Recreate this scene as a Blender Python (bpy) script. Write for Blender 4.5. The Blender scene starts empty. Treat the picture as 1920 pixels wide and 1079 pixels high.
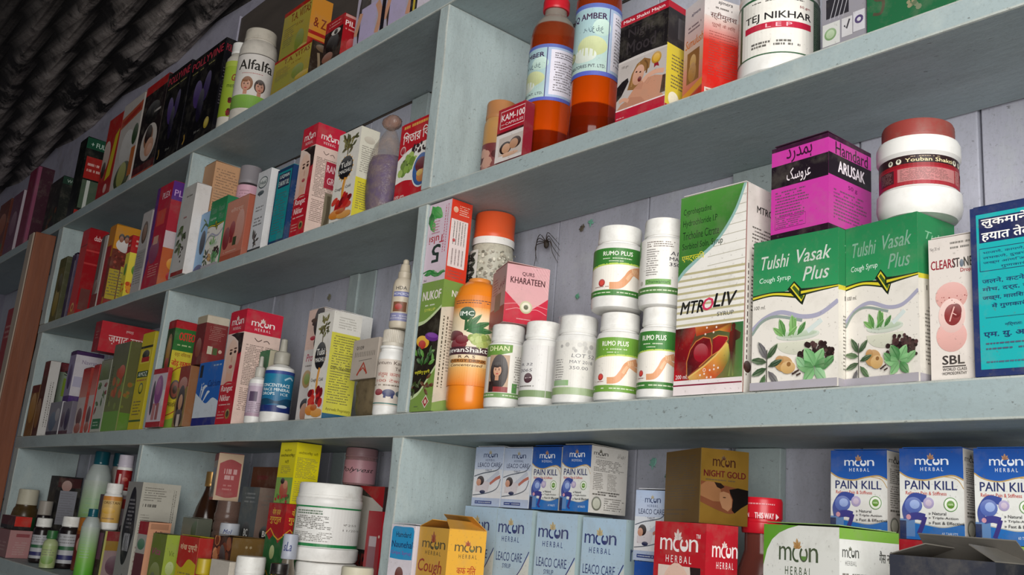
import bpy, bmesh, math, random
from mathutils import Vector, Matrix
random.seed(11)
sc = bpy.context.scene
col = sc.collection
EYE = 1.40                      # camera height above the floor, metres

# ------------------------------------------------------------------ camera
cam_d = bpy.data.cameras.new('camera')
cam_d.sensor_fit = 'HORIZONTAL'; cam_d.sensor_width = 36.0
cam_d.lens = 36.0 * 1817.1 / 1920.0
cam_d.clip_start = 0.02; cam_d.clip_end = 60
cam = bpy.data.objects.new('camera', cam_d); col.objects.link(cam)
right = Vector((0.6532561, 0.75273493, 0.08152666))
down = Vector((-0.13151293, 0.21885008, -0.96685521))
fwd = Vector((-0.7456278, 0.62088226, 0.24195952))
cam.matrix_world = Matrix(((right.x, -down.x, -fwd.x, 0.0), (right.y, -down.y, -fwd.y, -0.575),
                           (right.z, -down.z, -fwd.z, EYE), (0, 0, 0, 1)))
sc.camera = cam

# ------------------------------------------------------------------ light
world = bpy.data.worlds.new('world'); sc.world = world
world.use_nodes = True
bg = world.node_tree.nodes['Background']
bg.inputs[0].default_value = (0.80, 0.88, 1.0, 1); bg.inputs[1].default_value = 0.06

def area(name, loc, aim, sx, sy, power, color):
    d = bpy.data.lights.new(name, 'AREA'); d.shape = 'RECTANGLE'; d.size = sx; d.size_y = sy
    d.energy = power; d.color = color
    o = bpy.data.objects.new(name, d); col.objects.link(o)
    o.location = loc
    o.rotation_euler = (Vector(aim) - Vector(loc)).to_track_quat('-Z', 'Y').to_euler()
    return o
# daylight that comes in through the open shop front, to the right of and behind the camera
area('daylight_shop_front', (0.64, -1.12, 1.68), (-0.55, 0.05, 1.55), 1.1, 1.4, 40.5, (1.0, 0.985, 0.95))
sc.view_settings.view_transform = 'Standard'; sc.view_settings.look = 'None'
sc.view_settings.exposure = 0.0; sc.view_settings.gamma = 1.0
sc.view_settings.use_curve_mapping = False

# ------------------------------------------------------------------ colour and materials
def lin(c):
    c = c / 255.0
    return c / 12.92 if c <= 0.04045 else ((c + 0.055) / 1.055) ** 2.4
_hex = {}
def H(h):
    if isinstance(h, tuple): return h
    if h not in _hex:
        s = h.lstrip('#')
        if len(s) == 3: s = ''.join(a * 2 for a in s)
        _hex[h] = tuple(lin(int(s[i:i + 2], 16)) for i in (0, 2, 4)) + (1.0,)
    return _hex[h]
def mixc(a, b, t):
    a, b = H(a), H(b)
    return tuple(a[i] * (1 - t) + b[i] * t for i in range(3)) + (1.0,)

class NT:
    def __init__(s, name):
        s.m = bpy.data.materials.new(name); s.m.use_nodes = True
        s.t = s.m.node_tree; s.b = s.t.nodes['Principled BSDF']
    def n(s, typ, **kw):
        nd = s.t.nodes.new(typ)
        for k, v in kw.items():
            if k in ('operation', 'blend_type', 'data_type', 'noise_dimensions', 'attribute_name', 'feature', 'wave_type', 'bands_direction'): setattr(nd, k, v)
            else: nd.inputs[k.replace('_', ' ')].default_value = v
        return nd
    def l(s, a, b): s.t.links.new(a, b)
    def ramp(s, fac, stops):
        r = s.t.nodes.new('ShaderNodeValToRGB'); e = r.color_ramp.elements
        while len(e) < len(stops): e.new(0.5)
        for i, (p, c) in enumerate(stops):
            e[i].position = p; e[i].color = H(c) if isinstance(c, (str, tuple)) else (c, c, c, 1)
        s.l(fac, r.inputs[0]); return r.outputs[0]
    def mix(s, fac, a, b, mode='MIX'):
        m = s.t.nodes.new('ShaderNodeMix'); m.data_type = 'RGBA'; m.blend_type = mode
        for sock, v in ((m.inputs[0], fac), (m.inputs[6], a), (m.inputs[7], b)):
            if isinstance(v, (int, float)): sock.default_value = v
            elif isinstance(v, tuple): sock.default_value = v
            elif isinstance(v, str): sock.default_value = H(v)
            else: s.l(v, sock)
        return m.outputs[2]
    def coord(s, scale=(1, 1, 1)):
        tc = s.t.nodes.new('ShaderNodeTexCoord'); mp = s.t.nodes.new('ShaderNodeMapping')
        mp.inputs['Scale'].default_value = scale
        s.l(tc.outputs['Object'], mp.inputs[0]); return mp.outputs[0]
    def noise(s, vec, scale, detail=4, rough=0.55):
        nd = s.n('ShaderNodeTexNoise', Scale=scale, Detail=detail, Roughness=rough)
        s.l(vec, nd.inputs['Vector']); return nd.outputs['Fac']
    def bump(s, h, strength, dist=0.002):
        b = s.n('ShaderNodeBump', Strength=strength, Distance=dist)
        s.l(h, b.inputs['Height']); s.l(b.outputs[0], s.b.inputs['Normal'])

def ink_mat(name, rough, dust, coat=0.0):
    t = NT(name)
    a = t.n('ShaderNodeAttribute', attribute_name='Col')
    v = t.coord()
    d = t.ramp(t.noise(v, 38, 6, 0.65), [(0.50, 0.0), (0.78, dust)])
    f = t.ramp(t.noise(v, 420, 2), [(0.66, 0.0), (0.74, dust * 1.1)])
    c = t.mix(d, a.outputs['Color'], '#8f8878')
    c = t.mix(f, c, '#5d564c')
    t.l(c, t.b.inputs['Base Color'])
    t.b.inputs['Roughness'].default_value = rough
    t.b.inputs['Specular IOR Level'].default_value = 0.35
    t.b.inputs['Coat Weight'].default_value = coat
    t.bump(t.noise(v, 25, 2), 0.12, 0.002)
    return t.m
INK = ink_mat('printed_carton', 0.48, 0.30)
GLOSS = ink_mat('printed_gloss', 0.30, 0.16)
LABEL = ink_mat('printed_label', 0.42, 0.22)

def solid(name, c, rough=0.45, metal=0.0, dust=0.25, dustc='#7d766a', sc_=40, sss=0.0, alpha=1.0, trans=0.0, ior=1.45):
    t = NT(name); v = t.coord()
    d = t.ramp(t.noise(v, sc_, 6, 0.65), [(0.48, 0.0), (0.80, dust)])
    t.l(t.mix(d, c, dustc), t.b.inputs['Base Color'])
    t.b.inputs['Roughness'].default_value = rough; t.b.inputs['Metallic'].default_value = metal
    t.b.inputs['Transmission Weight'].default_value = trans; t.b.inputs['IOR'].default_value = ior
    t.b.inputs['Alpha'].default_value = alpha
    return t.m
_sm = {}
def plastic(c, rough=0.4, **kw):
    k = (c, rough, tuple(sorted(kw.items())))
    if k not in _sm: _sm[k] = solid('plastic_' + c.lstrip('#'), c, rough, **kw)
    return _sm[k]

def paint(name, base, light, grime, brown=0.25, stretch=(1, 1, 1)):
    t = NT(name); v = t.coord(stretch); v0 = t.coord()
    n1 = t.noise(v, 5, 5); n2 = t.noise(v, 26, 8, 0.7)
    c = t.mix(t.ramp(n1, [(0.3, 0.0), (0.7, 1.0)]), base, light)
    c = t.mix(t.ramp(n2, [(0.50, 0.0), (0.75, 0.45)]), c, grime)
    c = t.mix(t.ramp(t.noise(t.coord((.55, 1, 1.0)), 240, 3, 0.7), [(0.66, 0.0), (0.72, 0.6)]), c, '#4f4c46')
    c = t.mix(t.ramp(t.noise(v0, 330, 5, 0.75), [(0.52, 0.0), (0.70, 0.26)]), c, '#6b6a62')
    c = t.mix(t.ramp(t.noise(v0, 70, 8, 0.75), [(0.66, 0.0), (0.73, 0.7)]), c, '#514d45')
    c = t.mix(t.ramp(t.noise(v0, 14, 7, 0.7), [(0.56, 0.0), (0.72, 0.35)]), c, '#c3cbc4')
    c = t.mix(t.ramp(t.noise(v0, 3.3, 6, 0.7), [(0.60, 0.0), (0.72, brown)]), c, '#7a6a58')
    t.l(c, t.b.inputs['Base Color'])
    t.b.inputs['Roughness'].default_value = 0.5; t.b.inputs['Specular IOR Level'].default_value = 0.3
    t.bump(n2, 0.35, 0.003)
    return t.m
M_SHELF = paint('painted_shelf', '#95a4a7', '#aab7b7', '#7d8584', 0.4, (0.35, 1, 1))
M_DIV = paint('painted_divider', '#a1b0b2', '#b4c1c0', '#818a8a', 0.35, (1, 1, 0.25))
M_BACK = paint('whitewashed_boards', '#a7a8b4', '#b9bac6', '#85848a', 0.35, (1, 1, 0.3))
M_EDGE = paint('worn_pale_edge', '#a3a9a4', '#bfc4be', '#7f817c', 0.45)
M_BATTEN = paint('painted_batten', '#8f9c9c', '#a3aeae', '#6e7270', 0.6, (1, 1, 0.3))
M_WALL = paint('limewashed_wall', '#a9a6b8', '#c2bfce', '#7d7a86', 0.45)

def wood(name, a, b, stretch):
    t = NT(name); v = t.coord(stretch)
    c = t.mix(t.ramp(t.noise(v, 9, 8, 0.65), [(0.3, 0.0), (0.7, 1.0)]), a, b)
    t.l(c, t.b.inputs['Base Color']); t.b.inputs['Roughness'].default_value = 0.6
    t.bump(t.noise(v, 30, 4), 0.3, 0.002); return t.m
M_POST = wood('brown_wood', '#6e3a22', '#8f5233', (3, 3, 0.3))
M_POSTE = wood('worn_wood_edge', '#9a8878', '#b3a392', (3, 3, 0.3))
M_PANEL = wood('dark_back_panel', '#4c4540', '#5f564f', (0.4, 1, 2))
M_FLOOR = paint('cement_floor', '#5c5850', '#6b665d', '#45413a')

# ------------------------------------------------------------------ mesh helpers
def link(name, me, mat, parent=None, loc=None, rotz=None):
    o = bpy.data.objects.new(name, me)
    if mat is not None and len(me.materials) == 0: me.materials.append(mat)
    col.objects.link(o)
    if parent is not None: o.parent = parent
    if loc is not None: o.location = loc
    if rotz is not None: o.rotation_euler = (0, 0, rotz)
    return o
def tag(o, label=None, cat=None, group=None, kind=None):
    if label: o['label'] = label
    if cat: o['category'] = cat
    if group: o['group'] = group
    if kind: o['kind'] = kind
    return o
def empty(name, loc, rotz=0.0):
    o = bpy.data.objects.new(name, None); col.objects.link(o)
    o.empty_display_size = 0.02; o.location = loc; o.rotation_euler = (0, 0, rotz); return o
def pydata(name, V, F, smooth=False, angle=35):
    me = bpy.data.meshes.new(name); me.from_pydata(V, [], F); me.update()
    if smooth:
        me.shade_smooth(); me.set_sharp_from_angle(angle=math.radians(angle))
    return me
def box_mesh(name, x0, x1, y0, y1, z0, z1, bev=0.0, cuts=0, jit=0.0, rnd=None, edge=False):
    bm = bmesh.new(); bmesh.ops.create_cube(bm, size=1.0)
    for v in bm.verts:
        v.co = Vector((x0 + (v.co.x + .5) * (x1 - x0), y0 + (v.co.y + .5) * (y1 - y0), z0 + (v.co.z + .5) * (z1 - z0)))
    if cuts:
        ax = max(range(3), key=lambda i: (x1 - x0, y1 - y0, z1 - z0)[i])
        es = [e for e in bm.edges if abs((e.verts[0].co - e.verts[1].co)[ax]) > 1e-6]
        bmesh.ops.subdivide_edges(bm, edges=es, cuts=cuts)
        rnd = rnd or random
        for v in bm.verts:
            v.co += Vector((0 if ax == 0 else rnd.uniform(-jit, jit), rnd.uniform(-jit, jit) if ax != 1 else 0, (rnd.uniform(-jit, 0) if v.co.z > (z0 + z1) / 2 else rnd.uniform(-jit, jit)) if ax != 2 else 0))
    if bev:
        bf = bmesh.ops.bevel(bm, geom=[e for e in bm.edges if len(e.link_faces) == 2 and e.calc_face_angle() > 0.6], offset=bev, segments=2, affect='EDGES', profile=0.6)
        if edge:
            for f_ in bf['faces']: f_.material_index = 1
    me = bpy.data.meshes.new(name); bm.to_mesh(me); bm.free(); return me
def lathe(name, prof, seg=40, ribs=0, rib=0.0, ribz=None, squash=1.0):
    V, F = [], []
    n = len(prof)
    for i, (r, z) in enumerate(prof):
        for k in range(seg):
            a = 2 * math.pi * k / seg
            rr = r
            if rib and (ribz is None or ribz[0] <= z <= ribz[1]) and k % 2: rr = r - rib
            V.append((rr * math.cos(a), rr * squash * math.sin(a), z))
    for i in range(n - 1):
        for k in range(seg):
            F.append((i * seg + k, i * seg + (k + 1) % seg, (i + 1) * seg + (k + 1) % seg, (i + 1) * seg + k))
    F.append(tuple(range(seg - 1, -1, -1))); F.append(tuple((n - 1) * seg + k for k in range(seg)))
    return pydata(name, V, F, True, 40)
def tube_mesh(name, pts, r0, r1=None, seg=6):
    r1 = r0 if r1 is None else r1
    V, F = [], []; n = len(pts); pts = [Vector(p) for p in pts]
    for i, p in enumerate(pts):
        t = (pts[min(i + 1, n - 1)] - pts[max(i - 1, 0)]).normalized()
        u = t.orthogonal().normalized(); w = t.cross(u); r = r0 + (r1 - r0) * i / max(1, n - 1)
        for k in range(seg):
            a = 2 * math.pi * k / seg; V.append(p + (u * math.cos(a) + w * math.sin(a)) * r)
    for i in range(n - 1):
        for k in range(seg): F.append((i * seg + k, i * seg + (k + 1) % seg, (i + 1) * seg + (k + 1) % seg, (i + 1) * seg + k))
    F.append(tuple(range(seg))); F.append(tuple((n - 1) * seg + k for k in range(seg)))
    return pydata(name, V, F, True)
def smooth_pts(P, sub=6):
    if len(P) < 3: return list(P)
    out = []
    Q = [P[0]] + list(P) + [P[-1]]
    for i in range(1, len(Q) - 2):
        for k in range(sub):
            t = k / sub; a, b, c, d = Q[i - 1], Q[i], Q[i + 1], Q[i + 2]
            out.append(tuple(0.5 * (2 * b[j] + (c[j] - a[j]) * t + (2 * a[j] - 5 * b[j] + 4 * c[j] - d[j]) * t * t + (3 * b[j] - a[j] - 3 * c[j] + d[j]) * t ** 3) for j in range(len(b))))
    out.append(tuple(P[-1])); return out

# ------------------------------------------------------------------ flat print (drawn in face fractions, u right, v up)
_tx = {}
def glyphs(s, bold=0.0, it=0.0, res=2):
    k = (s, bold, it, res)
    if k not in _tx:
        c = bpy.data.curves.new('t', 'FONT'); c.body = s; c.resolution_u = res; c.offset = 0.0; c.shear = it; c.fill_mode = 'FRONT'
        o = bpy.data.objects.new('t', c); m = o.to_mesh()
        V = [(v.co.x, v.co.y) for v in m.vertices]; F = [tuple(p.vertices) for p in m.polygons]
        o.to_mesh_clear(); bpy.data.objects.remove(o); bpy.data.curves.remove(c)
        xs = [v[0] for v in V] or [0, 1]; ys = [v[1] for v in V] or [0, 1]
        x0, x1, y0, y1 = min(xs), max(xs), min(ys), max(ys)
        _tx[k] = ([((x - x0) / (x1 - x0 + 1e-9), (y - y0) / (y1 - y0 + 1e-9)) for x, y in V], F)
    return _tx[k]
LAYER = 1.0e-5
class Art:
    def __init__(s, w, h, seed=1):
        s.w, s.h = w, h; s.V, s.F, s.C = [], [], []; s.z = 1; s.k = w / h; s.rn = random.Random(seed)
    def add(s, pts, faces, cols):
        b = len(s.V); z = s.z * LAYER; s.z += 1
        s.V += [(p[0], p[1], z) for p in pts]
        for f in faces:
            s.F.append(tuple(b + i for i in f)); s.C.append([cols[i] for i in f] if isinstance(cols, list) else [cols] * len(f))
    def poly(s, pts, c):
        s.add(pts, [tuple(range(len(pts)))], [H(q) for q in c] if isinstance(c, list) else H(c))
    def rect(s, x0, y0, x1, y1, c, top=None, rightc=None):
        P = [(x0, y0), (x1, y0), (x1, y1), (x0, y1)]
        if top: s.poly(P, [c, c, top, top])
        elif rightc: s.poly(P, [c, rightc, rightc, c])
        else: s.poly(P, c)
    def quad(s, c00, c10, c11, c01): s.poly([(0, 0), (1, 0), (1, 1), (0, 1)], [c00, c10, c11, c01])
    def ell(s, cx, cy, rx, ry, c, n=22, rot=0.0, a0=0, a1=360):
        P = []; full = a1 - a0 >= 360; m = n if full else n + 1
        for i in range(m):
            a = math.radians(a0 + (a1 - a0) * i / n); x, y = rx * math.cos(a) * s.w, ry * math.sin(a) * s.h
            r = math.radians(rot); x, y = x * math.cos(r) - y * math.sin(r), x * math.sin(r) + y * math.cos(r)
            P.append((cx + x / s.w, cy + y / s.h))
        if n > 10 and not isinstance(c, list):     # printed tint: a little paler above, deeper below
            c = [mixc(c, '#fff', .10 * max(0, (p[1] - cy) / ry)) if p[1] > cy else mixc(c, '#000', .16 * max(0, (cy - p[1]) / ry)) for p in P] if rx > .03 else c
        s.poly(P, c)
    def circ(s, cx, cy, r, c, n=22): s.ell(cx, cy, r, r * s.k, c, n)
    def ring(s, cx, cy, r, th, c, a0=0, a1=360, n=26):
        P = []
        for i in range(n + 1):
            a = math.radians(a0 + (a1 - a0) * i / n); P.append((cx + r * math.cos(a), cy + r * s.k * math.sin(a)))
        s.curve(P, th, c, sub=0)
    def curve(s, P, th, c, sub=6, taper=False):
        P = smooth_pts(P, sub) if sub else P
        Q = [Vector((p[0] * s.w, p[1] * s.h)) for p in P]; n = len(Q); pts = []; T = th * s.w / 2
        for i in range(n):
            d = Q[min(i + 1, n - 1)] - Q[max(i - 1, 0)]
            if d.length < 1e-9: d = Vector((1, 0))
            d.normalize(); m = Vector((-d.y, d.x)); t = T * (math.sin(math.pi * (i + .2) / (n - .6)) if taper else 1)
            for q in (Q[i] + m * t, Q[i] - m * t): pts.append((q.x / s.w, q.y / s.h))
        s.add(pts, [(2 * i, 2 * i + 1, 2 * i + 3, 2 * i + 2) for i in range(n - 1)], H(c))
    def wave(s, lo, hi, c, c2=None):
        L = smooth_pts(lo, 6) if len(lo) > 2 else lo; U = smooth_pts(hi, 6) if len(hi) > 2 else hi
        def at(P, t):
            x = P[0][0] + (P[-1][0] - P[0][0]) * t
            for i in range(len(P) - 1):
                if P[i][0] <= x <= P[i + 1][0] + 1e-9:
                    f = (x - P[i][0]) / (P[i + 1][0] - P[i][0] + 1e-9); return (x, P[i][1] + (P[i + 1][1] - P[i][1]) * f)
            return P[-1]
        n = 24; pts = []; cols = []
        for i in range(n + 1):
            pts += [at(L, i / n), at(U, i / n)]; cols += [H(c), H(c2 or c)]
        s.add(pts, [(2 * i, 2 * i + 2, 2 * i + 3, 2 * i + 1) for i in range(n)], cols)
    def txt(s, t, x0, y0, x1, y1, c, b=0.0, it=0.0, rot=0, skew=0.0):
        V, F = glyphs(t, 0.0, it)
        out = []
        for u, v in V:
            if rot == 90: u, v = 1 - v, u
            elif rot == -90: u, v = v, 1 - u
            elif rot == 180: u, v = 1 - u, 1 - v
            out.append((x0 + u * (x1 - x0), y0 + v * (y1 - y0) + skew * u))
        if b > 0:                                  # heavier strokes: the same letters laid down again, shifted by a hair
            hgt = (x1 - x0) * s.w if rot in (90, -90) else (y1 - y0) * s.h
            q = b * 1.0 * hgt; dx, dy = q / s.w, q / s.h
            for ax, ay in (((-dx, 0), (dx, 0), (0, dy)) if b > .009 else ((-dx, 0), )):
                s.add([(p[0] + ax, p[1] + ay) for p in out], F, H(c))
        s.add(out, F, H(c))
    def lines(s, x0, y0, x1, y1, n, c, th=0.42, dens=0.88, rag=0.25):
        c = mixc(c, '#9a948a', .2); n = n if n < 4 else int(n * 1.35)
        pts, F = [], []; dy = (y1 - y0) / n
        for i in range(n):
            y = y1 - (i + 0.5) * dy; x = x0; end = x1 - s.rn.random() * rag * (x1 - x0)
            while x < end:
                L = s.rn.uniform(0.02, 0.085) * (x1 - x0); b = len(pts)
                if s.rn.random() < dens:
                    e = min(x + L, end)
                    pts += [(x, y - th * dy / 2), (e, y - th * dy / 2), (e, y + th * dy / 2), (x, y + th * dy / 2)]; F.append((b, b + 1, b + 2, b + 3))
                x += L + 0.014 * (x1 - x0)
        if F: s.add(pts, F, H(c))
    def vlines(s, x0, y0, x1, y1, n, c, th=0.34):
        pts, F = [], []; dx = (x1 - x0) / n
        for i in range(n):
            x = x0 + (i + .5) * dx; y = y0
            while y < y1:
                L = s.rn.uniform(.012, .05) * (y1 - y0); e = min(y + L, y1); b = len(pts)
                pts += [(x - th * dx / 2, y), (x + th * dx / 2, y), (x + th * dx / 2, e), (x - th * dx / 2, e)]; F.append((b, b + 1, b + 2, b + 3)); y += L + .02 * (y1 - y0)
        s.add(pts, F, H(c))
    def leaf(s, x, y, L, ang, wd, c):
        a = math.radians(ang); P = []
        for t, q in ((0, 0), (.25, .8), (.55, 1), (.85, .5), (1, 0), (.85, -.5), (.55, -1), (.25, -.8)):
            px, py = t * L, q * wd * L / 2
            P.append((x + (px * math.cos(a) - py * math.sin(a)), y + (px * math.sin(a) + py * math.cos(a)) * s.k))
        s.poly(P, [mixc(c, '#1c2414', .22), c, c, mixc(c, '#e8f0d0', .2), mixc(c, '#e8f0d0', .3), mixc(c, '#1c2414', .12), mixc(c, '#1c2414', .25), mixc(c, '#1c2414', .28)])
        if L > .13:
            e = (x + .9 * L * math.cos(a), y + .9 * L * math.sin(a) * s.k); s.curve([(x, y), e], .012, mixc(c, '#1c2414', .35), sub=0)
    def blobs(s, x0, y0, x1, y1, n, r, cols):
        for _ in range(n):
            s.circ(s.rn.uniform(x0, x1), s.rn.uniform(y0, y1), r * s.rn.uniform(.7, 1.2), s.rn.choice(cols), 8)
    def woman(s, cx, cy, r, skin='#e0b090', hair='#2a1a14', lip='#b03038', tilt=0, hairside=1, plain=False):
        k = s.k
        s.ell(cx + .12 * r * hairside, cy + .25 * r * k, 1.15 * r, 1.45 * r * k, hair)
        s.rect(cx - .38 * r, cy - 1.9 * r * k, cx + .38 * r, cy - .6 * r * k, mixc(skin, '#80503a', .25))
        s.ell(cx, cy, .82 * r, 1.15 * r * k, skin, rot=tilt)
        if plain: return
        s.ell(cx - .1 * r, cy + .95 * r * k, .8 * r, .38 * r * k, hair)
        for d in (-1, 1):
            s.ell(cx + d * .36 * r, cy + .16 * r * k, .17 * r, .09 * r * k, '#33221c', 10)
            s.ell(cx + d * .36 * r, cy + .38 * r * k, .22 * r, .05 * r * k, '#4a3228', 8)
        s.ell(cx + .03 * r, cy - .22 * r * k, .1 * r, .22 * r * k, mixc(skin, '#80503a', .25), 8)
        s.ell(cx + .02 * r, cy - .62 * r * k, .27 * r, .1 * r * k, lip, 12)
    def moon(s, x0, y0, x1, y1, c, leafc='#c98b4a', oc=None, herbal=True):
        w, h = x1 - x0, y1 - y0; oc = oc or c
        b0, b1 = (.34, .68) if herbal else (.05, .6)
        s.txt('m', x0, y0 + b0 * h, x0 + .33 * w, y0 + b1 * h, c, .008)
        th = .045 * w; cy = y0 + (b0 + b1) / 2 * h; ry = (b1 - b0) / 2 * h
        P = [(x0 + .47 * w + .105 * w * math.cos(math.radians(a)), cy + ry * math.sin(math.radians(a))) for a in range(95, 311, 18)]
        s.curve(P, th, c, sub=0)
        P = [(x0 + .64 * w + .085 * w * math.cos(math.radians(a)), cy + ry * .9 * math.sin(math.radians(a))) for a in range(120, 421, 20)]
        s.curve(P, th, c, sub=0)
        s.ell(x0 + .645 * w, cy - .25 * ry, .07 * w, .6 * ry, oc, 10, a0=180, a1=360)
        s.txt('n', x0 + .77 * w, y0 + b0 * h, x1, y0 + b1 * h, c, .008)
        for a, q in ((60, .9), (95, 1.1), (130, .95), (25, .7), (160, .65)): s.leaf(x0 + .48 * w, y0 + (b1 - .04) * h, .17 * w * q, a, .42, leafc)
        if herbal: s.txt('H E R B A L', x0 + .17 * w, y0, x0 + .84 * w, y0 + .2 * h, c)
    # ---- output
    def mesh(s, name, mapf, cut=0):
        bm = bmesh.new(); cl = bm.loops.layers.float_color.new('Col')
        vs = [bm.verts.new(v) for v in s.V]
        for f, c in zip(s.F, s.C):
            try: fc = bm.faces.new([vs[i] for i in f])
            except ValueError: continue
            for lp, q in zip(fc.loops, c): lp[cl] = q
        for co, no in (((0, 0, 0), (-1, 0, 0)), ((1, 0, 0), (1, 0, 0)), ((0, 0, 0), (0, -1, 0)), ((0, 1, 0), (0, 1, 0))):   # nothing prints past the edge of its face
            bmesh.ops.bisect_plane(bm, geom=bm.verts[:] + bm.edges[:] + bm.faces[:], plane_co=co, plane_no=no, dist=1e-7, clear_outer=True)
        if cut:
            for i in range(1, cut):
                bmesh.ops.bisect_plane(bm, geom=bm.verts[:] + bm.edges[:] + bm.faces[:], plane_co=(i / cut, 0, 0), plane_no=(1, 0, 0), dist=1e-7)
        for v in bm.verts: v.co = mapf(*v.co)
        me = bpy.data.meshes.new(name); bm.to_mesh(me); bm.free(); return me

# ------------------------------------------------------------------ product builders
def carton(key, name, label, cat, cols, front=None, side=None, top=None, group=None, mat=None, lean=(0, 0), flap=None, fold=True, left=None):
    x, y, z, rot, w, d, h = POS[key]; mat = mat or INK
    cols = (cols,) if isinstance(cols, str) else cols
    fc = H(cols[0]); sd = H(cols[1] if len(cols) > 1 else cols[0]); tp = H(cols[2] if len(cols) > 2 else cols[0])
    bm = bmesh.new(); bmesh.ops.create_cube(bm, size=1.0)
    for v in bm.verts: v.co = Vector((v.co.x * w, v.co.y * d, (v.co.z + .5) * h))
    bmesh.ops.bevel(bm, geom=bm.edges[:], offset=min(.0007, w * .03), segments=2, affect='EDGES', profile=.6)
    cl = bm.loops.layers.float_color.new('Col')
    for f in bm.faces:
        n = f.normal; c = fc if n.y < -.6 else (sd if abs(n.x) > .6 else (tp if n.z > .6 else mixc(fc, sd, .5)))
        for lp in f.loops: lp[cl] = c
    me = bpy.data.meshes.new(name); bm.to_mesh(me); bm.free()
    o = link(name, me, mat, None, (x, y, EYE + z + .0003))
    o.rotation_euler = (math.radians(lean[0]), math.radians(lean[1]), -math.radians(rot))
    tag(o, label, cat, group)
    sd_ = sum(map(ord, key))
    for fn, nm, W, mp in ((front, 'front_print', w, lambda u, v, q: Vector((-w / 2 + u * w, -d / 2 - q, v * h))),
                          (side, 'side_print', d, lambda u, v, q: Vector((w / 2 + q, -d / 2 + u * d, v * h))),
                          (left, 'side_print', d, lambda u, v, q: Vector((-w / 2 - q, d / 2 - u * d, v * h)))):
        if fn:
            a = Art(W, h, sd_); fn(a)
            if a.F: link(nm, a.mesh(nm, mp), mat, o)
    if fold:                                  # closed tuck flap lying on the top, its front edge slightly sprung
        ang = math.radians(flap if flap is not None else random.Random(sd_).uniform(.5, 2.5)); t = .0005
        V = []
        for zz in (0, t):
            for (px, py) in ((-w / 2 + .001, d / 2 - .001), (w / 2 - .001, d / 2 - .001), (w / 2 - .0016, -d / 2 + .0012), (-w / 2 + .0016, -d / 2 + .0012)):
                L = d / 2 - .001 - py; V.append((px, d / 2 - .001 - L * math.cos(ang), h + .0002 + zz + L * math.sin(ang)))
        me = pydata('tuck_flap', V, [(3, 2, 1, 0), (4, 5, 6, 7), (0, 1, 5, 4), (1, 2, 6, 5), (2, 3, 7, 6), (3, 0, 4, 7)])
        ca = me.color_attributes.new('Col', 'FLOAT_COLOR', 'CORNER')
        for q in ca.data: q.color = tp
        link('tuck_flap', me, mat, o)
    return o
def wrap(parent, name, fn, r, z0, z1, span, face, mat, key, segs=None, squash=1.0):
    """printed band around a bottle: span degrees, centred on 'face' degrees from the shelf front towards the right"""
    Wd = math.radians(span) * r; a = Art(Wd, z1 - z0, sum(map(ord, key))); fn(a)
    a0 = math.radians(face - 90)
    def mp(u, v, q):
        t = a0 + (u - .5) * math.radians(span)
        return Vector(((r + .0002 + q) * math.cos(t), (r + .0002 + q) * math.sin(t) * squash, z0 + v * (z1 - z0)))
    return link(name, a.mesh(name, mp, cut=segs or max(8, int(span / 6))), mat, parent)
def vessel(key, name, label, cat, prof, body, cap=None, capm=None, lab=None, group=None, seg=40, ribs=0.0, capshape=None, extra=None, r=None, labm=None, lean=(0, 0), squash=1.0, neck=None):
    """prof: body outline [(r fraction, z fraction)]; cap: (z0, z1, r) fractions; lab: (z0, z1, span, face, drawing)"""
    x, y, z, r_, h = POS[key]; r = r or r_
    root = empty(name, (x, y, EYE + z + .0003)); tag(root, label, cat, group)
    root.rotation_euler = (math.radians(lean[0]), math.radians(lean[1]), 0)
    bod = link('body', lathe('body', [(a * r, b * h) for a, b in prof], seg, squash=squash), body, root)
    if cap:
        c0, c1, cr = cap; R = cr * r; e = min(.08 * R, .0012); b0, b1 = c0 * h, c1 * h
        pf = [(R * .96, b0), (R, b0 + e), (R, b0 + (b1 - b0) * .22), (R * .985, b0 + (b1 - b0) * .24), (R * .985, b1 - e * 2), (R * .95, b1 - e * .4), (R * .88, b1), (.0005, b1)] if not capshape else [(a * R, b0 + b * (b1 - b0)) for a, b in capshape]
        cp = link('cap', lathe('cap', pf, 80 if ribs else seg, rib=ribs * R, ribz=(b0 + (b1 - b0) * .23, b1 - e * 1.5)), capm, root)
    if lab:
        for i, L in enumerate(lab if isinstance(lab, list) else [lab]):
            wrap(cp if cap and L[0] >= cap[0] else bod, 'label', L[4], (L[5] if len(L) > 5 else 1.0) * r, L[0] * h, L[1] * h, L[2], L[3], labm or LABEL, key + str(i), squash=squash)
    if extra: extra(root, r, h)
    return root
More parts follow.
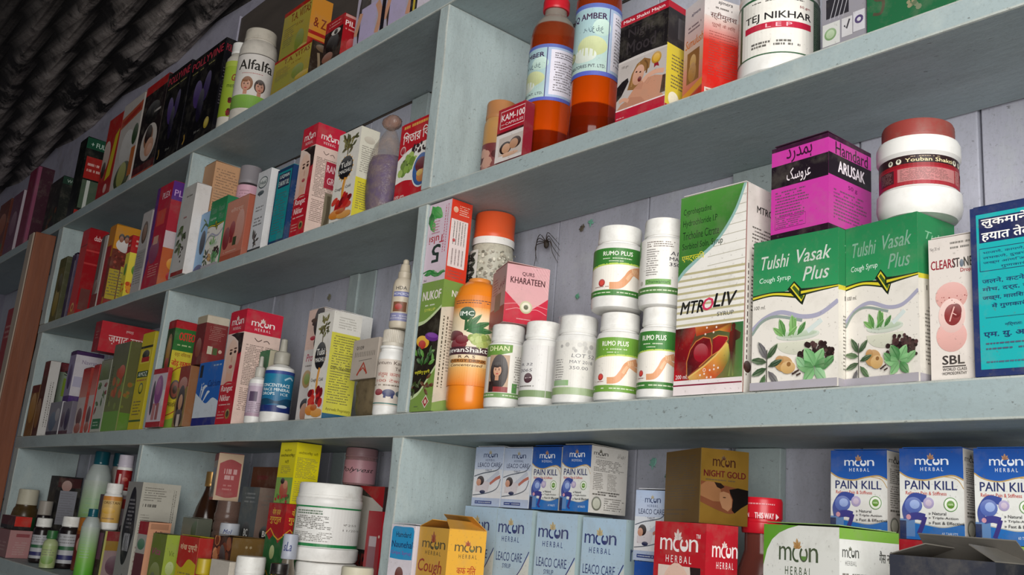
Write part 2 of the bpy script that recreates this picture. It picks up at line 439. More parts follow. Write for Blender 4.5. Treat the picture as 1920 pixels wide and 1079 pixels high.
# ------------------------------------------------------------------ where every product stands (metres; z is relative to eye height)
# cartons: x, y, z, turn in degrees, width, depth, height; bottles and jars: x, y, z, radius, height
POS = {
    'a_orange': (-2.98, 0.029, 0.611, 0, 0.1155, 0.05, 0.1778), 'a_pinkwhite': (-2.841, 0.024, 0.611, 0, 0.1017, 0.04, 0.1743), 
    'a_magenta': (-2.7184, 0.024, 0.611, 0, 0.0795, 0.04, 0.2155), 'a_blackgreen': (-2.5759, 0.055, 0.611, 0, 0.108, 0.05, 0.1602), 
    'a_blackcan': (-2.2954, 0.029, 0.611, 0, 0.0538, 0.05, 0.1896), 'a_redyellow': (-2.0772, 0.029, 0.611, 0, 0.086, 0.05, 0.1872), 
    'a_whitered': (-1.9735, 0.029, 0.611, 0, 0.1165, 0.05, 0.1953), 'a_couple': (-1.8475, 0.029, 0.611, 0, 0.1143, 0.05, 0.1977), 
    'a_polly1': (-1.7314, 0.0205, 0.611, 0, 0.1094, 0.033, 0.1879), 'a_polly2': (-1.599, 0.0201, 0.611, 0, 0.1436, 0.0322, 0.1793), 
    'a_memcell': (-1.505, 0.0247, 0.611, 0.0207, 0.1633), 'a_alfalfa': (-1.452, 0.035, 0.611, 0.0315, 0.1702), 
    'a_vitas_lo': (-1.2534, 0.0215, 0.611, 0, 0.1155, 0.035, 0.057), 'a_vitas_up': (-1.292, 0.0375, 0.669, 0, 0.0904, 0.035, 0.0995), 
    'a_piles': (-1.1303, 0.023, 0.611, 0, 0.0493, 0.04, 0.0654), 'a_women': (-0.9986, 0.0265, 0.611, 0, 0.1494, 0.045, 0.155), 
    'b_olive': (-2.267, 0.034, 0.361, 0, 0.05, 0.06, 0.1461), 'b_purple': (-2.2171, 0.047, 0.361, 0, 0.0297, 0.07, 0.1484), 
    'b_brown': (-2.167, 0.043, 0.361, 0, 0.014, 0.07, 0.1265), 'b_red': (-2.1338, 0.0237, 0.361, 0, 0.0457, 0.0394, 0.1883), 
    'b_silver': (-2.012, 0.033, 0.361, 0, 0.0353, 0.05, 0.1529), 'b_family': (-1.9608, 0.0302, 0.361, 0, 0.0371, 0.0484, 0.1653), 
    'b_yellowsmall': (-1.837, 0.024, 0.361, 0, 0.0197, 0.04, 0.1217), 'b_ovals': (-1.766, 0.034, 0.361, 0, 0.0451, 0.06, 0.156), 
    'b_plex': (-1.6968, 0.0265, 0.361, 0, 0.075, 0.045, 0.1933), 'b_leafbox': (-1.5522, 0.009, 0.361, 0, 0.0515, 0.026, 0.1575), 
    'b_beige': (-1.556, 0.0482, 0.361, 0, 0.046, 0.048, 0.2064), 'b_blue': (-1.5035, 0.0295, 0.361, 0, 0.042, 0.035, 0.104), 
    'b_vasaksmall': (-1.4496, 0.0255, 0.361, 0, 0.06, 0.035, 0.1157), 'b_salmon': (-1.3675, 0.0215, 0.361, 0, 0.074, 0.035, 0.0971), 
    'b_pinkjar': (-1.4979, 0.0736, 0.361, 0.0186, 0.2001), 'b_heal': (-1.2872, 0.0215, 0.361, 0, 0.0409, 0.035, 0.1248), 
    'b_tealsmall': (-1.2204, 0.0215, 0.361, 0, 0.0461, 0.035, 0.113), 'b_rangat': (-1.1598, 0.0256, 0.361, 0, 0.0408, 0.0433, 0.1603), 
    'b_tulsimadhu': (-1.0472, 0.0178, 0.361, 0, 0.0536, 0.0277, 0.1226), 'b_bag': (-0.9933, 0.0284, 0.361, 0.0244, 0.1347), 
    'b_bengali': (-0.9065, 0.037, 0.361, 0, 0.0633, 0.05, 0.1012), 'b_brownjar': (-0.805, 0.0581, 0.361, 0.0181, 0.1069), 
    'b_kam': (-0.7151, 0.007, 0.361, 0, 0.0418, 0.013, 0.0591), 'b_amber1': (-0.7069, 0.043, 0.361, 0.025, 0.1929), 'b_amber2': (-0.6236, 0.0266, 0.361, 0.0226, 0.1984), 
    'b_nightmood': (-0.5414, 0.0265, 0.361, 0, 0.0574, 0.045, 0.102), 'b_sumulush': (-0.4811, 0.0272, 0.361, 18, 0.0296, 0.0391, 0.0914), 
    'b_tej': (-0.4196, 0.0339, 0.361, 0.0319, 0.0859), 'b_greycarton': (-0.3439, 0.029, 0.361, 0, 0.0353, 0.05, 0.1), 
    'b_greencarton': (-0.2915, 0.027, 0.361, 0, 0.0655, 0.05, 0.11), 'b_pinkbox': (-0.2405, 0.029, 0.361, 0, 0.0333, 0.05, 0.09), 
    'c_gold': (-2.2775, 0.018, 0.11, 0, 0.0565, 0.03, 0.1098), 'c_whitespine': (-2.2278, 0.0144, 0.11, 0, 0.0387, 0.0208, 0.1593), 
    'c_greenred': (-2.2674, 0.065, 0.11, 0, 0.0154, 0.05, 0.1648), 'c_greypics': (-2.1059, 0.0185, 0.11, 0, 0.0787, 0.03, 0.066), 
    'c_purplewhite': (-2.0842, 0.0393, 0.1765, 0, 0.038, 0.0546, 0.1037), 'c_ovalpics': (-2.033, 0.024, 0.11, 0, 0.058, 0.04, 0.064), 
    'c_redwhite1': (-1.9683, 0.035, 0.11, 0, 0.0445, 0.05, 0.1268), 'c_redwhite2': (-1.9007, 0.031, 0.11, 0, 0.0302, 0.05, 0.128), 
    'c_greenleaf': (-1.8427, 0.024, 0.11, 0, 0.0548, 0.04, 0.1323), 'c_wrapped': (-1.7699, 0.0135, 0.11, 0, 0.0839, 0.0191, 0.1581), 
    'c_amoz': (-1.6541, 0.031, 0.11, 0, 0.0537, 0.05, 0.1658), 'c_redlying': (-1.9447, 0.0604, 0.2686, 0, 0.0359, 0.1047, 0.0596), 
    'c_oste': (-1.5431, 0.0191, 0.11, 0, 0.03, 0.0352, 0.1735), 'c_pinkfront': (-1.5371, -0.003, 0.11, 0, 0.0599, 0.007, 0.0938), 
    'c_ladybeige': (-1.4576, 0.0185, 0.11, 0, 0.0388, 0.035, 0.093), 'c_bluemilk': (-1.3703, 0.029, 0.11, 0, 0.0827, 0.05, 0.0942), 
    'c_maroon': (-1.4356, 0.024, 0.2047, 0, 0.0357, 0.0359, 0.0758), 'c_rangat': (-1.3018, 0.0324, 0.11, 0, 0.0516, 0.0569, 0.1629), 
    'c_greenwhite': (-1.255, 0.045, 0.11, 0, 0.03, 0.03, 0.105), 'c_dropsmall': (-1.2337, 0.0164, 0.11, 0.0124, 0.0929), 
    'c_mineral': (-1.1882, 0.0236, 0.11, 0.0196, 0.1145), 'c_prolady': (-1.1211, 0.045, 0.11, 0, 0.0404, 0.03, 0.1498), 
    'c_tulsimadhu': (-1.0488, 0.024, 0.11, 0, 0.0401, 0.04, 0.1317), 'c_whitebox': (-1.1262, 0.085, 0.11, 0, 0.03, 0.05, 0.1523), 
    'c_herbbag': (-0.9585, 0.022, 0.11, 0, 0.0547, 0.02, 0.091), 'c_kavach': (-0.914, 0.0192, 0.11, 0.0152, 0.0974), 'c_hda': (-0.904, 0.0175, 0.2079, 0.0115, 0.0816), 
    'c_nukof': (-0.8228, 0.021, 0.11, 0, 0.0385, 0.04, 0.1389), 'c_tulsi5': (-0.8274, 0.018, 0.2497, 0, 0.0399, 0.0281, 0.0902), 
    'c_imc': (-0.7765, 0.0275, 0.11, 0.0228, 0.1393), 'c_orangelid': (-0.8173, 0.0734, 0.11, 0.0234, 0.2304), 'c_han': (-0.7172, 0.0229, 0.11, 0.0189, 0.0826), 
    'c_plain': (-0.6664, 0.0231, 0.11, 0.0191, 0.0802), 'c_wrapjar': (-0.6201, 0.0241, 0.11, 0.0201, 0.0804), 'c_rumo1': (-0.5685, 0.0238, 0.11, 0.0198, 0.0772), 
    'c_rumo2': (-0.5206, 0.0216, 0.11, 0.0176, 0.0759), 'c_rumo3': (-0.5771, 0.0265, 0.1909, 0.0225, 0.0762), 'c_rumo4': (-0.5228, 0.0236, 0.1864, 0.0196, 0.0769), 
    'c_qurs': (-0.7184, 0.0339, 0.1931, 23.3815, 0.0485, 0.0442, 0.0582), 'c_mtroliv': (-0.4566, 0.0255, 0.11, 0, 0.064, 0.045, 0.1619), 
    'c_vasak1': (-0.3822, 0.023, 0.11, 0, 0.0695, 0.04, 0.1112), 'c_vasak2': (-0.3165, 0.0277, 0.11, 8, 0.0561, 0.04, 0.1118), 
    'c_clear': (-0.2715, 0.0235, 0.11, 0, 0.028, 0.035, 0.0913), 'c_teal': (-0.231, 0.022, 0.11, 0, 0.0515, 0.04, 0.1054), 
    'c_arusak': (-0.3804, 0.0339, 0.2217, 3.4018, 0.0498, 0.0529, 0.0738), 'c_yauban': (-0.3032, 0.0305, 0.2223, 0.0265, 0.0685), 
    'd_stackbox1': (-1.662, 0.004, -0.13, 0, 0.06, 0.04, 0.0749), 'd_stackbox2': (-1.735, 0.037, -0.13, 0, 0.075, 0.05, 0.1317), 
    'd_pinkbox': (-2.1166, -0.025, -0.13, 0, 0.1, 0.04, 0.0512), 'd_creamjar': (-2.276, 0.0302, -0.13, 0.027, 0.1295), 
    'd_redcapbox': (-2.1326, -0.021, -0.0783, 0, 0.0987, 0.03, 0.0248), 'd_dark1': (-1.9706, -0.0142, -0.13, 0.0158, 0.0801), 
    'd_whitecap': (-2.1241, 0.0259, -0.13, 0.0139, 0.1095), 'd_smallgreen': (-1.8366, -0.0355, -0.13, 0.0125, 0.0635), 'd_dark2': (-1.853, -0.0024, -0.13, 0.0176, 0.0887), 
    'd_blackbox': (-2.1681, 0.07, -0.13, 0, 0.0476, 0.05, 0.1613), 'd_orangelid': (-1.815, 0.0126, -0.13, 0.0145, 0.0894), 
    'd_aloebig': (-1.9257, 0.0537, -0.13, 0.0237, 0.2102), 'd_aloeback': (-1.955, 0.096, -0.13, 0.0143, 0.2116), 'd_redlabel': (-1.734, 0.0329, 0.0022, 0.0129, 0.0687), 
    'd_oristan': (-1.6715, 0, -0.0546, 0.0149, 0.075), 'd_aloesmall': (-1.6595, -0.0309, -0.13, 0.0141, 0.1073), 
    'd_vitamin': (-1.5261, 0.0097, -0.13, 0, 0.0607, 0.0594, 0.1542), 'd_paleorange': (-1.4245, -0.0186, -0.13, 0, 0.0351, 0.0328, 0.0984), 
    'd_olivegreen': (-1.3295, -0.0374, -0.13, 0, 0.0489, 0.0191, 0.0859), 'd_yellowred': (-1.2459, -0.026, -0.13, 0, 0.061, 0.03, 0.0875), 
    'd_greybox': (-1.352, 0.012, -0.13, 0, 0.05, 0.022, 0.1093), 'd_goldcap': (-1.4366, 0.0617, -0.13, 0.0217, 0.1779), 'd_ribbed': (-1.3061, 0.0346, -0.13, 0.0186, 0.136), 
    'd_notedjar': (-1.2378, 0.008, -0.13, 0.0129, 0.1079), 'd_food': (-1.1842, -0.0015, -0.13, 0, 0.0543, 0.045, 0.0925), 
    'd_yellowcap': (-1.1962, -0.038, -0.13, 0.01, 0.0638), 'd_card': (-1.1351, -0.04, -0.13, 0, 0.0505, 0.012, 0.0661), 
    'd_whitelid': (-1.0898, -0.0291, -0.13, 0.0169, 0.0759), 'd_bc': (-1.2371, 0.0475, -0.13, 0, 0.0507, 0.035, 0.157), 
    'd_redboot': (-1.3624, 0.05, 0.0065, 19.2094, 0.0608, 0.035, 0.0659), 'd_brownback': (-1.27, 0.085, 0.0275, 0, 0.085, 0.04, 0.0294), 
    'd_redgreen': (-1.106, 0.0215, -0.13, 0, 0.0441, 0.035, 0.1379), 'd_yellow': (-1.106, 0.025, 0.0084, 0, 0.0413, 0.034, 0.0741), 
    'd_clearbottle': (-1.0178, -0.0205, -0.13, 0.009, 0.1047), 'd_orangejar': (-1.004, -0.037, -0.13, 0.0112, 0.073), 'd_bigjar2': (-1.0171, 0.0289, -0.13, 0.0369, 0.0757), 
    'd_bigjar': (-1.0305, 0.0309, -0.0538, 0.0389, 0.0884), 'd_bbcbox': (-1.0606, 0.1, -0.13, 0, 0.1244, 0.03, 0.1672), 
    'd_pinkjar': (-1.0674, 0.0905, 0.0377, 0.0205, 0.0462), 'd_phone': (-0.943, 0.046, -0.13, 0, 0.0287, 0.012, 0.1376), 
    'd_creamlid': (-0.8567, -0.0301, -0.13, 0.0159, 0.0816), 'd_nounehal': (-0.8195, 0.009, -0.13, 0, 0.041, 0.03, 0.1257), 
    'd_coughnils': (-0.7569, 0.0072, -0.13, 14, 0.0726, 0.0379, 0.1259), 'd_leaco0': (-0.7695, 0.0725, -0.13, 0, 0.0507, 0.045, 0.1496), 
    'd_leaco1': (-0.718, 0.0725, -0.13, 0, 0.0506, 0.045, 0.1491), 'd_leaco2': (-0.659, 0.0725, -0.13, 0, 0.0537, 0.045, 0.1478), 
    'd_leaco3': (-0.5995, 0.0725, -0.13, 0, 0.0516, 0.045, 0.1459), 'd_lc0': (-0.7698, 0.075, 0.0203, 0, 0.0442, 0.04, 0.0589), 
    'd_lc1': (-0.7257, 0.075, 0.0203, 0, 0.0405, 0.04, 0.0576), 'd_pk0': (-0.6839, 0.075, 0.0203, 0, 0.0401, 0.04, 0.0583), 
    'd_pk1': (-0.6406, 0.076, 0.0203, 0, 0.0374, 0.0481, 0.0592), 'd_pkfar': (-0.5431, 0.065, -0.13, 0, 0.0297, 0.04, 0.1135), 
    'd_lcfar': (-0.5429, 0.065, -0.016, 0, 0.0341, 0.04, 0.0566), 'd_redmoon': (-0.4722, 0.0152, -0.13, 10.8371, 0.0581, 0.03, 0.1453), 
    'd_nightgold': (-0.4777, 0.0318, 0.0158, 26.7867, 0.0657, 0.038, 0.0541), 'd_redcap': (-0.4418, 0.055, -0.13, 0.015, 0.168), 
    'd_gassnil': (-0.3566, 0.0076, -0.13, 13.6079, 0.067, 0.0509, 0.1474), 'd_redcarton': (-0.3334, 0.07, -0.13, 0, 0.114, 0.05, 0.1446), 
    'd_greencarton': (-0.2556, 0.07, -0.13, 0, 0.0364, 0.05, 0.1447), 'd_black': (-0.26, -0.0169, -0.13, 6, 0.0622, 0.04, 0.1339), 
    'd_pkr0': (-0.3662, 0.0825, 0.0151, 0, 0.043, 0.045, 0.0589), 'd_pkr1': (-0.3091, 0.0725, 0.0151, 0, 0.0427, 0.045, 0.0588), 
    'd_pkr2': (-0.2597, 0.065, 0.0151, 0, 0.0381, 0.04, 0.0579), 'd_plastic': (-0.205, -0.015, -0.13, 0.018, 0.13), 
}
# ------------------------------------------------------------------ the room
def Z(z): return EYE + z
tag(link('floor', box_mesh('floor', -4.2, 2.2, -3.2, .2, -.06, 0), M_FLOOR), kind='structure')
tag(link('wall_back', box_mesh('wall_back', -4.2, 2.2, .152, .25, 0, Z(1.12)), M_WALL), kind='structure')
tag(link('added_wall_left', box_mesh('added_wall_left', -4.3, -4.2, -3.2, .25, 0, Z(1.3)), M_WALL), kind='structure')  # unseen wall, added to block light from the left

def roof_mat():
    t = NT('sooty_roof_sheet'); v = t.coord((1.2, 1, 1)); 
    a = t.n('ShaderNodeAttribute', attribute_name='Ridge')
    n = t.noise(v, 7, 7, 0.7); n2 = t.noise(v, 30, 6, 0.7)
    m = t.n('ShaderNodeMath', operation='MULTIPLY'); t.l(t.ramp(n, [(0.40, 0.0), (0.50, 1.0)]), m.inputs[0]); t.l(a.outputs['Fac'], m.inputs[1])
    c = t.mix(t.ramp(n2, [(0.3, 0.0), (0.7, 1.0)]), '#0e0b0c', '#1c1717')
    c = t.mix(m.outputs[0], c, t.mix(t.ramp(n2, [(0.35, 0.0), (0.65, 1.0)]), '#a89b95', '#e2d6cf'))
    t.l(c, t.b.inputs['Base Color']); t.b.inputs['Roughness'].default_value = .85
    t.bump(n2, 0.6, 0.006); return t.m
def roof():
    pitch, amp = .074, .017
    V, F, R = [], [], []
    xs = [-4.2 + i * .2 for i in range(33)]
    y0, y1 = -3.0, .36; n = int((y1 - y0) / pitch * 10)
    for x in xs:
        for j in range(n + 1):
            y = y0 + (y1 - y0) * j / n; ph = (y + .12 * (x + 2.2) - .069) / pitch * 2 * math.pi
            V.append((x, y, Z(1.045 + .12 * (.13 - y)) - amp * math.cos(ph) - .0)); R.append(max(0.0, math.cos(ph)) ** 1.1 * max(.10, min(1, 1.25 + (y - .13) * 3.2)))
    for i in range(len(xs) - 1):
        for j in range(n): F.append((i * (n + 1) + j, (i + 1) * (n + 1) + j, (i + 1) * (n + 1) + j + 1, i * (n + 1) + j + 1))
    me = pydata('ceiling', V, F); me.shade_smooth()
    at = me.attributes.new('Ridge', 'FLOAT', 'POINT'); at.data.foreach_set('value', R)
    o = link('ceiling', me, roof_mat())
    md = o.modifiers.new('thickness', 'SOLIDIFY'); md.thickness = .005; md.offset = 1
    tag(o, kind='structure')
roof()

# ------------------------------------------------------------------ the shelving
unit = empty('shelving_unit', (-1.3, .06, 0))
tag(unit, 'pale blue-grey painted wooden wall shelving with four long shelves and dividers', 'shelf')
OFF = Vector((1.3, -.06, 0))
rs = random.Random(5)
def ub(name, x0, x1, y0, y1, z0, z1, mat, bev=.0015, cuts=0, jit=0.0):
    me = box_mesh(name, x0 + 1.3, x1 + 1.3, y0 - .06, y1 - .06, Z(z0), Z(z1), bev, cuts, jit, rs, edge=cuts > 0)
    if cuts: me.materials.append(mat); me.materials.append(M_EDGE)
    return link(name, me, mat, unit)
SH = {'A': (.611, .589, 0.0), 'B': (.361, .3415, 0.0), 'C': (.110, .0845, 0.0), 'D': (-.130, -.155, -.05)}
for k, (zt, zb, yf) in SH.items():
    x0 = -3.35 if k == 'A' else -2.345
    ub('shelf_board', x0, .35, yf, .1295, zb, zt, M_SHELF, .0016, 26, .0007)
def divider(x0, x1, z0, z1, y0=0.0): ub('divider', x0, x1, y0, .1295, z0, z1, M_DIV, .0014, 6, .0006)
for zt, zb in ((.589, .361), (.3415, .110), (.0845, -.130)):
    divider(-1.597, -1.583, zb, zt, .0005); divider(-.866, -.848, zb, zt, .0005); divider(-2.345, -2.311, zb, zt, .0005)
    divider(-.115, -.097, zb, zt, .0005)
for x0, x1 in ((-2.345, -2.311), (-1.597, -1.583), (-.866, -.848), (-.115, -.097)): divider(x0, x1, -1.399, -.155, .0)
ub('plinth_board', -2.311, .35, .0, .02, -1.399, -1.30, M_DIV)
# back boards: upright whitewashed planks with dark joints between them
x = -2.36; i = 0
while x < .35:
    w = (.118, .097, .135, .109, .126, .1)[i % 6]; dy = (0, .0014, .0005, .002, .0008)[i % 5]
    ub('back_board', x + .0012, x + w - .0012, .131 + dy, .143 + dy, -.9, .588, M_BACK, .001)
    x += w; i += 1
for x0, x1, z0, z1, p in ((-1.212, -1.187, .111, .341, .124), (-1.187, -1.146, .111, .341, .127), (-.530, -.476, .111, .341, .124),
                         (-.518, -.472, -.129, .084, .122), (-1.20, -1.168, -.129, .084, .126), (-1.10, -1.06, .362, .588, .125)):
    ub('batten', x0, x1, p, .1305, z0, z1, M_BATTEN, .001)
ub('back_panel', -1.80, .35, .131, .15, .589, .985, M_PANEL, .001)
ub('panel_edging', -1.822, -1.80, .128, .15, .611, .99, M_WALL, .001)
# small chips where old green paint shows, on the back boards
def chip(x, z, s, c, seed, y=.1298):
    s *= .62; r = random.Random(seed); n = 17
    P = [(s * (.35 + .8 * r.random()) * math.cos(2 * math.pi * k / n), s * (.35 + .9 * r.random()) * 1.1 * math.sin(2 * math.pi * k / n)) for k in range(n)]
    V = [(x + 1.3 + a, y - .06, Z(z) + b) for a, b in P] + [(x + 1.3 + a * .8, y - .0606, Z(z) + b * .8) for a, b in P]
    F = [tuple(range(2 * n - 1, n - 1, -1))] + [(k, (k + 1) % n, n + (k + 1) % n, n + k) for k in range(n)]
    link('paint_chip', pydata('paint_chip', V, F), plastic(c, .6), unit)
for a in ((-.735, .327, .008, '#5a5244', 1), (-.722, .331, .007, '#6fae96', 2), (-.700, .246, .0085, '#4c4d3e', 3), (-.735, .25, .006, '#5f9c7e', 4),
          (-.618, .072, .009, '#7fb3a4', 5), (-.60, .06, .004, '#4c7a6a', 6), (-1.275, .318, .010, '#77735f', 7), (-.83, .24, .006, '#6a9a80', 8)):
    chip(*a)
# bay to the left of the post
far = empty('side_shelf', (-2.8, .06, 0)); tag(far, 'dim narrow shelf left of the brown post, holding red packs', 'shelf')
link('shelf_board', box_mesh('shelf_board', -.55, .405, -.06, .0695, Z(.215), Z(.237), .001), M_SHELF, far)
link('shelf_board', box_mesh('shelf_board', -.55, .405, -.06, .0695, Z(-.05), Z(-.028), .001), M_SHELF, far)
link('back_board', box_mesh('back_board', -.55, .405, .071, .085, Z(-.4), Z(.588), .001), M_BACK, far)
# brown post standing in front of the end panel
post = empty('wooden_post', (-2.369, -.024, 0)); tag(post, 'reddish brown wooden post at the left end of the shelves', 'post')
link('post_body', box_mesh('post_body', -.016, .022, -.0215, .0235, 0.0, Z(.572), .002, 8, .0008), M_POST, post)
link('worn_edge', box_mesh('worn_edge', -.020, .019, -.0255, -.0215, 0.0, Z(.570), .0012, 10, .0008), M_POSTE, post)
# dry dead spider hanging in the corner under shelf B
sp = empty('dead_spider', (-.783, .122, Z(.316))); tag(sp, 'dry dark spider with long bent legs on the back boards', 'spider')
M_SP = solid('spider_brown', '#2a2019', .7)
def spb():
    bm = bmesh.new(); bmesh.ops.create_icosphere(bm, subdivisions=2, radius=1)
    for v in bm.verts: v.co = Vector((v.co.x * .0035, v.co.y * .0028, v.co.z * .0055 - .001))
    me = bpy.data.meshes.new('abdomen'); bm.to_mesh(me); bm.free(); me.shade_smooth(); return me
link('abdomen', spb(), M_SP, sp)
rr = random.Random(3)
for k in range(8):
    s_ = -1 if k < 4 else 1; q = k % 4
    P = [(0, -.001, .001), (s_ * (.006 + .002 * q), -.005, .010 - .004 * q), (s_ * (.013 + .002 * rr.random()), -.003, .004 - .006 * q), (s_ * (.017 + .006 * rr.random()), .003, -.004 - .007 * q)]
    link('leg', tube_mesh('leg', smooth_pts(P, 4), .00055, .00025, 5), M_SP, sp)
# ------------------------------------------------------------------ materials for bottles
W_PL = solid('white_plastic', '#e6e4e0', .38, dust=.35, dustc='#a39c90', sc_=60)
W_CAP = solid('white_cap', '#e9e7e2', .45, dust=.45, dustc='#9c9284', sc_=70)
def glassy(name, c, rough=.08, trans=.85, ior=1.4):
    t = NT(name); v = t.coord()
    t.b.inputs['Base Color'].default_value = H(c); t.b.inputs['Transmission Weight'].default_value = trans; t.b.inputs['IOR'].default_value = ior
    t.l(t.ramp(t.noise(v, 60, 5), [(0.4, rough), (0.75, rough + .25)]), t.b.inputs['Roughness']); return t.m
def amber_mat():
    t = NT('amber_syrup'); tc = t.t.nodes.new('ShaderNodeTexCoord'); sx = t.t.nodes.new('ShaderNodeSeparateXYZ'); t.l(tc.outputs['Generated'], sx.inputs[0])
    c = t.ramp(sx.outputs['Z'], [(0, '#7c2006'), (.185, '#8c2808'), (.19, '#f05c0a'), (.60, '#d84c0c'), (.70, '#a83c14'), (.865, '#9c3c1c'), (.872, '#b4aca0'), (1, '#b4aca0')])  # dark lower band: refraction in the thick glass base, painted into the colour
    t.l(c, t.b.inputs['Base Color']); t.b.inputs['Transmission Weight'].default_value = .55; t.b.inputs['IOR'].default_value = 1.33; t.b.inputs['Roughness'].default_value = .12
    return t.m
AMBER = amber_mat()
CLEAR = glassy('clear_plastic', '#d9dcd8', .18, .9, 1.25)
BROWNG = glassy('brown_glass', '#3a2316', .15, .35, 1.45)
WRAPM = glassy('wrap_film', '#e9ece8', .22, .93, 1.08)

PILL = [(.5, 0), (.86, .0), (.97, .018), (1, .05), (1, .66), (.985, .72), (.93, .765), (.80, .785), (.80, .80)]
JAR = [(.6, 0), (.9, 0), (.98, .015), (1, .05), (1, .72), (.97, .76), (.9, .79), (.9, .81)]
def plain(c): return lambda a: a.rect(0, 0, 1, 1, c)

# ------------------------------------------------------------------ right bay of shelf C
def f_mtroliv(a):
    a.rect(0, 0, 1, 1, '#e9e5de')
    for i in range(9): a.rect(.0, .335 + i * .032, 1, .335 + i * .032 + .011, '#b9b08a')
    for i in range(8): a.curve([(.45, .62 + i * .045), (1, .63 + i * .045)], .008, '#b9b4a4', sub=0)
    a.wave([(0, .56), (.1, .60), (.3, .655), (.6, .735), (.85, .86), (1, .999)], [(0, .999), (.5, .9995), (1, 1)], '#8fb5b0')
    a.wave([(0, .585), (.1, .625), (.3, .675), (.58, .75), (.82, .87), (.96, .999)], [(0, .999), (.5, .9995), (.96, 1)], '#38702e', '#4c8a3a')
    for t, y in (('Cyproheptadine', .905), ('Hydrochloride I.P', .845), ('Tricholine Citrate', .785), ('Sorbitol Soln. Syrup', .725)):
        a.txt(t, .05, y - .012, .05 + .031 * len(t), y + .030, '#16301a', .004)
    a.txt('एमट्रलिव', .05, .655, .40, .70, '#e8dc3c', .006)
    a.txt('MTR', .06, .395, .41, .455, '#161616', .03, .25); a.txt('O', .40, .40, .56, .46, '#d03a5c', .035, .2); a.txt('LIV', .56, .41, .90, .475, '#161616', .03, .25)
    a.txt('SYRUP', .62, .365, .86, .385, '#5a5a58')
    def Q(pts): return [(x, .07 + .255 * y) for x, y in pts]
    a.poly(Q([(0, 0), (1, 0), (1, 1), (0, 1)]), ['#a81420', '#4c7a3c', '#2e6a3c', '#3a0c12'])
    a.poly(Q([(0, 0), (.20, 0), (.19, .4), (.26, .7), (.34, 1), (.12, 1), (.02, .5)]), ['#c81c24', '#8a1018', '#7a0e16', '#8a1018', '#b02420', '#4c0c12', '#6a0e14'])
    a.poly(Q([(.30, 1), (.32, .82), (.5, .86), (.66, .88), (.82, .82), (.84, 1)]), ['#c8702c', '#b03a20', '#c03a24', '#d8943c', '#a82c20', '#6a4a24'])
    a.poly(Q([(.24, 0), (.22, .06), (.45, .24), (.62, .42), (.78, .62), (.84, .60), (.80, .3), (.72, .12), (.62, 0)]), ['#c8a050', '#d8b060', '#d8702c', '#e0a048', '#d8c060', '#8a8a3c', '#7a7a34', '#b85a2c', '#c04a28'])
    L = Q([(.20, .07), (.19, .35), (.235, .57), (.32, .72), (.43, .79), (.53, .75), (.56, .61), (.56, .43), (.38, .24)]); R = Q([(.57, .74), (.65, .79), (.78, .75), (.79, .70), (.69, .52), (.57, .43)])
    a.poly(L, ['#3c0a10', '#4a0c12', '#5c0e14', '#7a1018', '#8a1420', '#6a1018', '#8a1420', '#9c1824', '#6a1018']); a.ell(.40, .07 + .255 * .50, .11, .045, '#a01828', rot=20)
    a.poly(R, ['#8a1420', '#a81c28', '#8a1420', '#a01824', '#b82430', '#7a1018'])
    a.curve(L, .012, '#c87a3c', sub=0); a.curve(R, .010, '#d88a44', sub=0); a.curve(Q([(.22, .05), (.45, .24), (.62, .42), (.78, .64)]), .022, '#e0b868', sub=0)
    for q in ((.40, .08), (.46, .1), (.54, .16), (.60, .17), (.66, .19), (.50, .03), (.56, .03), (.6, .24), (.58, .86), (.46, .84), (.62, .95), (.48, .96)): a.circ(q[0], .07 + .255 * q[1], .013, '#f0d8cc', 8)
    a.ring(.46, .07 + .255 * .17, .018, .008, '#f0d8cc')
    a.poly(Q([(.80, .02), (.83, .4), (.80, .62), (.815, .82), (.845, .86), (.84, .96), (.87, 1.0), (.895, .96), (.89, .87), (.97, .80), (.96, .70), (.90, .66), (.90, .42), (.885, .02), (.86, .02), (.85, .36), (.825, .02)]), ['#6a7a3c', '#4a241c', '#5c1c18', '#6a2018', '#6a2018', '#5c2018', '#4c2018', '#4c2018', '#4a1c18', '#4c3824', '#4c3824', '#3c1c18', '#4a241c', '#6a7a3c', '#8a9a4c', '#4a241c', '#8a9a4c'])
    a.txt('200 ml.', .03, .078, .21, .098, '#f4eeee', .006)
    a.rect(0, 0, 1, .07, '#e8dcdc'); a.rect(0, .043, 1, .050, '#7c1030')
def s_mtroliv(a):
    a.rect(0, 0, 1, 1, '#ddd8d0'); a.rect(0, 0, .03, 1, '#a07870')
    a.txt('MTROLIV', .30, .87, 1.0, .905, '#18181c', .03); a.lines(.18, .38, .95, .80, 18, '#4a4844'); a.vlines(.06, .08, .13, .62, 1, '#3a2a2a')
    a.circ(.12, .12, .1, '#40221c')
carton('c_mtroliv', 'syrup_carton', 'tall white syrup carton with a green top corner and a red liver picture', 'box', ('#e6e1da', '#d8d3cb'), f_mtroliv, s_mtroliv)

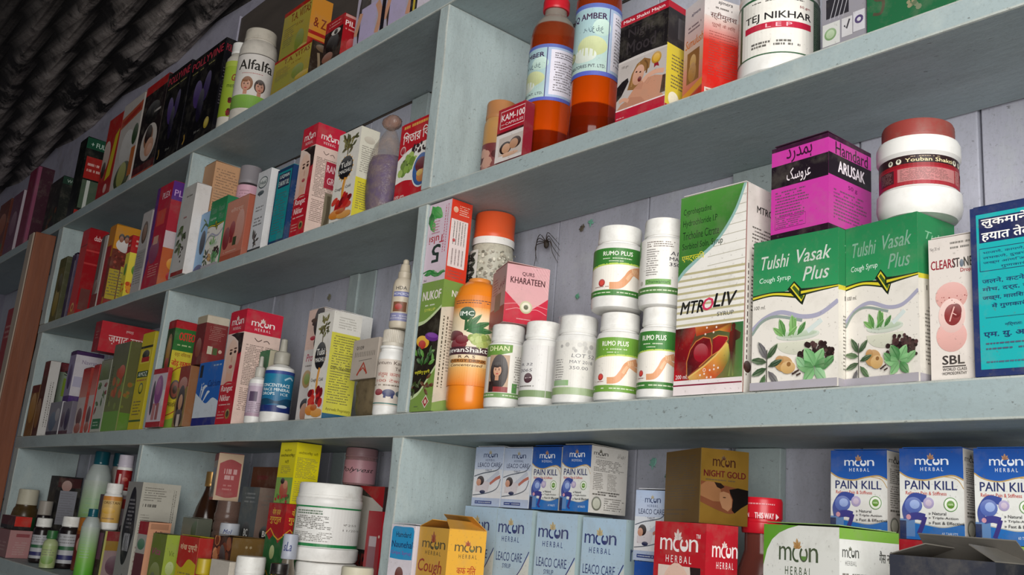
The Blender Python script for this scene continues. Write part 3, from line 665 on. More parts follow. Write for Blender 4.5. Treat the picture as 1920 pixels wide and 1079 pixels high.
def vasak_art(silver):
    def f(a):
        a.rect(0, 0, 1, 1, '#e3ddd4')
        a.wave([(0, .63), (.35, .635), (.7, .635), (1, .625)], [(0, 1), (1, 1)], '#2f8f58', '#267c4c')
        a.wave([(0, .598), (.25, .612), (.56, .575)], [(0, .632), (.25, .642), (.56, .622)], '#1c2a1a'); a.wave([(0, .608), (.25, .621), (.54, .588)], [(0, .622), (.25, .634), (.54, .608)], '#d8c832')
        a.poly([(.42, .645), (.50, .695), (.645, .60), (.60, .53), (.57, .545)], '#1a2416'); a.poly([(.455, .655), (.50, .682), (.625, .592), (.585, .552)], '#d8cc38'); a.poly([(.475, .652), (.50, .667), (.612, .585), (.59, .565)], '#3f5a24')
        a.wave([(.56, .588), (.75, .602), (1, .616)], [(.56, .640), (.75, .634), (1, .634)], '#1c2a1a'); a.wave([(.58, .604), (.75, .612), (1, .621)], [(.58, .622), (.75, .624), (1, .629)], '#d8c832')
        a.txt('Tulshi', .10, .80, .44, .89, silver, .012, .3); a.txt('Vasak', .53, .81, .92, .90, silver, .012, .3); a.txt('Plus', .60, .685, .90, .775, silver, .012, .3)
        a.txt('Cough Syrup', .08, .70, .46, .745, '#dff0e4', .002, .15); a.txt('100 ml.', .02, .535, .16, .56, '#55524c', 0, .15)
        a.curve([(0, .40), (.15, .47), (.35, .50), (.6, .455), (.8, .46), (1, .53)], .045, '#a5a3b8'); a.curve([(0, .37), (.12, .45), (.3, .475), (.6, .43)], .03, '#8b9a92')
        a.ell(.55, .34, .25, .035, '#cfd6c8'); a.ell(.55, .30, .25, .085, '#d5d5c2', a0=180, a1=360); a.ell(.55, .345, .22, .02, '#b9c8b0'); a.curve([(.66, .355), (.82, .42)], .05, '#cfd8d4', sub=0)
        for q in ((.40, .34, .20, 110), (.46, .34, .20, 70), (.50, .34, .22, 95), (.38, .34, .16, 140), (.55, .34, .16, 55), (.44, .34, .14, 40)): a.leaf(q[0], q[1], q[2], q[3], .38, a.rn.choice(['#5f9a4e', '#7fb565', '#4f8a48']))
        a.blobs(.58, .155, .97, .235, 60, .028, ['#2c1c1c', '#3d2828', '#4e3534', '#241616']); a.blobs(.66, .22, .90, .275, 24, .027, ['#2c1c1c', '#3d2828', '#4e3534'])
        a.ell(.40, .16, .105, .05, '#c09358', rot=-12); a.ell(.45, .135, .085, .04, '#d0a86c'); a.ell(.35, .185, .05, .03, '#b98a50'); a.circ(.46, .155, .025, '#8e6438', 8)
        for q in ((.2, .2, .2, 50), (.2, .2, .22, 120), (.2, .14, .2, 200), (.22, .12, .2, 310), (.2, .18, .2, 170), (.22, .15, .18, 20), (.18, .1, .18, 250)): a.leaf(q[0], q[1], q[2], q[3], .36, a.rn.choice(['#3f5a3c', '#56754e', '#6f6a70', '#2f4a34']))
        a.curve([(.2, .05), (.2, .26)], .012, '#55524c', sub=0)
        for q in ((.75, .13, .2, 60), (.75, .13, .22, 120), (.75, .13, .2, 10), (.75, .12, .2, 170), (.75, .12, .18, 230), (.76, .12, .18, 310), (.86, .13, .14, 40), (.64, .13, .14, 130)): a.leaf(q[0], q[1], q[2], q[3], .6, a.rn.choice(['#5a9c5c', '#7ab878', '#4c8c50', '#8fc490']))
        for q in ((.5, .09), (.55, .08), (.53, .1)): a.curve([(q[0], q[1]), (q[0] + .05, q[1] + .012)], .018, '#3a2622', sub=0)
        a.rect(0, 0, 1, .05, '#a9a4ac')
    return f
def s_vasak(a):
    a.rect(0, 0, 1, 1, '#d9d4ca'); a.wave([(0, .63), (.5, .64), (1, .62)], [(0, 1), (1, 1)], '#2a7f4e'); a.wave([(0, .60), (.5, .615), (1, .6)], [(0, .63), (.5, .64), (1, .62)], '#d0c440')
    a.txt('Tulshi', .2, .85, .9, .90, '#7fb490', .01, .3); a.txt('Cough', .35, .72, .9, .76, '#dff0e4'); a.txt('100 ml', .2, .54, .8, .57, '#55524c'); a.lines(.15, .1, .9, .45, 12, '#77746c')
    a.ring(.6, .2, .3, .06, '#3a5a78', 60, 250); a.rect(0, 0, 1, .05, '#a9a4ac')
carton('c_vasak1', 'syrup_carton', 'green and white cough syrup carton with a flat front, beside the tall liver-picture carton', 'box', ('#e3ddd4', '#d9d4ca', '#2f8f58'), vasak_art('#c9cfc6'), s_vasak, group='green cough syrup cartons', fold=False)
carton('c_vasak2', 'syrup_carton', 'green and white cough syrup carton under the white jar with a red lid', 'box', ('#dcd5c8', '#d9d4ca', '#2f8f58'), vasak_art('#7fa890'), s_vasak, group='green cough syrup cartons', fold=False)
def f_clear(a):
    a.rect(0, 0, 1, 1, '#dcd3cb', '#d4cbc4'); a.txt('Net.30 ml', .04, .915, .26, .94, '#4a4644'); a.lines(.5, .90, 1, .97, 2, '#6a6662')
    a.txt('CLEARST', .05, .775, .70, .84, '#8c1c2c', .02); a.txt('ST', .55, .775, .70, .84, '#44423f', .02); a.ell(.75, .80, .045, .028, '#6a7480'); a.txt('NE', .80, .775, .99, .84, '#44423f', .02); a.txt('Drops', .72, .73, .99, .765, '#a01c2c', .015)
    a.ell(.5, .575, .36, .10, '#d8a49c'); a.ell(.48, .30, .34, .11, '#dba8a0'); a.ell(.5, .44, .30, .12, '#e2c0b8'); a.ell(.52, .445, .19, .075, '#8a3434'); a.ell(.6, .47, .12, .05, '#7a2a2c')
    a.curve([(.45, .40), (.5, .45), (.56, .50)], .03, '#e0b0a8'); a.curve([(.5, .46), (.6, .44)], .02, '#e0b0a8', sub=0); a.blobs(.25, .5, .85, .58, 12, .012, ['#8a3434'])
    a.txt('SBL', .27, .105, .75, .165, '#3a3432', .03); a.rect(.27, .088, .78, .095, '#3a3432'); a.txt('WORLD CLASS', .27, .062, .80, .082, '#3a3432', .01); a.txt('HOMOEOPATHY', .27, .034, .80, .054, '#3a3432', .01)
carton('c_clear', 'drops_carton', 'cream drops carton with a pale red kidney picture, beside the turquoise carton', 'box', '#d8cfc8', f_clear)
def f_teal(a):
    a.rect(0, 0, 1, 1, '#23305e'); a.rect(.07, .04, .97, .955, '#19a5a8'); a.circ(.07, .955, .0, '#19a5a8')
    a.rect(.10, .78, .96, .93, '#1d2550')
    a.txt('लुकमाने', .13, .865, .66, .935, '#f2efe8', .025); a.txt('हयात तेल', .13, .785, .70, .855, '#f2efe8', .025)
    a.curve([(.10, .61), (.10, .745), (.955, .745), (.955, .61), (.10, .61)], .008, '#20345e', sub=0)
    for t, y in (('भाजणे, कापणे, मुकामार', .715), ('लचकणे, दुखणे, सुजणे', .685), ('जख्म आणि आंगाचेगाठ', .655), ('गुणकारी', .625)): a.txt(t, .14 if len(t) > 9 else .34, y - .008, (.88 if len(t) > 9 else .64), y + .014, '#1f3262', .004)
    for t, y in (('जलने, कटने, चोट', .545), ('मोच, दर्द, सूजन', .495), ('जख्म, मालिश आदि', .445), ('में गुणकारी।', .395)): a.txt(t, .12 if len(t) > 12 else .22, y - .012, .80 if len(t) > 12 else .65, y + .022, '#1f3262', .012)
    a.curve([(.15, .335), (.85, .335)], .006, '#1f5a6e', sub=0)
    a.txt('निर्माता:', .36, .275, .55, .30, '#1f3262', .006); a.txt('एम. यु. अमरेली', .12, .215, .82, .26, '#1f3262', .02)
    for y in (.175, .145): a.lines(.14, y, .9, y + .02, 1, '#1f3262')
    a.lines(.14, .07, .85, .09, 1, '#1f4a6e')
carton('c_teal', 'oil_carton', 'turquoise oil carton with a navy border and Hindi lettering at the right edge', 'box', ('#23305e', '#1c2850'), f_teal)
def f_arusak(a):
    a.rect(0, 0, 1, 1, '#c63a9e'); a.rect(0, .955, 1, 1, '#3a1430'); a.rect(0, 0, 1, .075, '#24101f'); a.rect(0, .56, 1, .80, '#1d121c')
    a.txt('ﺩﺭﺪﻤﮨ', .27, .80, .72, .95, '#3a1430', .012); a.txt('ﮏﺳﻭﺮﻋ', .28, .575, .70, .74, '#f0e4ea', .006)
    a.lines(.08, .24, .70, .52, 7, '#5c1650'); a.curve([(.08, .12), (.08, .24), (.62, .24), (.62, .12), (.08, .12)], .006, '#5c1650', sub=0); a.lines(.10, .125, .6, .235, 4, '#5c1650')
def s_arusak(a):
    a.rect(0, 0, 1, 1, '#c43a9c'); a.rect(0, .955, 1, 1, '#3a1430'); a.rect(0, 0, 1, .075, '#24101f'); a.rect(0, .58, 1, .81, '#1d121c')
    a.txt('Hamdard', .16, .815, .92, .945, '#24101f', .01); a.txt('ARUSAK', .22, .635, .84, .755, '#f2e8ee', .03)
    a.txt('50 g', .45, .485, .66, .54, '#5c1650'); a.lines(.12, .14, .92, .46, 7, '#6a1c5c')
carton('c_arusak', 'powder_carton', 'magenta and black square carton on top of the green cough syrup carton', 'box', ('#c63a9e', '#c43a9c', '#4a2a40'), f_arusak, s_arusak, flap=2)
def l_yauban(a):
    a.rect(0, 0, 1, 1, '#9c1c2c'); a.rect(0, .72, 1, 1, '#2c1a1c'); a.rect(0, .62, 1, .72, '#8a1a22'); a.txt('Youban Shakti', .34, .765, .70, .89, '#e6d8a8', .025); a.lines(.38, .9, .66, .97, 1, '#a08a70')
    for x in (.22, .29, .73, .80): a.circ(x, .82, .022, '#d8d4c0', 12); a.leaf(x, .78, .03, 90, .7, '#3a2a28')
    a.rect(.28, .12, .72, .56, '#b87878'); a.lines(.30, .15, .70, .54, 8, '#6a3438'); a.rect(.10, .12, .25, .56, '#4a2228'); a.lines(.11, .15, .24, .54, 8, '#8a5a5c'); a.lines(.73, .1, .80, .58, 9, '#d8b0a8')
    a.woman(.86, .40, .03, '#d0a088', '#2a1816')
vessel('c_yauban', 'capsule_jar', 'white plastic jar with a dull red lid and dark red label, on the green carton', 'jar',
       [(.7, 0), (.9, .01), (.99, .06), (1.03, .12), (1.02, .26), (.95, .285), (.95, .60), (1.02, .63), (1.02, .76), (.98, .80), (.9, .81)], W_PL, (.80, 1.0, .90), plastic('#8e3a34', .5, dust=.6), (.29, .595, 200, 40, l_yauban, .955), ribs=.012)

def l_rumo(a, shade=1):
    g = '#3a7a32' if shade == 1 else '#6f9e3c'
    a.rect(0, 0, 1, 1, '#ece6dc'); a.rect(0, .68, 1, 1, g); a.wave([(0, .60), (.35, .66), (.7, .68), (1, .66)], [(0, .70), (.35, .70), (.7, .72), (1, .70)], g)
    a.curve([(0, .585), (.3, .65), (.65, .672), (1, .66)], .022, '#b8cc5c'); a.txt('RUMO PLUS', .30, .84, .66, .93, '#f4f2e6', .02); a.lines(.30, .755, .68, .80, 1, '#dfe8cc'); a.lines(.38, .70, .56, .74, 1, '#dfe8cc')
    a.curve([(.80, .58), (.66, .50), (.60, .36), (.52, .22), (.40, .20)], .085, '#d89a70'); a.curve([(.78, .55), (.66, .47), (.60, .34)], .04, '#e4b48e'); a.curve([(.90, .40), (.78, .44), (.66, .52)], .06, '#dca47c'); a.curve([(.9, .52), (.78, .53), (.68, .56)], .05, '#d4966c')
    for i in range(3): a.curve([(.66 + .03 * i, .58), (.68 + .03 * i, .50)], .022, '#e6b890', sub=0)
    a.circ(.30, .27, .045, '#b02424'); a.circ(.30, .27, .03, '#d84a40', 12); a.lines(.2, .17, .40, .2, 1, '#8a2020')
    a.rect(0, 0, 1, .12, g); a.lines(.15, .035, .9, .085, 1, '#d8e4c4', dens=.95)
def l_info(a):
    a.rect(0, 0, 1, 1, '#e8e4de'); a.rect(0, 0, 1, .12, '#4f7e40'); a.lines(.15, .03, .9, .085, 1, '#d8e4c4', dens=.95)
    a.lines(.26, .84, .70, .96, 3, '#6a5a52'); a.lines(.26, .32, .44, .82, 9, '#5c5854'); a.txt('A1B', .58, .70, .76, .77, '#2c2a38', .01, .1); a.txt('MAY', .57, .60, .76, .665, '#2c2a38', .01); a.txt('3500', .57, .50, .78, .565, '#2c2a38', .01)
    a.rect(.26, .16, .60, .26, '#7aa860'); a.txt('Dhanwantari', .28, .18, .58, .24, '#2c5a2c', .01); a.circ(.19, .2, .03, '#b8b4a8'); a.wave([(0, .55), (.06, .62), (.12, .72)], [(0, 1), (.06, 1), (.12, 1)], '#4c8a3c')
RC = (.80, 1.0, .87)
vessel('c_rumo3', 'pill_bottle', 'white pill bottle with a bright green joint-pain label, left one of the upper row', 'bottle', PILL, W_PL, RC, W_CAP, (.14, .70, 190, 44, l_rumo), ribs=.02)
vessel('c_rumo4', 'pill_bottle', 'white pill bottle turned to show printed text, upper row against the liver-picture carton', 'bottle', PILL, W_PL, RC, W_CAP, (.13, .74, 190, 42, l_info), ribs=.02)
vessel('c_rumo1', 'pill_bottle', 'white pill bottle with an olive green joint-pain label in the lower row', 'bottle', PILL, W_PL, RC, W_CAP, (.10, .70, 190, 36, lambda a: l_rumo(a, 2)), ribs=.02)
vessel('c_rumo2', 'pill_bottle', 'white pill bottle with green joint-pain label, lower row half behind the liver-picture carton', 'bottle', PILL, W_PL, RC, W_CAP, (.10, .72, 190, 26, l_rumo), ribs=.02)
def l_wrapjar(a):
    a.rect(0, 0, 1, 1, '#dedad2'); a.rect(0, 0, 1, .13, '#8aa860'); a.lines(.2, .25, .36, .66, 7, '#5c5854'); a.txt('LOT 52', .44, .68, .74, .75, '#4a4852', 0, .1); a.txt('MAY 2018', .42, .57, .72, .63, '#4a4852'); a.txt('350.00', .42, .46, .66, .52, '#4a4852')
    a.rect(.18, .16, .42, .26, '#7aa860'); a.circ(.82, .33, .05, '#5a2420'); a.blobs(.25, .75, .7, .95, 10, .03, ['#b8b4ae', '#c8c4be', '#a4a09c'])
def film(root, r, h):
    V, F = [], []; seg = 40; rn = random.Random(4)
    pr = [(1.03, .02), (1.05, .25), (1.04, .5), (1.05, .72), (.98, .8), (.93, .86), (.92, 1.0), (.7, 1.015)]
    for i, (a_, b) in enumerate(pr):
        for k in range(seg):
            t = 2 * math.pi * k / seg; q = a_ * r * (1 + rn.uniform(0, .035)); V.append((q * math.cos(t), q * math.sin(t), b * h))
    for i in range(len(pr) - 1):
        for k in range(seg): F.append((i * seg + k, i * seg + (k + 1) % seg, (i + 1) * seg + (k + 1) % seg, (i + 1) * seg + k))
    link('wrap_film', pydata('wrap_film', V, F, True, 20), FILM, root)
def film_mat():
    t = NT('thin_film'); t.b.inputs['Base Color'].default_value = H('#f0f0ee'); t.b.inputs['Roughness'].default_value = .2
    v = t.coord(); t.l(t.ramp(t.noise(v, 45, 5, .6), [(.35, .03), (.75, .34)]), t.b.inputs['Alpha']); return t.m
FILM = film_mat()
vessel('c_wrapjar', 'pill_bottle', 'white pill bottle sealed in crinkled clear film, middle of the lower row', 'bottle', PILL, W_PL, RC, W_CAP, (.10, .70, 200, 44, l_wrapjar), ribs=.02, extra=film)
def l_plain(a):
    a.rect(0, 0, 1, 1, '#dcd9d6'); a.rect(0, 0, 1, .13, '#7d9468'); a.rect(.62, 0, .63, 1, '#c4c0bc'); a.circ(.36, .36, .07, '#4a2430'); a.curve([(.31, .36), (.41, .37)], .012, '#d8c8c8', sub=0); a.lines(.2, .18, .48, .23, 1, '#55504c')
    a.txt('R 32', .22, .60, .42, .65, '#55525c', 0, .1); a.txt('3065', .2, .48, .42, .54, '#55525c', 0, .1)
    a.lines(.02, .2, .14, .8, 8, '#6a6662')
vessel('c_plain', 'pill_bottle', 'plain white pill bottle with a small dark round seal on its label', 'bottle', PILL, W_PL, RC, W_CAP, (.10, .70, 200, 40, l_plain), ribs=.02)
def l_han(a):
    a.rect(0, 0, 1, 1, '#e4e0d8'); a.wave([(0, .78), (.3, .78), (.55, .86)], [(0, 1), (.3, 1), (.55, 1)], '#6c9440'); a.txt('DHAN', .18, .88, .50, .97, '#e8ecb8', .02)
    a.rect(.20, .10, .52, .80, '#b89a80'); a.ell(.37, .48, .14, .33, '#2c1c1a'); a.woman(.35, .50, .075, '#d4a080', '#2a1a16', hairside=.2); a.rect(.22, .10, .52, .2, '#8a3030'); a.rect(.22, .1, .3, .3, '#2c1c1a')
    a.lines(.60, .2, .90, .8, 10, '#8a8680'); a.rect(.58, .10, .66, .28, '#5c9050'); a.rect(0, 0, 1, .09, '#6f9658'); a.lines(.1, .02, .9, .07, 1, '#d8e4c4')
vessel('c_han', 'pill_bottle', 'white pill bottle with a dark-haired woman on its label, beside the mango drink bottle', 'bottle', PILL, W_PL, RC, W_CAP, (.12, .74, 200, 56, l_han), ribs=.02)
def f_qurs(a): a.rect(0, 0, 1, 1, '#c8a8a4', '#b89894'); a.rect(0, 0, 1, .3, '#a84a50'); a.txt('ﺱﺮﻗ', .5, .62, .9, .8, '#8a4a58', .01); a.rect(.3, .25, .7, .55, '#8a7a70'); a.lines(.1, .55, .45, .85, 5, '#a87078')
def s_qurs(a):
    a.rect(0, 0, 1, 1, '#e3adad', '#d9a2a6')
    for i in range(7): a.curve([(.55 + i * .07, 1.0), (1.0, .55 + i * .07)], .006, '#efc4c4', sub=0)
    a.wave([(0, 0), (.5, 0), (1, 0)], [(0, .52), (.25, .36), (.5, .22), (.75, .33), (1, .48)], '#c01c36', '#cc2440')
    a.curve([(0, .30), (.3, .34), (.5, .28), (.7, .34), (1, .31)], .012, '#e89aa0'); a.curve([(.04, .2), (.3, .26), (.5, .22), (.74, .27), (.98, .2)], .012, '#e89aa0')
    a.circ(.5, .29, .145, '#c8c49a'); a.circ(.5, .29, .11, '#e8e0c8'); a.circ(.5, .29, .055, '#6a6a50', 12)
    a.txt('QURS', .36, .815, .64, .89, '#4a2428', .015); a.txt('KHARATEEN', .10, .68, .90, .785, '#4a2024', .022); a.lines(.3, .06, .7, .1, 1, '#e89aa0')
carton('c_qurs', 'tablet_carton', 'small pink and red carton standing on top of two pill bottles', 'box', ('#c8a8a4', '#dfa8a8', '#d8b0ac'), f_qurs, s_qurs, flap=3)
def l_imc(a):
    a.rect(0, 0, 1, 1, '#e9c088', '#e07f24'); a.rect(0, .42, 1, .75, '#ece0cc', '#f0d8b0'); a.rect(0, .75, 1, .86, '#f0d8b0', '#e8a04c'); a.rect(0, .2, 1, .42, '#efc98c', '#ece0cc'); a.rect(0, 0, 1, .2, '#e87e1c', '#eeb468')
    a.lines(.2, .90, .8, .95, 2, '#6a3010')
    a.ell(.40, .79, .115, .075, '#17502c'); a.txt('IMC', .305, .765, .495, .815, '#f0f4ea', .03)
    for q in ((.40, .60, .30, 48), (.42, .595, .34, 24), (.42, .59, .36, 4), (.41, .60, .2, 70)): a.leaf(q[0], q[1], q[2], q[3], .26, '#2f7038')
    a.rect(.385, .60, .42, .74, '#20582c'); a.ell(.22, .55, .16, .055, '#6e1420'); a.ell(.30, .45, .14, .06, '#841a28'); a.ell(.36, .50, .10, .05, '#7a1624'); a.ell(.60, .52, .16, .055, '#8a9a50'); a.blobs(.48, .46, .72, .55, 16, .04, ['#a8b868', '#8fa050', '#c0cc84'])
    a.blobs(.6, .42, .86, .48, 9, .045, ['#a8b45c', '#b8c478'])
    a.rect(.10, .335, .74, .42, '#4a2c34'); a.txt('JeevanShakti', .08, .342, .73, .412, '#f4f0e8', .02); a.txt('R A S', .34, .295, .56, .325, '#4a2010', .01)
    a.rect(.22, .245, .70, .285, '#b87a3c'); a.txt('ENERGY DRINK', .20, .252, .70, .280, '#2c1410', .02); a.txt('Concentrated', .22, .205, .66, .235, '#4a2010', .008, .2)
M_ORANGE = solid('orange_drink', '#e8841f', .25, dust=.1)
vessel('c_imc', 'drink_bottle', 'orange herbal drink bottle with a round green badge and aloe leaves', 'bottle',
       [(.6, 0), (.85, 0), (1.0, .03), (1.04, .1), (1.02, .2), (1.04, .22), (1.04, .80), (1.0, .865), (.90, .92), (.68, .96), (.5, .972)], M_ORANGE, (.965, 1.0, .52), plastic('#d8883c'), [(.18, .845, 190, 46, l_imc, 1.055)], lean=(0, 0), seg=48)
def l_damask(a):
    a.rect(0, 0, 1, 1, '#b8b4a4'); a.blobs(.3, 0, 1, 1, 260, .022, ['#d8d2c0', '#8c8678', '#c0b8a4', '#a09888', '#6f6a5c']); a.rect(0, 0, .32, 1, '#d4d0c8')
    for i in range(6):
        y = .08 + i * .16; a.circ(.16, y, .06, '#2a2826'); a.circ(.16, y, .03, '#d4d0c8', 10)
        for g in (30, 150, 210, 330): a.leaf(.16, y, .15, g, .5, '#2a2826')
vessel('c_orangelid', 'spice_jar', 'clear jar of pale seeds with a bright orange screw lid and dark floral strip', 'jar',
       [(.8, 0), (.97, .01), (1, .04), (1, .78), (.97, .82), (.94, .84), (.94, .85)], solid('seed_fill', '#b8b2a0', .6, dust=.6, dustc='#6f695c', sc_=260), (.865, 1.0, .98), plastic('#e0582a', .4, dust=.15),
       [(.50, .80, 170, 45, l_damask, 1.005), (.835, .87, 359, 45, plain('#e6e2dc'), 1.0)])
def f_nukof(a):
    a.rect(0, 0, 1, 1, '#7c9a48'); a.wave([(0, .10), (.35, .14), (.7, .24), (1, .33)], [(0, .68), (.3, .69), (.65, .73), (1, .79)], '#241d14')
    a.wave([(0, .66), (.3, .675), (.65, .72), (1, .78)], [(0, .69), (.3, .70), (.65, .745), (1, .80)], '#c8d8a4'); a.wave([(0, .09), (.35, .13), (.7, .23), (1, .32)], [(0, .12), (.35, .155), (.7, .255), (1, .345)], '#c8d8a4')
    a.txt('NUKOF', .08, .855, .92, .925, '#f0e4e0', .03); a.lines(.2, .80, .7, .825, 1, '#e8ecd8'); a.txt('SYRUP', .22, .765, .72, .787, '#e0e060', .005)
    a.ell(.30, .53, .17, .085, '#e8b438', rot=75); a.ell(.28, .51, .12, .05, '#c0382c', rot=75); a.ell(.70, .56, .12, .09, '#6a2c88', rot=78); a.ell(.72, .57, .06, .07, '#8a4aa8', rot=78)
    for i in range(14): a.leaf(a.rn.uniform(.1, .9), a.rn.uniform(.34, .44), .3, a.rn.uniform(0, 180), .4, a.rn.choice(['#3f7430', '#55903c', '#6ca848', '#2f5c28']))
    for i in range(12): a.leaf(a.rn.uniform(.05, .8), a.rn.uniform(.16, .26), .26, a.rn.uniform(0, 360), .4, a.rn.choice(['#5a2c1c', '#6f3a24', '#3c4c20']))
    a.txt('যষ্টিমধু তুলসী', .10, .275, .78, .31, '#e0d83c', .015)
    a.poly([(.72, .02), (.88, .07), (.72, .12), (.56, .07)], '#e8dcd0'); a.poly([(.72, .03), (.85, .07), (.72, .11), (.59, .07)], '#a02c24'); a.circ(.72, .07, .06, '#e0c0b4', 10); a.lines(.2, .03, .42, .045, 1, '#55703a')
def s_nukof(a):
    a.rect(0, 0, 1, 1, '#d8cfbc'); a.wave([(0, .78), (.5, .81), (1, .8)], [(0, 1), (1, 1)], '#7c9a48'); a.wave([(0, 0), (1, 0)], [(0, .06), (.5, .1), (1, .1)], '#8aa858'); a.vlines(.06, .18, .3, .72, 2, '#5c5648'); a.txt('NUKOF', .3, .88, 1, .93, '#f0e4e0', .02); a.lines(.3, .3, .95, .7, 14, '#8a8270')
carton('c_nukof', 'syrup_carton', 'olive green cough syrup carton with fruit and leaves, against the divider', 'box', ('#7c9a48', '#d8cfbc'), f_nukof, s_nukof, fold=False)
def f_tulsi5(a):
    a.rect(0, 0, 1, 1, '#d8c4d0'); 
    for q in ((.1, .98, .5, -60), (.15, .95, .6, -35), (.08, .9, .5, -80), (.1, .8, .45, -60)): a.leaf(q[0], q[1], q[2], q[3], .55, a.rn.choice(['#2f8a3c', '#4ca850', '#287434']))
    a.txt('Tulsi', .12, .48, .80, .575, '#b02c3c', .02, 0, 180); a.txt('5', .30, .24, .66, .46, '#2c3a34', .03, 0, 180)
    a.lines(.2, .60, .6, .78, 4, '#c0788c'); a.vlines(.72, .35, .92, .95, 2, '#c0687c')
    for q in ((.05, .1, .5, 10), (.3, .12, .5, -15), (.6, .06, .4, 20)): a.leaf(q[0], q[1], q[2], q[3], .3, '#3c9448')
    a.curve([(0, .13), (.3, .15), (.6, .09), (1, .1)], .04, '#2c7a38'); a.txt('PE', .05, .02, .18, .045, '#55484c', 0, 0, 180)
def s_tulsi5(a):
    a.rect(0, 0, 1, 1, '#d8381f'); a.circ(.22, .88, .12, '#e8b090'); a.lines(.4, .82, .92, .95, 4, '#f0c8b0'); a.rect(.05, .17, .86, .76, '#e8d8d4'); a.vlines(.15, .45, .80, .74, 5, '#4a5048'); a.circ(.25, .5, .07, '#c04a4a'); a.vlines(.15, .2, .8, .40, 4, '#6a5454'); a.lines(.1, .03, .9, .14, 3, '#a8281a')
carton('c_tulsi5', 'syrup_carton', 'pink and red carton standing upside down on the olive green carton', 'box', ('#d8c4d0', '#d8381f', '#d0402c'), f_tulsi5, s_tulsi5, fold=False)
# ------------------------------------------------------------------ right bay of shelf B
def l_amber(a):
    a.rect(0, 0, 1, 1, '#a9bcd8'); a.rect(0, .94, 1, 1, '#5c6cb4'); a.rect(0, 0, 1, .06, '#5560b8'); a.rect(0, .06, .56, .93, '#b4ccc4', '#a4c4cc'); a.ell(.38, .40, .17, .14, '#c8d098'); a.ell(.30, .28, .14, .10, '#d8e0d4'); a.ell(.48, .66, .10, .12, '#c4e0d4')
    a.rect(.555, .06, .565, .94, '#4a4a78'); a.rect(.60, .10, .98, .90, '#e0dce8'); a.lines(.64, .74, .92, .86, 3, '#55505c'); a.lines(.64, .16, .95, .70, 9, '#77727c')
    a.txt('ARQ AMBER', .02, .76, .53, .86, '#3a1c48', .03); a.txt('عرق عنبر'[::-1], .28, .58, .50, .68, '#3c4a5c', .004)
    a.circ(.12, .30, .06, '#7a7a3c'); a.circ(.12, .30, .045, '#d8d4a0'); a.circ(.12, .3, .02, '#6a6a3c', 8); a.txt('LABORATORIES PVT. LTD.', .04, .105, .54, .15, '#3a3a4c', .01)
AMB = [(.7, 0), (.92, .0), (1, .02), (1.02, .06), (1.0, .10), (1, .72), (.985, .76), (.93, .805), (.80, .85), (.62, .88), (.50, .895), (.48, .905), (.48, .945)]
CAPR = plastic('#c41c2a', .35, dust=.1)
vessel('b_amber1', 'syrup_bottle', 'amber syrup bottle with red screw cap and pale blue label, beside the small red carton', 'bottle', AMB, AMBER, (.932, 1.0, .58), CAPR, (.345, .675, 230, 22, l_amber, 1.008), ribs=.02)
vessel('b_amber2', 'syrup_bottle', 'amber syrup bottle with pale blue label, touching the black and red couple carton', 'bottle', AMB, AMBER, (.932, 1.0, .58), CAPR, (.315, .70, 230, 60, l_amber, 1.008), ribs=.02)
def couple(a, x0, y0, x1, y1, bgc='#5a2a26'):
    w, h = x1 - x0, y1 - y0
    a.rect(x0, y0, x1, y1, bgc)
    a.ell(x0 + .30 * w, y0 + .45 * h, .26 * w, .30 * h, '#2a1814'); a.ell(x0 + .32 * w, y0 + .42 * h, .18 * w, .24 * h, '#c89878'); a.ell(x0 + .70 * w, y0 + .58 * h, .24 * w, .28 * h, '#3a2018'); a.ell(x0 + .64 * w, y0 + .54 * h, .18 * w, .24 * h, '#b88868')
    a.ell(x0 + .45 * w, y0 + .10 * h, .4 * w, .10 * h, '#d0a488')
def f_kam(a):
    a.rect(0, 0, 1, 1, '#d8d0cc'); a.rect(0, .55, 1, 1, '#a81428'); a.rect(0, .51, 1, .55, '#4a1418'); a.curve([(.10, .62), (.10, .94), (.99, .94), (.99, .62), (.10, .62)], .02, '#e8c8c8', sub=0)
    a.txt('KAM-100', .14, .755, 1.0, .875, '#f0e4e2', .03); a.txt('CAPSULES', .3, .665, .95, .715, '#f0e4e2', .006); a.rect(.14, .685, .27, .692, '#f0e4e2')
    couple(a, .12, .06, 1, .44, '#c0b4ac'); a.rect(0, 0, .3, .1, '#d8d0cc')
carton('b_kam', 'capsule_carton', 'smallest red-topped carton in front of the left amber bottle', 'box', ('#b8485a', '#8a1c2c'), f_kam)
def l_brownjar(a): a.rect(0, 0, 1, 1, '#7a3a3c'); a.blobs(.1, .1, .9, .9, 26, .09, ['#b07a70', '#8a4a48', '#c89a88', '#5c2828'])
vessel('b_brownjar', 'honey_jar', 'tan plastic jar with a dark pink label in the corner by the divider', 'jar', JAR, plastic('#b98a52', .4), (.80, 1.0, .95), plastic('#b0784a', .45), (.02, .50, 220, 50, l_brownjar))
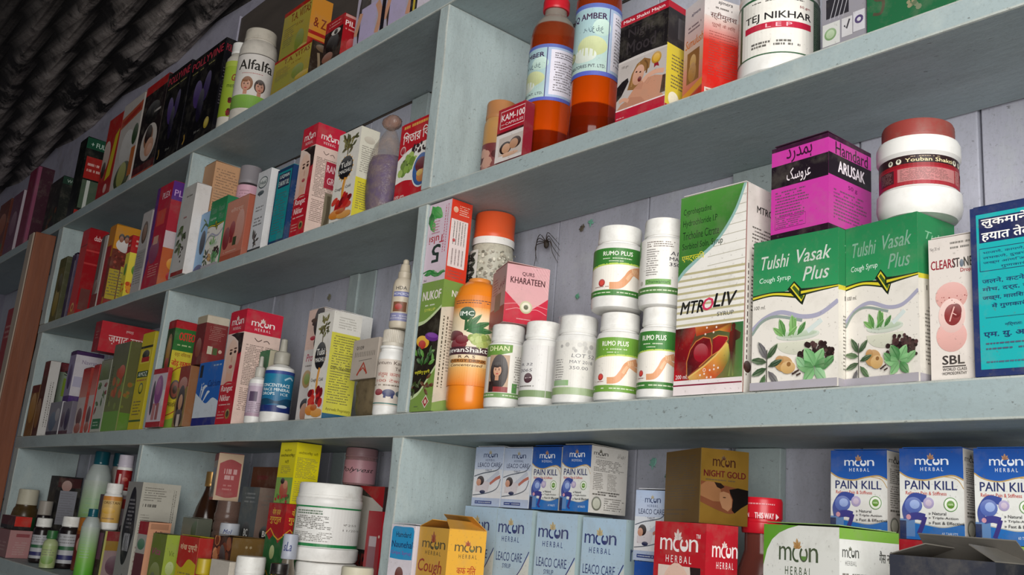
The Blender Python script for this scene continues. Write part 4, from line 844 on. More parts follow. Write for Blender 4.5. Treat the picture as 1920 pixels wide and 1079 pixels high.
def f_mood(a):
    a.rect(0, 0, 1, 1, '#c8c0bc'); a.wave([(0, .58), (.5, .59), (1, .575)], [(0, .94), (1, .94)], '#191517'); a.rect(0, .93, 1, 1, '#b01c30'); a.txt('Maha Shakti Majun', .06, .945, .92, .985, '#f0e4e4', .02)
    a.curve([(.08, .62), (.08, .90), (.92, .90), (.92, .62)], .006, '#3a3437', sub=0); a.txt('Night', .18, .77, .72, .88, '#332d30', .02); a.txt('Mood', .16, .63, .76, .755, '#332d30', .02)
    a.rect(0, .105, 1, .56, '#b9b0ac'); a.poly([(0, .20), (.10, .24), (.24, .36), (.22, .40), (.10, .38), (0, .34)], '#1c1618'); a.poly([(.22, .28), (.30, .42), (.40, .50), (.55, .535), (.68, .50), (.66, .42), (.56, .40), (.50, .31), (.36, .26)], '#8a6238'); a.curve([(.30, .30), (.36, .42), (.46, .50)], .03, '#a87c4c'); a.curve([(.56, .51), (.62, .46), (.60, .38)], .03, '#6a4828')
    a.poly([(.22, .106), (.24, .20), (.36, .27), (.54, .33), (.78, .33), (.94, .30), (.93, .14), (.98, .106)], '#c08a70'); a.poly([(.0, .106), (.10, .16), (.3, .20), (.52, .17), (.62, .106)], '#b47e66'); a.ell(.44, .39, .115, .095, '#cb977e', rot=-18); a.ell(.47, .345, .04, .026, '#6a2420'); a.poly([(.36, .27), (.46, .30), (.56, .30), (.52, .24)], '#b8826a')
    a.curve([(.96, .34), (.80, .36), (.64, .345), (.54, .31)], .075, '#d2a088'); a.curve([(.66, .33), (.58, .29)], .02, '#b8866e', sub=0); a.curve([(.70, .32), (.63, .27)], .02, '#b8866e', sub=0); a.curve([(.26, .17), (.16, .20), (.06, .19)], .06, '#cf9c84')
    a.poly([(.90, .14), (1, .14), (1, .30), (.94, .30)], '#4a3428'); a.ell(.40, .425, .02, .008, '#3a2018', 8); a.ell(.48, .41, .02, .008, '#3a2018', 8)
    a.circ(.80, .49, .10, '#b88a2c'); a.circ(.80, .49, .07, '#d8a838', 12); a.poly([(.76, .44), (.84, .44), (.86, .40), (.80, .415), (.76, .40)], '#8a1c2c'); a.txt('100 gm', .08, .50, .22, .53, '#6a6260')
    a.rect(0, .0, 1, .10, '#b01c34'); a.rect(0, .10, 1, .112, '#e8d8d8'); a.lines(.02, .02, .2, .04, 1, '#e0b8b8')
def s_mood(a):
    a.rect(0, 0, 1, 1, '#d8c43c'); a.rect(0, .60, 1, .95, '#2a2628'); a.rect(.3, .68, .9, .88, '#4a4648'); a.rect(0, .94, 1, 1, '#b01c30'); a.lines(.15, .20, .95, .52, 8, '#6a5a18'); a.circ(.25, .10, .16, '#f0ecd0'); a.rect(0, 0, 1, .035, '#b01c34'); a.lines(.5, .06, .95, .14, 2, '#8a2c1c')
carton('b_nightmood', 'jam_carton', 'black, red and yellow carton with a couple picture, right of the amber bottles', 'box', ('#a82438', '#d8c43c'), f_mood, s_mood)
def f_sumu(a):
    a.rect(0, 0, 1, 1, '#c8542c', '#d8d0d0'); a.rect(0, .35, 1, .62, '#c89a78', '#d0b8b0'); a.txt('Sumulush', .08, .55, .98, .64, '#c86a2c', .02, .2); a.rect(.2, .18, .82, .50, '#8a5a34'); a.ell(.5, .38, .16, .08, '#c89858'); a.ell(.48, .28, .2, .1, '#b07c44'); a.lines(.2, .70, .9, .78, 2, '#6a4a58')
    a.txt('ajmera', .35, .86, .8, .90, '#3a3c58', .01, .2); a.poly([(0, .02), (1, .10), (1, .17), (0, .09)], '#d89030'); a.poly([(0, 0), (1, 0), (1, .09), (0, .01)], '#b82c20')
def s_sumu(a):
    a.rect(0, 0, 1, .55, '#c81c14', '#c82c1e'); a.rect(0, .55, 1, .80, '#c82c1e', '#dcc8c0'); a.rect(0, .80, 1, 1, '#dcd4d0'); a.txt('स्टीमुलश', .16, .775, .84, .86, '#5c2c2c', .012); a.txt('पुरुषों के लिए', .20, .70, .80, .75, '#8a3c34', .006); a.txt('ajmera', .35, .94, .72, .985, '#4a4444', .02, .2); a.lines(.28, .885, .74, .925, 1, '#5c5454')
    a.lines(.14, .2, .95, .66, 13, '#9a1c14', th=.25); a.rect(.06, .03, .46, .075, '#d8c8bc'); a.lines(.1, .035, .42, .07, 1, '#9a3c2c')
carton('b_sumulush', 'tonic_carton', 'tall orange to red carton with white Hindi title panel, beside the white cream jar', 'box', ('#d08a68', '#c8281c'), f_sumu, s_sumu)
def l_tej(a):
    a.rect(0, 0, 1, 1, '#e6e2da'); a.rect(0, 0, 1, .02, '#2c5a3c'); a.rect(0, .96, 1, 1, '#2c5a3c'); a.rect(.135, 0, .165, 1, '#2c5a3c'); a.rect(.70, 0, .83, 1, '#35523c'); a.lines(.71, .1, .82, .9, 18, '#6f8a70'); a.lines(.0, .2, .11, .8, 9, '#8a8a84')
    a.txt('TEJ NIKHAR', .205, .545, .67, .70, '#1c1a1c', .02); a.rect(.20, .425, .67, .53, '#b8203c'); a.txt('L E P', .36, .445, .53, .51, '#e8b8c0', .02); a.lines(.26, .88, .62, .92, 1, '#4a4848'); a.txt('50 gm', .58, .76, .66, .81, '#8a2c34', .01); a.lines(.26, .12, .62, .23, 2, '#4a4848', th=.6)
vessel('b_tej', 'cream_jar', 'white plastic cream jar with green-edged label and red stripe, on the upper right shelf', 'jar', [(.7, 0), (.93, 0), (1, .02), (1.01, .05), (1.01, .14), (1, .15), (1, .78), (.97, .82), (.95, .83)], W_PL, (.82, 1.0, 1.0), W_CAP, (.16, .76, 215, 46, l_tej, 1.004), ribs=.01, seg=56)
def f_grey(a):
    a.rect(0, 0, 1, 1, '#8d8a92'); a.rect(.12, .60, .80, .85, '#2c2a30')
    for i in range(5): a.rect(.15 + i * .06, .40, .18 + i * .06, .62, '#3a383f')
    a.poly([(.10, .24), (.62, .24), (.62, .40), (.10, .40)], '#2c2a30')
    for i in range(4): a.curve([(.18 + i * .1, .22), (.34 + i * .1, .42)], .018, '#a8a6ac', sub=0)
    a.rect(.86, .46, .98, .58, '#5c1c34'); a.txt('FE', .87, .48, .98, .55, '#e8d8e0', .02, 0, 90)
    a.rect(.02, .02, .42, .20, '#c8c8c4'); a.circ(.2, .11, .14, '#7c9a6c'); a.circ(.2, .11, .10, '#a8bc98', 14); a.rect(.46, .05, .70, .20, '#c4c2c4'); a.curve([(.52, .14), (.57, .11), (.64, .18)], .04, '#3a383f', sub=0); a.rect(.72, .06, .98, .22, '#c4c2c8'); a.ring(.85, .15, .07, .05, '#4a3c6a')
carton('b_greycarton', 'medicine_carton', 'grey carton with black bars and round certification stamps, beside the white cream jar', 'box', '#8d8a92', f_grey)
def f_green(a):
    a.rect(0, 0, 1, 1, '#20603c', '#1c5636'); a.txt('AYURVEDIC', .28, .17, .35, .75, '#d0c83c', .02, 0, 90); a.curve([(.07, .12), (.16, .11), (.19, .19), (.10, .22), (.08, .30), (.19, .33)], .035, '#4a4434'); a.curve([(.07, .42), (.19, .40), (.20, .5), (.08, .54)], .035, '#4a4434')
    a.leaf(.66, .18, .22, 80, .3, '#d8c83c'); a.leaf(.66, .18, .22, 100, .3, '#c0b030'); a.blobs(.46, .06, .62, .14, 8, .03, ['#6f7a60', '#8a8468', '#5c6a50']); a.rect(.97, 0, 1, 1, '#4a7a5c')
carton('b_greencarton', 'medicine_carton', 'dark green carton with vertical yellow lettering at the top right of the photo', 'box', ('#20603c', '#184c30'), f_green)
carton('b_pinkbox', 'medicine_carton', 'pink-red carton just showing at the top right edge', 'box', '#c8485c', lambda a: (a.rect(0, 0, 1, 1, '#c8485c'), a.lines(.1, .1, .9, .4, 5, '#e8c0c4')))

# ------------------------------------------------------------------ left and middle bays of shelf B
def f_rangat(a):
    a.rect(0, 0, 1, 1, '#c01c30'); a.rect(0, .34, 1, .80, '#d8b0a4', '#e8d0c4'); a.rect(0, .80, 1, 1, '#c01c34')
    a.moon(.14, .83, .88, .965, '#f4e8e6', '#f0d8d0'); a.poly([(.70, .345), (1, .345), (1, .72), (.86, .70), (.76, .60)], '#b81c30'); a.poly([(.20, .79), (.55, .80), (1, .79), (1, .62), (.84, .60), (.72, .72), (.45, .765)], '#2a1c1c')
    a.rect(.26, .345, .62, .5, '#d8a890'); a.ell(.44, .59, .33, .155, '#e4bca6', rot=6); a.ell(.36, .62, .08, .014, '#3a2420', 10); a.ell(.62, .63, .08, .014, '#3a2420', 10); a.ell(.36, .65, .1, .008, '#5a3c30', 8); a.ell(.62, .66, .1, .008, '#5a3c30', 8); a.ell(.47, .565, .045, .03, '#cfa08c', 8); a.ell(.47, .50, .11, .017, '#b04048', 12)
    a.rect(0, 0, 1, .345, '#b81828'); a.curve([(0, .30), (.4, .36), (1, .345)], .05, '#c01c30')
    a.txt('Rangat', .10, .27, .80, .335, '#f4e4e0', .012, .1); a.txt('Nikhar', .10, .20, .72, .255, '#f4e4e0', .012, .1); a.lines(.1, .155, .85, .18, 1, '#e8b8b4'); a.lines(.08, .04, .55, .12, 3, '#d88880'); a.circ(.72, .085, .14, '#9c7a2c'); a.circ(.72, .085, .09, '#3c3420', 10)
def s_rangat(a):
    a.rect(0, 0, 1, 1, '#e0c4b8'); a.rect(0, .80, 1, 1, '#c4203a'); a.moon(.16, .825, .80, .945, '#f4e8e6', '#f0d8d0'); a.curve([(.3, .76), (.4, .735), (.5, .755)], .02, '#55423e'); a.curve([(.55, .74), (.65, .75), (.72, .73)], .02, '#55423e')
    a.lines(.10, .34, .86, .70, 19, '#6a5650', th=.4);
    a.ell(1.0, .56, .26, .075, '#c01c30', a0=90, a1=270); a.lines(.1, .12, .6, .32, 9, '#8a7068')
def s_rangat2(a):
    s_rangat(a); a.rect(.46, .44, 1, .68, '#a8243a'); a.txt('RANG', .5, .585, 1, .65, '#e8c0c4', .02); a.txt('GRE', .56, .48, .9, .54, '#e8c0c4', .02); a.rect(.55, .05, 1, .40, '#7f7460'); a.curve([(.62, .05), (.72, .2), (.7, .38)], .12, '#5c5240'); a.curve([(.85, .05), (.88, .3)], .1, '#958a70', sub=0)
carton('b_rangat', 'cream_carton', 'tall red and pink carton with a woman\'s face, right of the small teal carton', 'box', ('#c01c30', '#e0c4b8', '#c83048'), f_rangat, s_rangat2, group='tall red fairness carton')
def f_madhu(a):
    a.rect(0, 0, 1, 1, '#e2ddd4')
    for i in range(26): a.leaf(.30 + a.rn.uniform(0, .45), .80 + a.rn.uniform(0, .12), .22, a.rn.uniform(0, 360), .4, a.rn.choice(['#6f6a34', '#857a40', '#4c4a28', '#5c5230']))
    a.curve([(.5, .70), (.5, .85)], .04, '#5c5230', sub=0)
    for i in range(16): a.leaf(.5, .58, .36, i * 22.5, .3, '#e0a030')
    a.ell(.5, .585, .32, .13, '#18181c'); a.txt('Tulsi', .26, .59, .74, .65, '#f0ece4', .02); a.txt('MADHU', .24, .525, .76, .565, '#f0ece4', .015)
    a.txt('Cough & Cold', .12, .335, .84, .375, '#4a4440', .004, .1); a.curve([(.55, .47), (.5, .36), (.52, .24)], .10, '#d8882c'); a.curve([(.56, .46), (.52, .36), (.53, .26)], .04, '#e8b050')
    for i in range(16): a.ell(.5 + a.rn.uniform(-.34, .34), .17 + a.rn.uniform(-.08, .09), .15, .035, a.rn.choice(['#a8141c', '#c42420', '#7c0c14', '#d04030']), 10, a.rn.uniform(0, 90))
    a.ell(.3, .08, .3, .05, '#d8842c'); a.ell(.7, .05, .34, .04, '#e09a3c'); a.ell(.5, .1, .2, .03, '#c0601c')
def s_madhu(a):
    a.rect(0, 0, 1, 1, '#d8d4c4'); a.rect(0, 0, 1, .44, '#d4c838'); a.ell(.5, .87, .3, .04, '#c8c0b0'); a.lines(.15, .5, .9, .8, 10, '#8a847a'); a.lines(.15, .1, .9, .4, 9, '#7a7028')
carton('b_tulsimadhu', 'honey_carton', 'white honey carton with a black oval beside the bag of purple powder', 'box', ('#e2ddd4', '#d8d4c4', '#2a282a'), f_madhu, s_madhu)
# knotted plastic bag of purple powder
def bag():
    x, y, z, r, h = POS['b_bag']; root = empty('powder_bag', (x, y, EYE + z + .0003)); tag(root, 'knotted clear bag of purple powder beside the red Bengali carton', 'bag')
    def lump(name, prof, mat, jit, seed):
        rn = random.Random(seed); V, F = [], []; seg = 30
        for i, (a_, b) in enumerate(prof):
            for k in range(seg):
                t = 2 * math.pi * k / seg; q = a_ * r * (1 + rn.uniform(-jit, jit) + .04 * math.sin(3 * t + i)); V.append((q * math.cos(t) + .006 * b * b, q * .82 * math.sin(t), b * h))
        for i in range(len(prof) - 1):
            for k in range(seg): F.append((i * seg + k, i * seg + (k + 1) % seg, (i + 1) * seg + (k + 1) % seg, (i + 1) * seg + k))
        F.append(tuple(range(seg - 1, -1, -1))); F.append(tuple((len(prof) - 1) * seg + k for k in range(seg)))
        link(name, pydata(name, V, F, True, 60), mat, root)
    lump('powder', [(.3, .002), (.60, .004), (.76, .05), (.90, .15), (1.0, .28), (1.03, .40), (.99, .50), (.84, .57), (.3, .60)], solid('purple_powder', '#5f4f70', .8, dust=.6, dustc='#84748e', sc_=90), .015, 1)
    lump('bag_film', [(.35, 0), (.64, 0), (.80, .05), (.94, .15), (1.04, .28), (1.07, .40), (1.05, .50), (.96, .60), (.80, .69), (.58, .77), (.38, .83), (.24, .87), (.2, .885)], BAGM, .03, 2)
    lump('bag_knot', [(.2, .865), (.42, .885), (.56, .92), (.52, .96), (.34, .99), (.1, 1.0)], BAGM2, .10, 3)
def bag_mat(name, c, lo, hi):
    t = NT(name); t.b.inputs['Base Color'].default_value = H(c); t.b.inputs['Roughness'].default_value = .22
    v = t.coord(); t.l(t.ramp(t.noise(v, 60, 6, .7), [(.4, lo), (.7, hi)]), t.b.inputs['Alpha']); t.bump(t.noise(v, 70, 4), .8, .004); return t.m
BAGM = bag_mat('bag_film', '#a08c80', .10, .62); BAGM2 = bag_mat('bag_knot_film', '#a07c6c', .5, .95)
bag()
def f_bengali(a):
    a.rect(0, 0, 1, 1, '#b81c28'); a.lines(.1, .93, .98, .975, 1, '#e0a030', th=.8); a.txt('িগতার িক', .10, .74, .98, .89, '#f2e8e4', .015); a.circ(.14, .66, .09, '#d8b8b4'); a.circ(.14, .66, .07, '#a82430', 14)
    a.wave([(0, .25), (.3, .27), (.7, .22), (1, .18)], [(0, .55), (.3, .64), (.7, .68), (1, .69)], '#e6e2dc'); a.blobs(.45, .58, 1, .68, 20, .035, ['#2a2024', '#3c2c30']); a.blobs(.05, .36, .60, .58, 18, .085, ['#8aa84c', '#a4bc64', '#6f8c3c', '#94b058']); a.blobs(.1, .44, .4, .52, 3, .02, ['#2c3a1c'])
    a.ell(.82, .34, .30, .22, '#e8e4e0'); a.ell(.82, .34, .27, .20, '#2c5a9c'); a.ell(.80, .40, .18, .09, '#6a2c34'); a.ell(.86, .26, .17, .08, '#c87a3c'); a.ell(.78, .3, .1, .04, '#d8b060'); a.txt('100 gm.', .03, .05, .36, .10, '#f0e0dc', .01)
carton('b_bengali', 'powder_carton', 'red carton with Bengali lettering and green fruit, tucked behind the divider edge', 'box', '#b81c28', f_bengali)
def f_tealsmall(a):
    a.rect(0, 0, 1, 1, '#1c3c60'); a.rect(.06, .04, .94, .96, '#16888f'); a.rect(.14, .74, .86, .93, '#1c2c4c'); a.txt('LUQMAN', .2, .86, .8, .915, '#d8e4e0', .02); a.txt('E HAYAT OIL', .18, .765, .82, .83, '#d8e4e0', .015); a.lines(.14, .12, .86, .68, 12, '#0f5a66')
carton('b_tealsmall', 'oil_carton', 'small teal carton with a navy top panel, left of the tall red and pink carton', 'box', ('#16888f', '#1c3a66'), f_tealsmall, lambda a: (a.rect(0, 0, 1, 1, '#1c3a66'), a.lines(.2, .2, .8, .8, 10, '#2c5a86')))
def f_heal(a):
    a.rect(0, 0, 1, 1, '#cfcfd2'); a.ell(.46, .85, .36, .075, '#37484c'); a.ell(.46, .85, .32, .062, '#cfd2d0'); a.txt('Heal', .22, .825, .70, .875, '#37484c', .025); a.ell(.4, .72, .25, .03, '#4c565c'); a.rect(.3, .68, .36, .74, '#4c565c'); a.lines(.2, .48, .8, .56, 2, '#77757a'); a.lines(.15, .30, .85, .42, 3, '#55535a')
    for i in range(12): a.leaf(.45 + a.rn.uniform(-.15, .15), .14 + a.rn.uniform(-.05, .06), .26, a.rn.uniform(0, 360), .4, a.rn.choice(['#2c2428', '#44363c', '#5c4a50']))
    a.rect(0, 0, 1, .03, '#3a3c40')
carton('b_heal', 'herb_carton', 'white herb carton with an oval outline badge, left of the small teal carton', 'box', ('#cfcfd2', '#dcdada', '#2f5a58'), f_heal)
def f_salmon(a):
    a.rect(0, 0, 1, 1, '#bd6f5c', '#c88874'); a.rect(0, 0, 1, .10, '#a8543c'); a.txt('साैंदर्य', .22, .78, .80, .87, '#dcb4a4', .01); a.ell(.18, .38, .16, .19, '#8a2c30'); a.ell(.42, .50, .13, .14, '#953638'); a.rect(.36, .28, .5, .4, '#8a2c30'); a.ell(.75, .5, .2, .3, '#cc9484'); a.rect(.52, .22, .68, .36, '#3c4428'); a.lines(.15, .12, .85, .16, 1, '#d8a890')
carton('b_salmon', 'soap_carton', 'salmon pink carton with round dark red shapes, left of the white oval-badge carton', 'box', ('#c07864', '#a85c48'), f_salmon)
def f_vsmall(a): vasak_art('#6f9a80')(a)
carton('b_vasaksmall', 'syrup_carton', 'smaller green-topped cough syrup carton behind the salmon pink carton', 'box', ('#d0ccc4', '#2a7a4c', '#2a6a4a'), f_vsmall, lambda a: a.rect(0, 0, 1, 1, '#2c7a50'))
carton('b_blue', 'medicine_carton', 'light blue carton with a dark dome, right of the white leaf carton', 'box', ('#8fb0d0', '#7a98b8'), lambda a: (a.rect(0, 0, 1, 1, '#8fb4d8'), a.ell(.45, .0, .5, .14, '#1c2870'), a.ell(.5, .5, .25, .2, '#23283c'), a.curve([(.2, .7), (.5, .8), (.8, .75)], .1, '#3c5c34'), a.curve([(.3, .9), (.6, .82)], .06, '#56743c', sub=0)))
def f_leafbox(a):
    a.rect(0, 0, 1, 1, '#bcb8b4'); a.lines(.3, .86, .95, .90, 1, '#55524c'); a.rect(0, 0, 1, .045, '#8a2420')
    for i in range(10): a.leaf(.35 + a.rn.uniform(-.12, .2), .42 + a.rn.uniform(-.12, .14), .34, a.rn.uniform(180, 330), .5, a.rn.choice(['#4c5c34', '#5f6f40', '#3c4a2c']))
    for i in range(14): a.circ(.6 + a.rn.uniform(-.12, .12), .26 + a.rn.uniform(-.12, .2), .04, '#3a342c', 8)
    a.lines(.3, .62, .7, .66, 1, '#b07070')
carton('b_leafbox', 'herb_carton', 'tall white carton with a green leaf picture standing at the left divider', 'box', ('#bcb8b4', '#dcd6d2'), f_leafbox)
def f_beige(a): a.rect(0, 0, 1, 1, '#a8683c', '#b88a64'); a.rect(0, 0, 1, .38, '#a04c24', '#a8602c'); a.ell(.45, .52, .28, .1, '#2a2422'); a.curve([(.4, .75), (.5, .68), (.45, .6)], .08, '#3a302a'); a.curve([(.6, .8), (.5, .68)], .05, '#3a302a', sub=0)
carton('b_beige', 'herb_carton', 'tan carton with black drawing and a text-covered side, tallest beside the left divider', 'box', ('#b0764c', '#c89a74', '#a07858'), f_beige, lambda a: (a.rect(0, 0, 1, 1, '#c89a74'), a.lines(.08, .45, .92, .95, 16, '#8a6444', th=.35)))
vessel('b_pinkjar', 'powder_jar', 'pink jar with a grey lid showing above the salmon pink carton', 'jar', JAR, plastic('#d8a8b8', .4), (.84, 1.0, .98), plastic('#8a8488', .5), (.55, .82, 200, 60, lambda a: (a.rect(0, 0, 1, 1, '#d4a4b4'), a.ell(.55, .35, .14, .12, '#a0687c'), a.lines(.3, .55, .7, .85, 3, '#b07c90'))))
def f_plex(a):
    a.rect(0, 0, 1, 1, '#b02038'); a.poly([(0, .05), (.22, .35), (.18, 1), (0, 1)], '#5a2c70'); a.poly([(.4, 0), (1, 0), (1, .3)], '#a82c3c'); a.txt('PLEX', .42, .86, .88, .92, '#e4c8d0', .02); a.rect(.3, .6, .8, .75, '#c84a3c'); a.ell(.45, .35, .3, .12, '#8a4060'); a.rect(.3, .42, .6, .5, '#c89a88'); a.lines(.3, .1, .9, .22, 4, '#d88a80')
carton('b_plex', 'capsule_carton', 'tall crimson and purple carton left of the white leaf carton', 'box', ('#b02038', '#b83040'), f_plex, lambda a: (a.rect(0, 0, 1, 1, '#a82838'), a.rect(0, .82, 1, 1, '#5a2c80'), a.rect(0, .36, 1, .52, '#c8b8bc'), a.rect(0, 0, 1, .36, '#b85c34'), a.circ(.5, .22, .25, '#d8943c'), a.circ(.5, .1, .2, '#b02c30'), a.txt('PLEX', .1, .86, .9, .92, '#c8a0d0', .01)))
def f_ovals(a): a.rect(0, 0, 1, 1, '#b0aaa8'); a.ell(.5, .74, .3, .14, '#5a4438'); a.ell(.5, .74, .2, .1, '#8a6a58'); a.rect(0, .28, 1, .52, '#9a9694'); a.lines(.1, .1, .9, .5, 10, '#77736f')
carton('b_ovals', 'medicine_carton', 'grey-white carton with a brown oval picture, beside the crimson and purple carton', 'box', ('#b0aaa8', '#a09a98'), f_ovals)
def f_ysm(a): a.rect(0, 0, 1, .72, '#d8c42c', '#e0d04c'); a.rect(0, .72, 1, 1, '#b01c20'); a.ell(.5, .45, .3, .1, '#5c8a34'); a.blobs(.1, .06, .9, .26, 10, .14, ['#c04a1c', '#b02c20', '#d88a2c']); a.lines(.2, .8, .8, .95, 2, '#e0b8a8')
carton('b_yellowsmall', 'spice_carton', 'bright yellow and red small carton in front of the orange family carton', 'box', ('#d8c42c', '#c0aa30'), f_ysm, f_ysm)
def f_family(a): a.rect(0, 0, 1, 1, '#b87420'); a.rect(0, .0, .75, .75, '#a01c20'); a.rect(.6, .1, 1, .6, '#7a3020')
def s_family(a):
    a.rect(0, 0, 1, 1, '#6a2c20'); a.rect(0, .70, 1, 1, '#c8861f'); a.ell(.5, .76, .40, .09, '#d8d0cc')
    for x in (.28, .5, .72): a.ell(x, .85, .12, .05, '#2a1814', 12); a.ell(x, .83, .09, .04, '#9a6048', 12)
    a.rect(.02, .08, .42, .45, '#b09a2c'); a.rect(.46, .08, .72, .5, '#b8a83c'); a.rect(.75, .1, 1, .62, '#a03020'); a.blobs(.1, .46, .9, .68, 24, .06, ['#8a3428', '#5c2018', '#a04838']); a.lines(.05, .12, .7, .44, 7, '#6a5a1c'); a.rect(0, 0, 1, .07, '#8a1c1c')
carton('b_family', 'powder_carton', 'orange and maroon carton with three smiling faces on its side', 'box', ('#b03020', '#b87420', '#c8902c'), f_family, s_family)
carton('b_silver', 'medicine_carton', 'silver-white narrow carton between the bright red and the orange family cartons', 'box', ('#7a6a64', '#a8a29c'), lambda a: (a.rect(0, 0, 1, 1, '#6a5450'), a.rect(.55, .15, 1, 1, '#b4aea8'), a.rect(0, 0, 1, .2, '#7a2c28'), a.ell(.4, .3, .3, .1, '#8a6a60')))
def f_redb(a): a.rect(0, 0, 1, 1, '#c01820'); a.rect(0, .0, 1, .04, '#b05c20'); a.rect(0, .80, 1, .815, '#8a0c14'); a.circ(.5, .09, .22, '#d8a040'); a.circ(.5, .09, .12, '#a02018', 10)
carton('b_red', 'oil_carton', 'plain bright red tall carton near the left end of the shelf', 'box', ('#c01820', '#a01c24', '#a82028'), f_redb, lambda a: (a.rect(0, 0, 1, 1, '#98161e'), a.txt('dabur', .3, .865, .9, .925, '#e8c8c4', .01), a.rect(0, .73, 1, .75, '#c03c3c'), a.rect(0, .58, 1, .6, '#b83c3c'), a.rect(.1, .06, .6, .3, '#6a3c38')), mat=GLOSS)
carton('b_brown', 'booklet_carton', 'thin brown carton leaning next to the bright red tall carton', 'box', ('#6a5450', '#5c4844'), lambda a: (a.rect(0, 0, 1, 1, '#77605a'), a.rect(0, 0, 1, .15, '#6a2420')))
carton('b_purple', 'booklet_carton', 'thin dark purple carton with a white edge beside the olive pack', 'box', ('#3c2c4c', '#4a3c58'), lambda a: (a.rect(0, 0, 1, 1, '#35264a'), a.rect(.75, 0, .95, .9, '#9a92a4')))
carton('b_olive', 'herb_carton', 'dull olive pack at the left end panel of the shelf', 'box', ('#5c5c2c', '#45452a'), lambda a: (a.rect(0, 0, 1, 1, '#55562c'), a.ell(.5, .3, .35, .22, '#8a7a2c'), a.ell(.6, .6, .3, .15, '#3c4424'), a.rect(0, .85, 1, 1, '#3f4a20')))

# ------------------------------------------------------------------ shelf A
def f_women(a):
    a.rect(0, 0, 1, 1, '#b0a8b8'); a.rect(0, .55, 1, 1, '#cfc8d0')
    for x, hc in ((.22, '#2a1c1c'), (.70, '#3a2a24')):
        a.ell(x - .08, .28, .10, .34, hc); a.rect(x - .13, 0, x + .13, .34, '#b4a8c8'); a.curve([(x + .13, .32), (x + .2, .18), (x + .16, .02)], .07, '#c89478'); a.woman(x, .52, .07, '#d0a088', hc); a.curve([(x - .13, .30), (x - .2, .1)], .06, '#c89478', sub=0)
    a.rect(.44, .0, .50, .5, '#1c1820'); a.rect(.90, 0, 1, .4, '#1c1820'); a.rect(.94, 0, .97, .3, '#c8b030')
carton('a_women', 'tonic_carton', 'lavender carton with two standing women, right end of the top left shelf', 'box', '#b8b0bc', f_women)
def f_piles(a): a.rect(0, 0, 1, 1, '#2c1a18'); a.rect(0, .74, 1, 1, '#a81c24'); a.ell(.5, .38, .36, .26, '#1c1210'); a.ell(.62, .66, .25, .07, '#cfc8c0'); a.ell(.62, .66, .1, .06, '#3c3834'); a.ell(.3, .12, .3, .12, '#8a5a48'); a.lines(.2, .8, .9, .95, 2, '#d8807c')
def s_piles(a): a.rect(0, 0, 1, 1, '#a0141e'); a.txt('PILES-F', .08, .74, .98, .86, '#f0e0dc', .02); a.rect(.05, .94, 1, 1, '#c89088'); a.lines(.1, .62, .9, .70, 1, '#d88880'); a.ell(.5, .3, .3, .2, '#b83038')
carton('a_piles', 'capsule_carton', 'red carton with an eye picture between the mustard cartons and the lavender carton', 'box', ('#8a1c20', '#a0141e'), f_piles, s_piles)
def f_vit(lo):
    def f(a):
        a.rect(0, 0, 1, 1, '#a08c34', '#b0a044'); a.rect(.05, .10, .8, .5, '#9a9440'); a.txt('T.A. VITAS', .28, .76, .96, .90, '#7a3014', .02); a.txt('15 Cap', .5, .62, .75, .68, '#7a4a1c', .01); a.lines(.08, .35, .48, .70, 7, '#7a6a28'); a.ell(.7, .32, .16, .2, '#7f8a34'); a.ell(.85, .14, .2, .08, '#c0a030')
        a.rect(0, .93, 1, 1, '#a82418')
        if not lo: a.rect(0, 0, 1, .16, '#a81c1c'); a.txt('VITAS', .45, .03, .8, .13, '#d89040', .01)
    return f
def s_vit(a): a.rect(0, 0, 1, 1, '#2c2018'); a.curve([(.3, 0), (.45, .3), (.35, .7)], .12, '#8a7860'); a.curve([(.7, 0), (.6, .4), (.75, .8)], .1, '#a89878'); a.ell(.5, .85, .3, .1, '#6a5440')
carton('a_vitas_lo', 'capsule_carton', 'lower mustard yellow carton of the stacked pair on the top left shelf', 'box', ('#a89438', '#3a2a20', '#a02018'), f_vit(True), s_vit, fold=False)
carton('a_vitas_up', 'capsule_carton', 'upper mustard yellow carton of the stacked pair, cut off by the photo top', 'box', ('#a89438', '#c0702c'), f_vit(False), lambda a: (a.rect(0, 0, 1, 1, '#c8842c'), a.rect(0, 0, 1, .3, '#a02018'), a.rect(0, .36, 1, .42, '#a02018'), a.txt('& Z', .2, .5, .8, .66, '#7a2c14', .02)))
def l_alf(a):
    a.rect(0, 0, 1, 1, '#d8d2cc'); a.rect(0, .985, 1, 1, '#5c5650'); a.txt('Alfalfa', .22, .70, .80, .88, '#2a2824', .02); a.lines(.3, .62, .72, .65, 1, '#c07070'); a.rect(0, .0, 1, .24, '#6f9a3c', '#82ac4c'); a.lines(.36, .06, .62, .12, 1, '#dce8c8')
    a.woman(.40, .42, .085, '#d09a80', '#8a5834'); a.woman(.62, .40, .08, '#c89078', '#3a2620', hairside=0)
    a.rect(0, .0, 1, .235, '#6f9a3c', '#82ac4c')
vessel('a_alfalfa', 'supplement_bottle', 'white supplement bottle with two smiling faces on the label', 'bottle', [(.7, 0), (.95, 0), (1, .03), (1, .74), (.985, .79), (.92, .845), (.78, .87), (.78, .88)], solid('cream_plastic', '#cfc8bd', .4, dust=.4), (.88, 1.0, .84), solid('dusty_cap', '#c4bcae', .5, dust=.7), (.12, .70, 190, 62, l_alf), ribs=.015)
def l_mem(a): a.rect(0, 0, 1, 1, '#8aa02c', '#9ab03c'); a.txt('Go', .40, .64, .56, .76, '#8a2c1c', .03, .2); a.txt('memcell', .30, .52, .66, .60, '#4a5a1c', .01, .1); a.blobs(.40, .04, .75, .32, 26, .045, ['#6a1418', '#8a2024', '#4c0e12']); a.rect(0, .90, 1, 1, '#a8b84c')
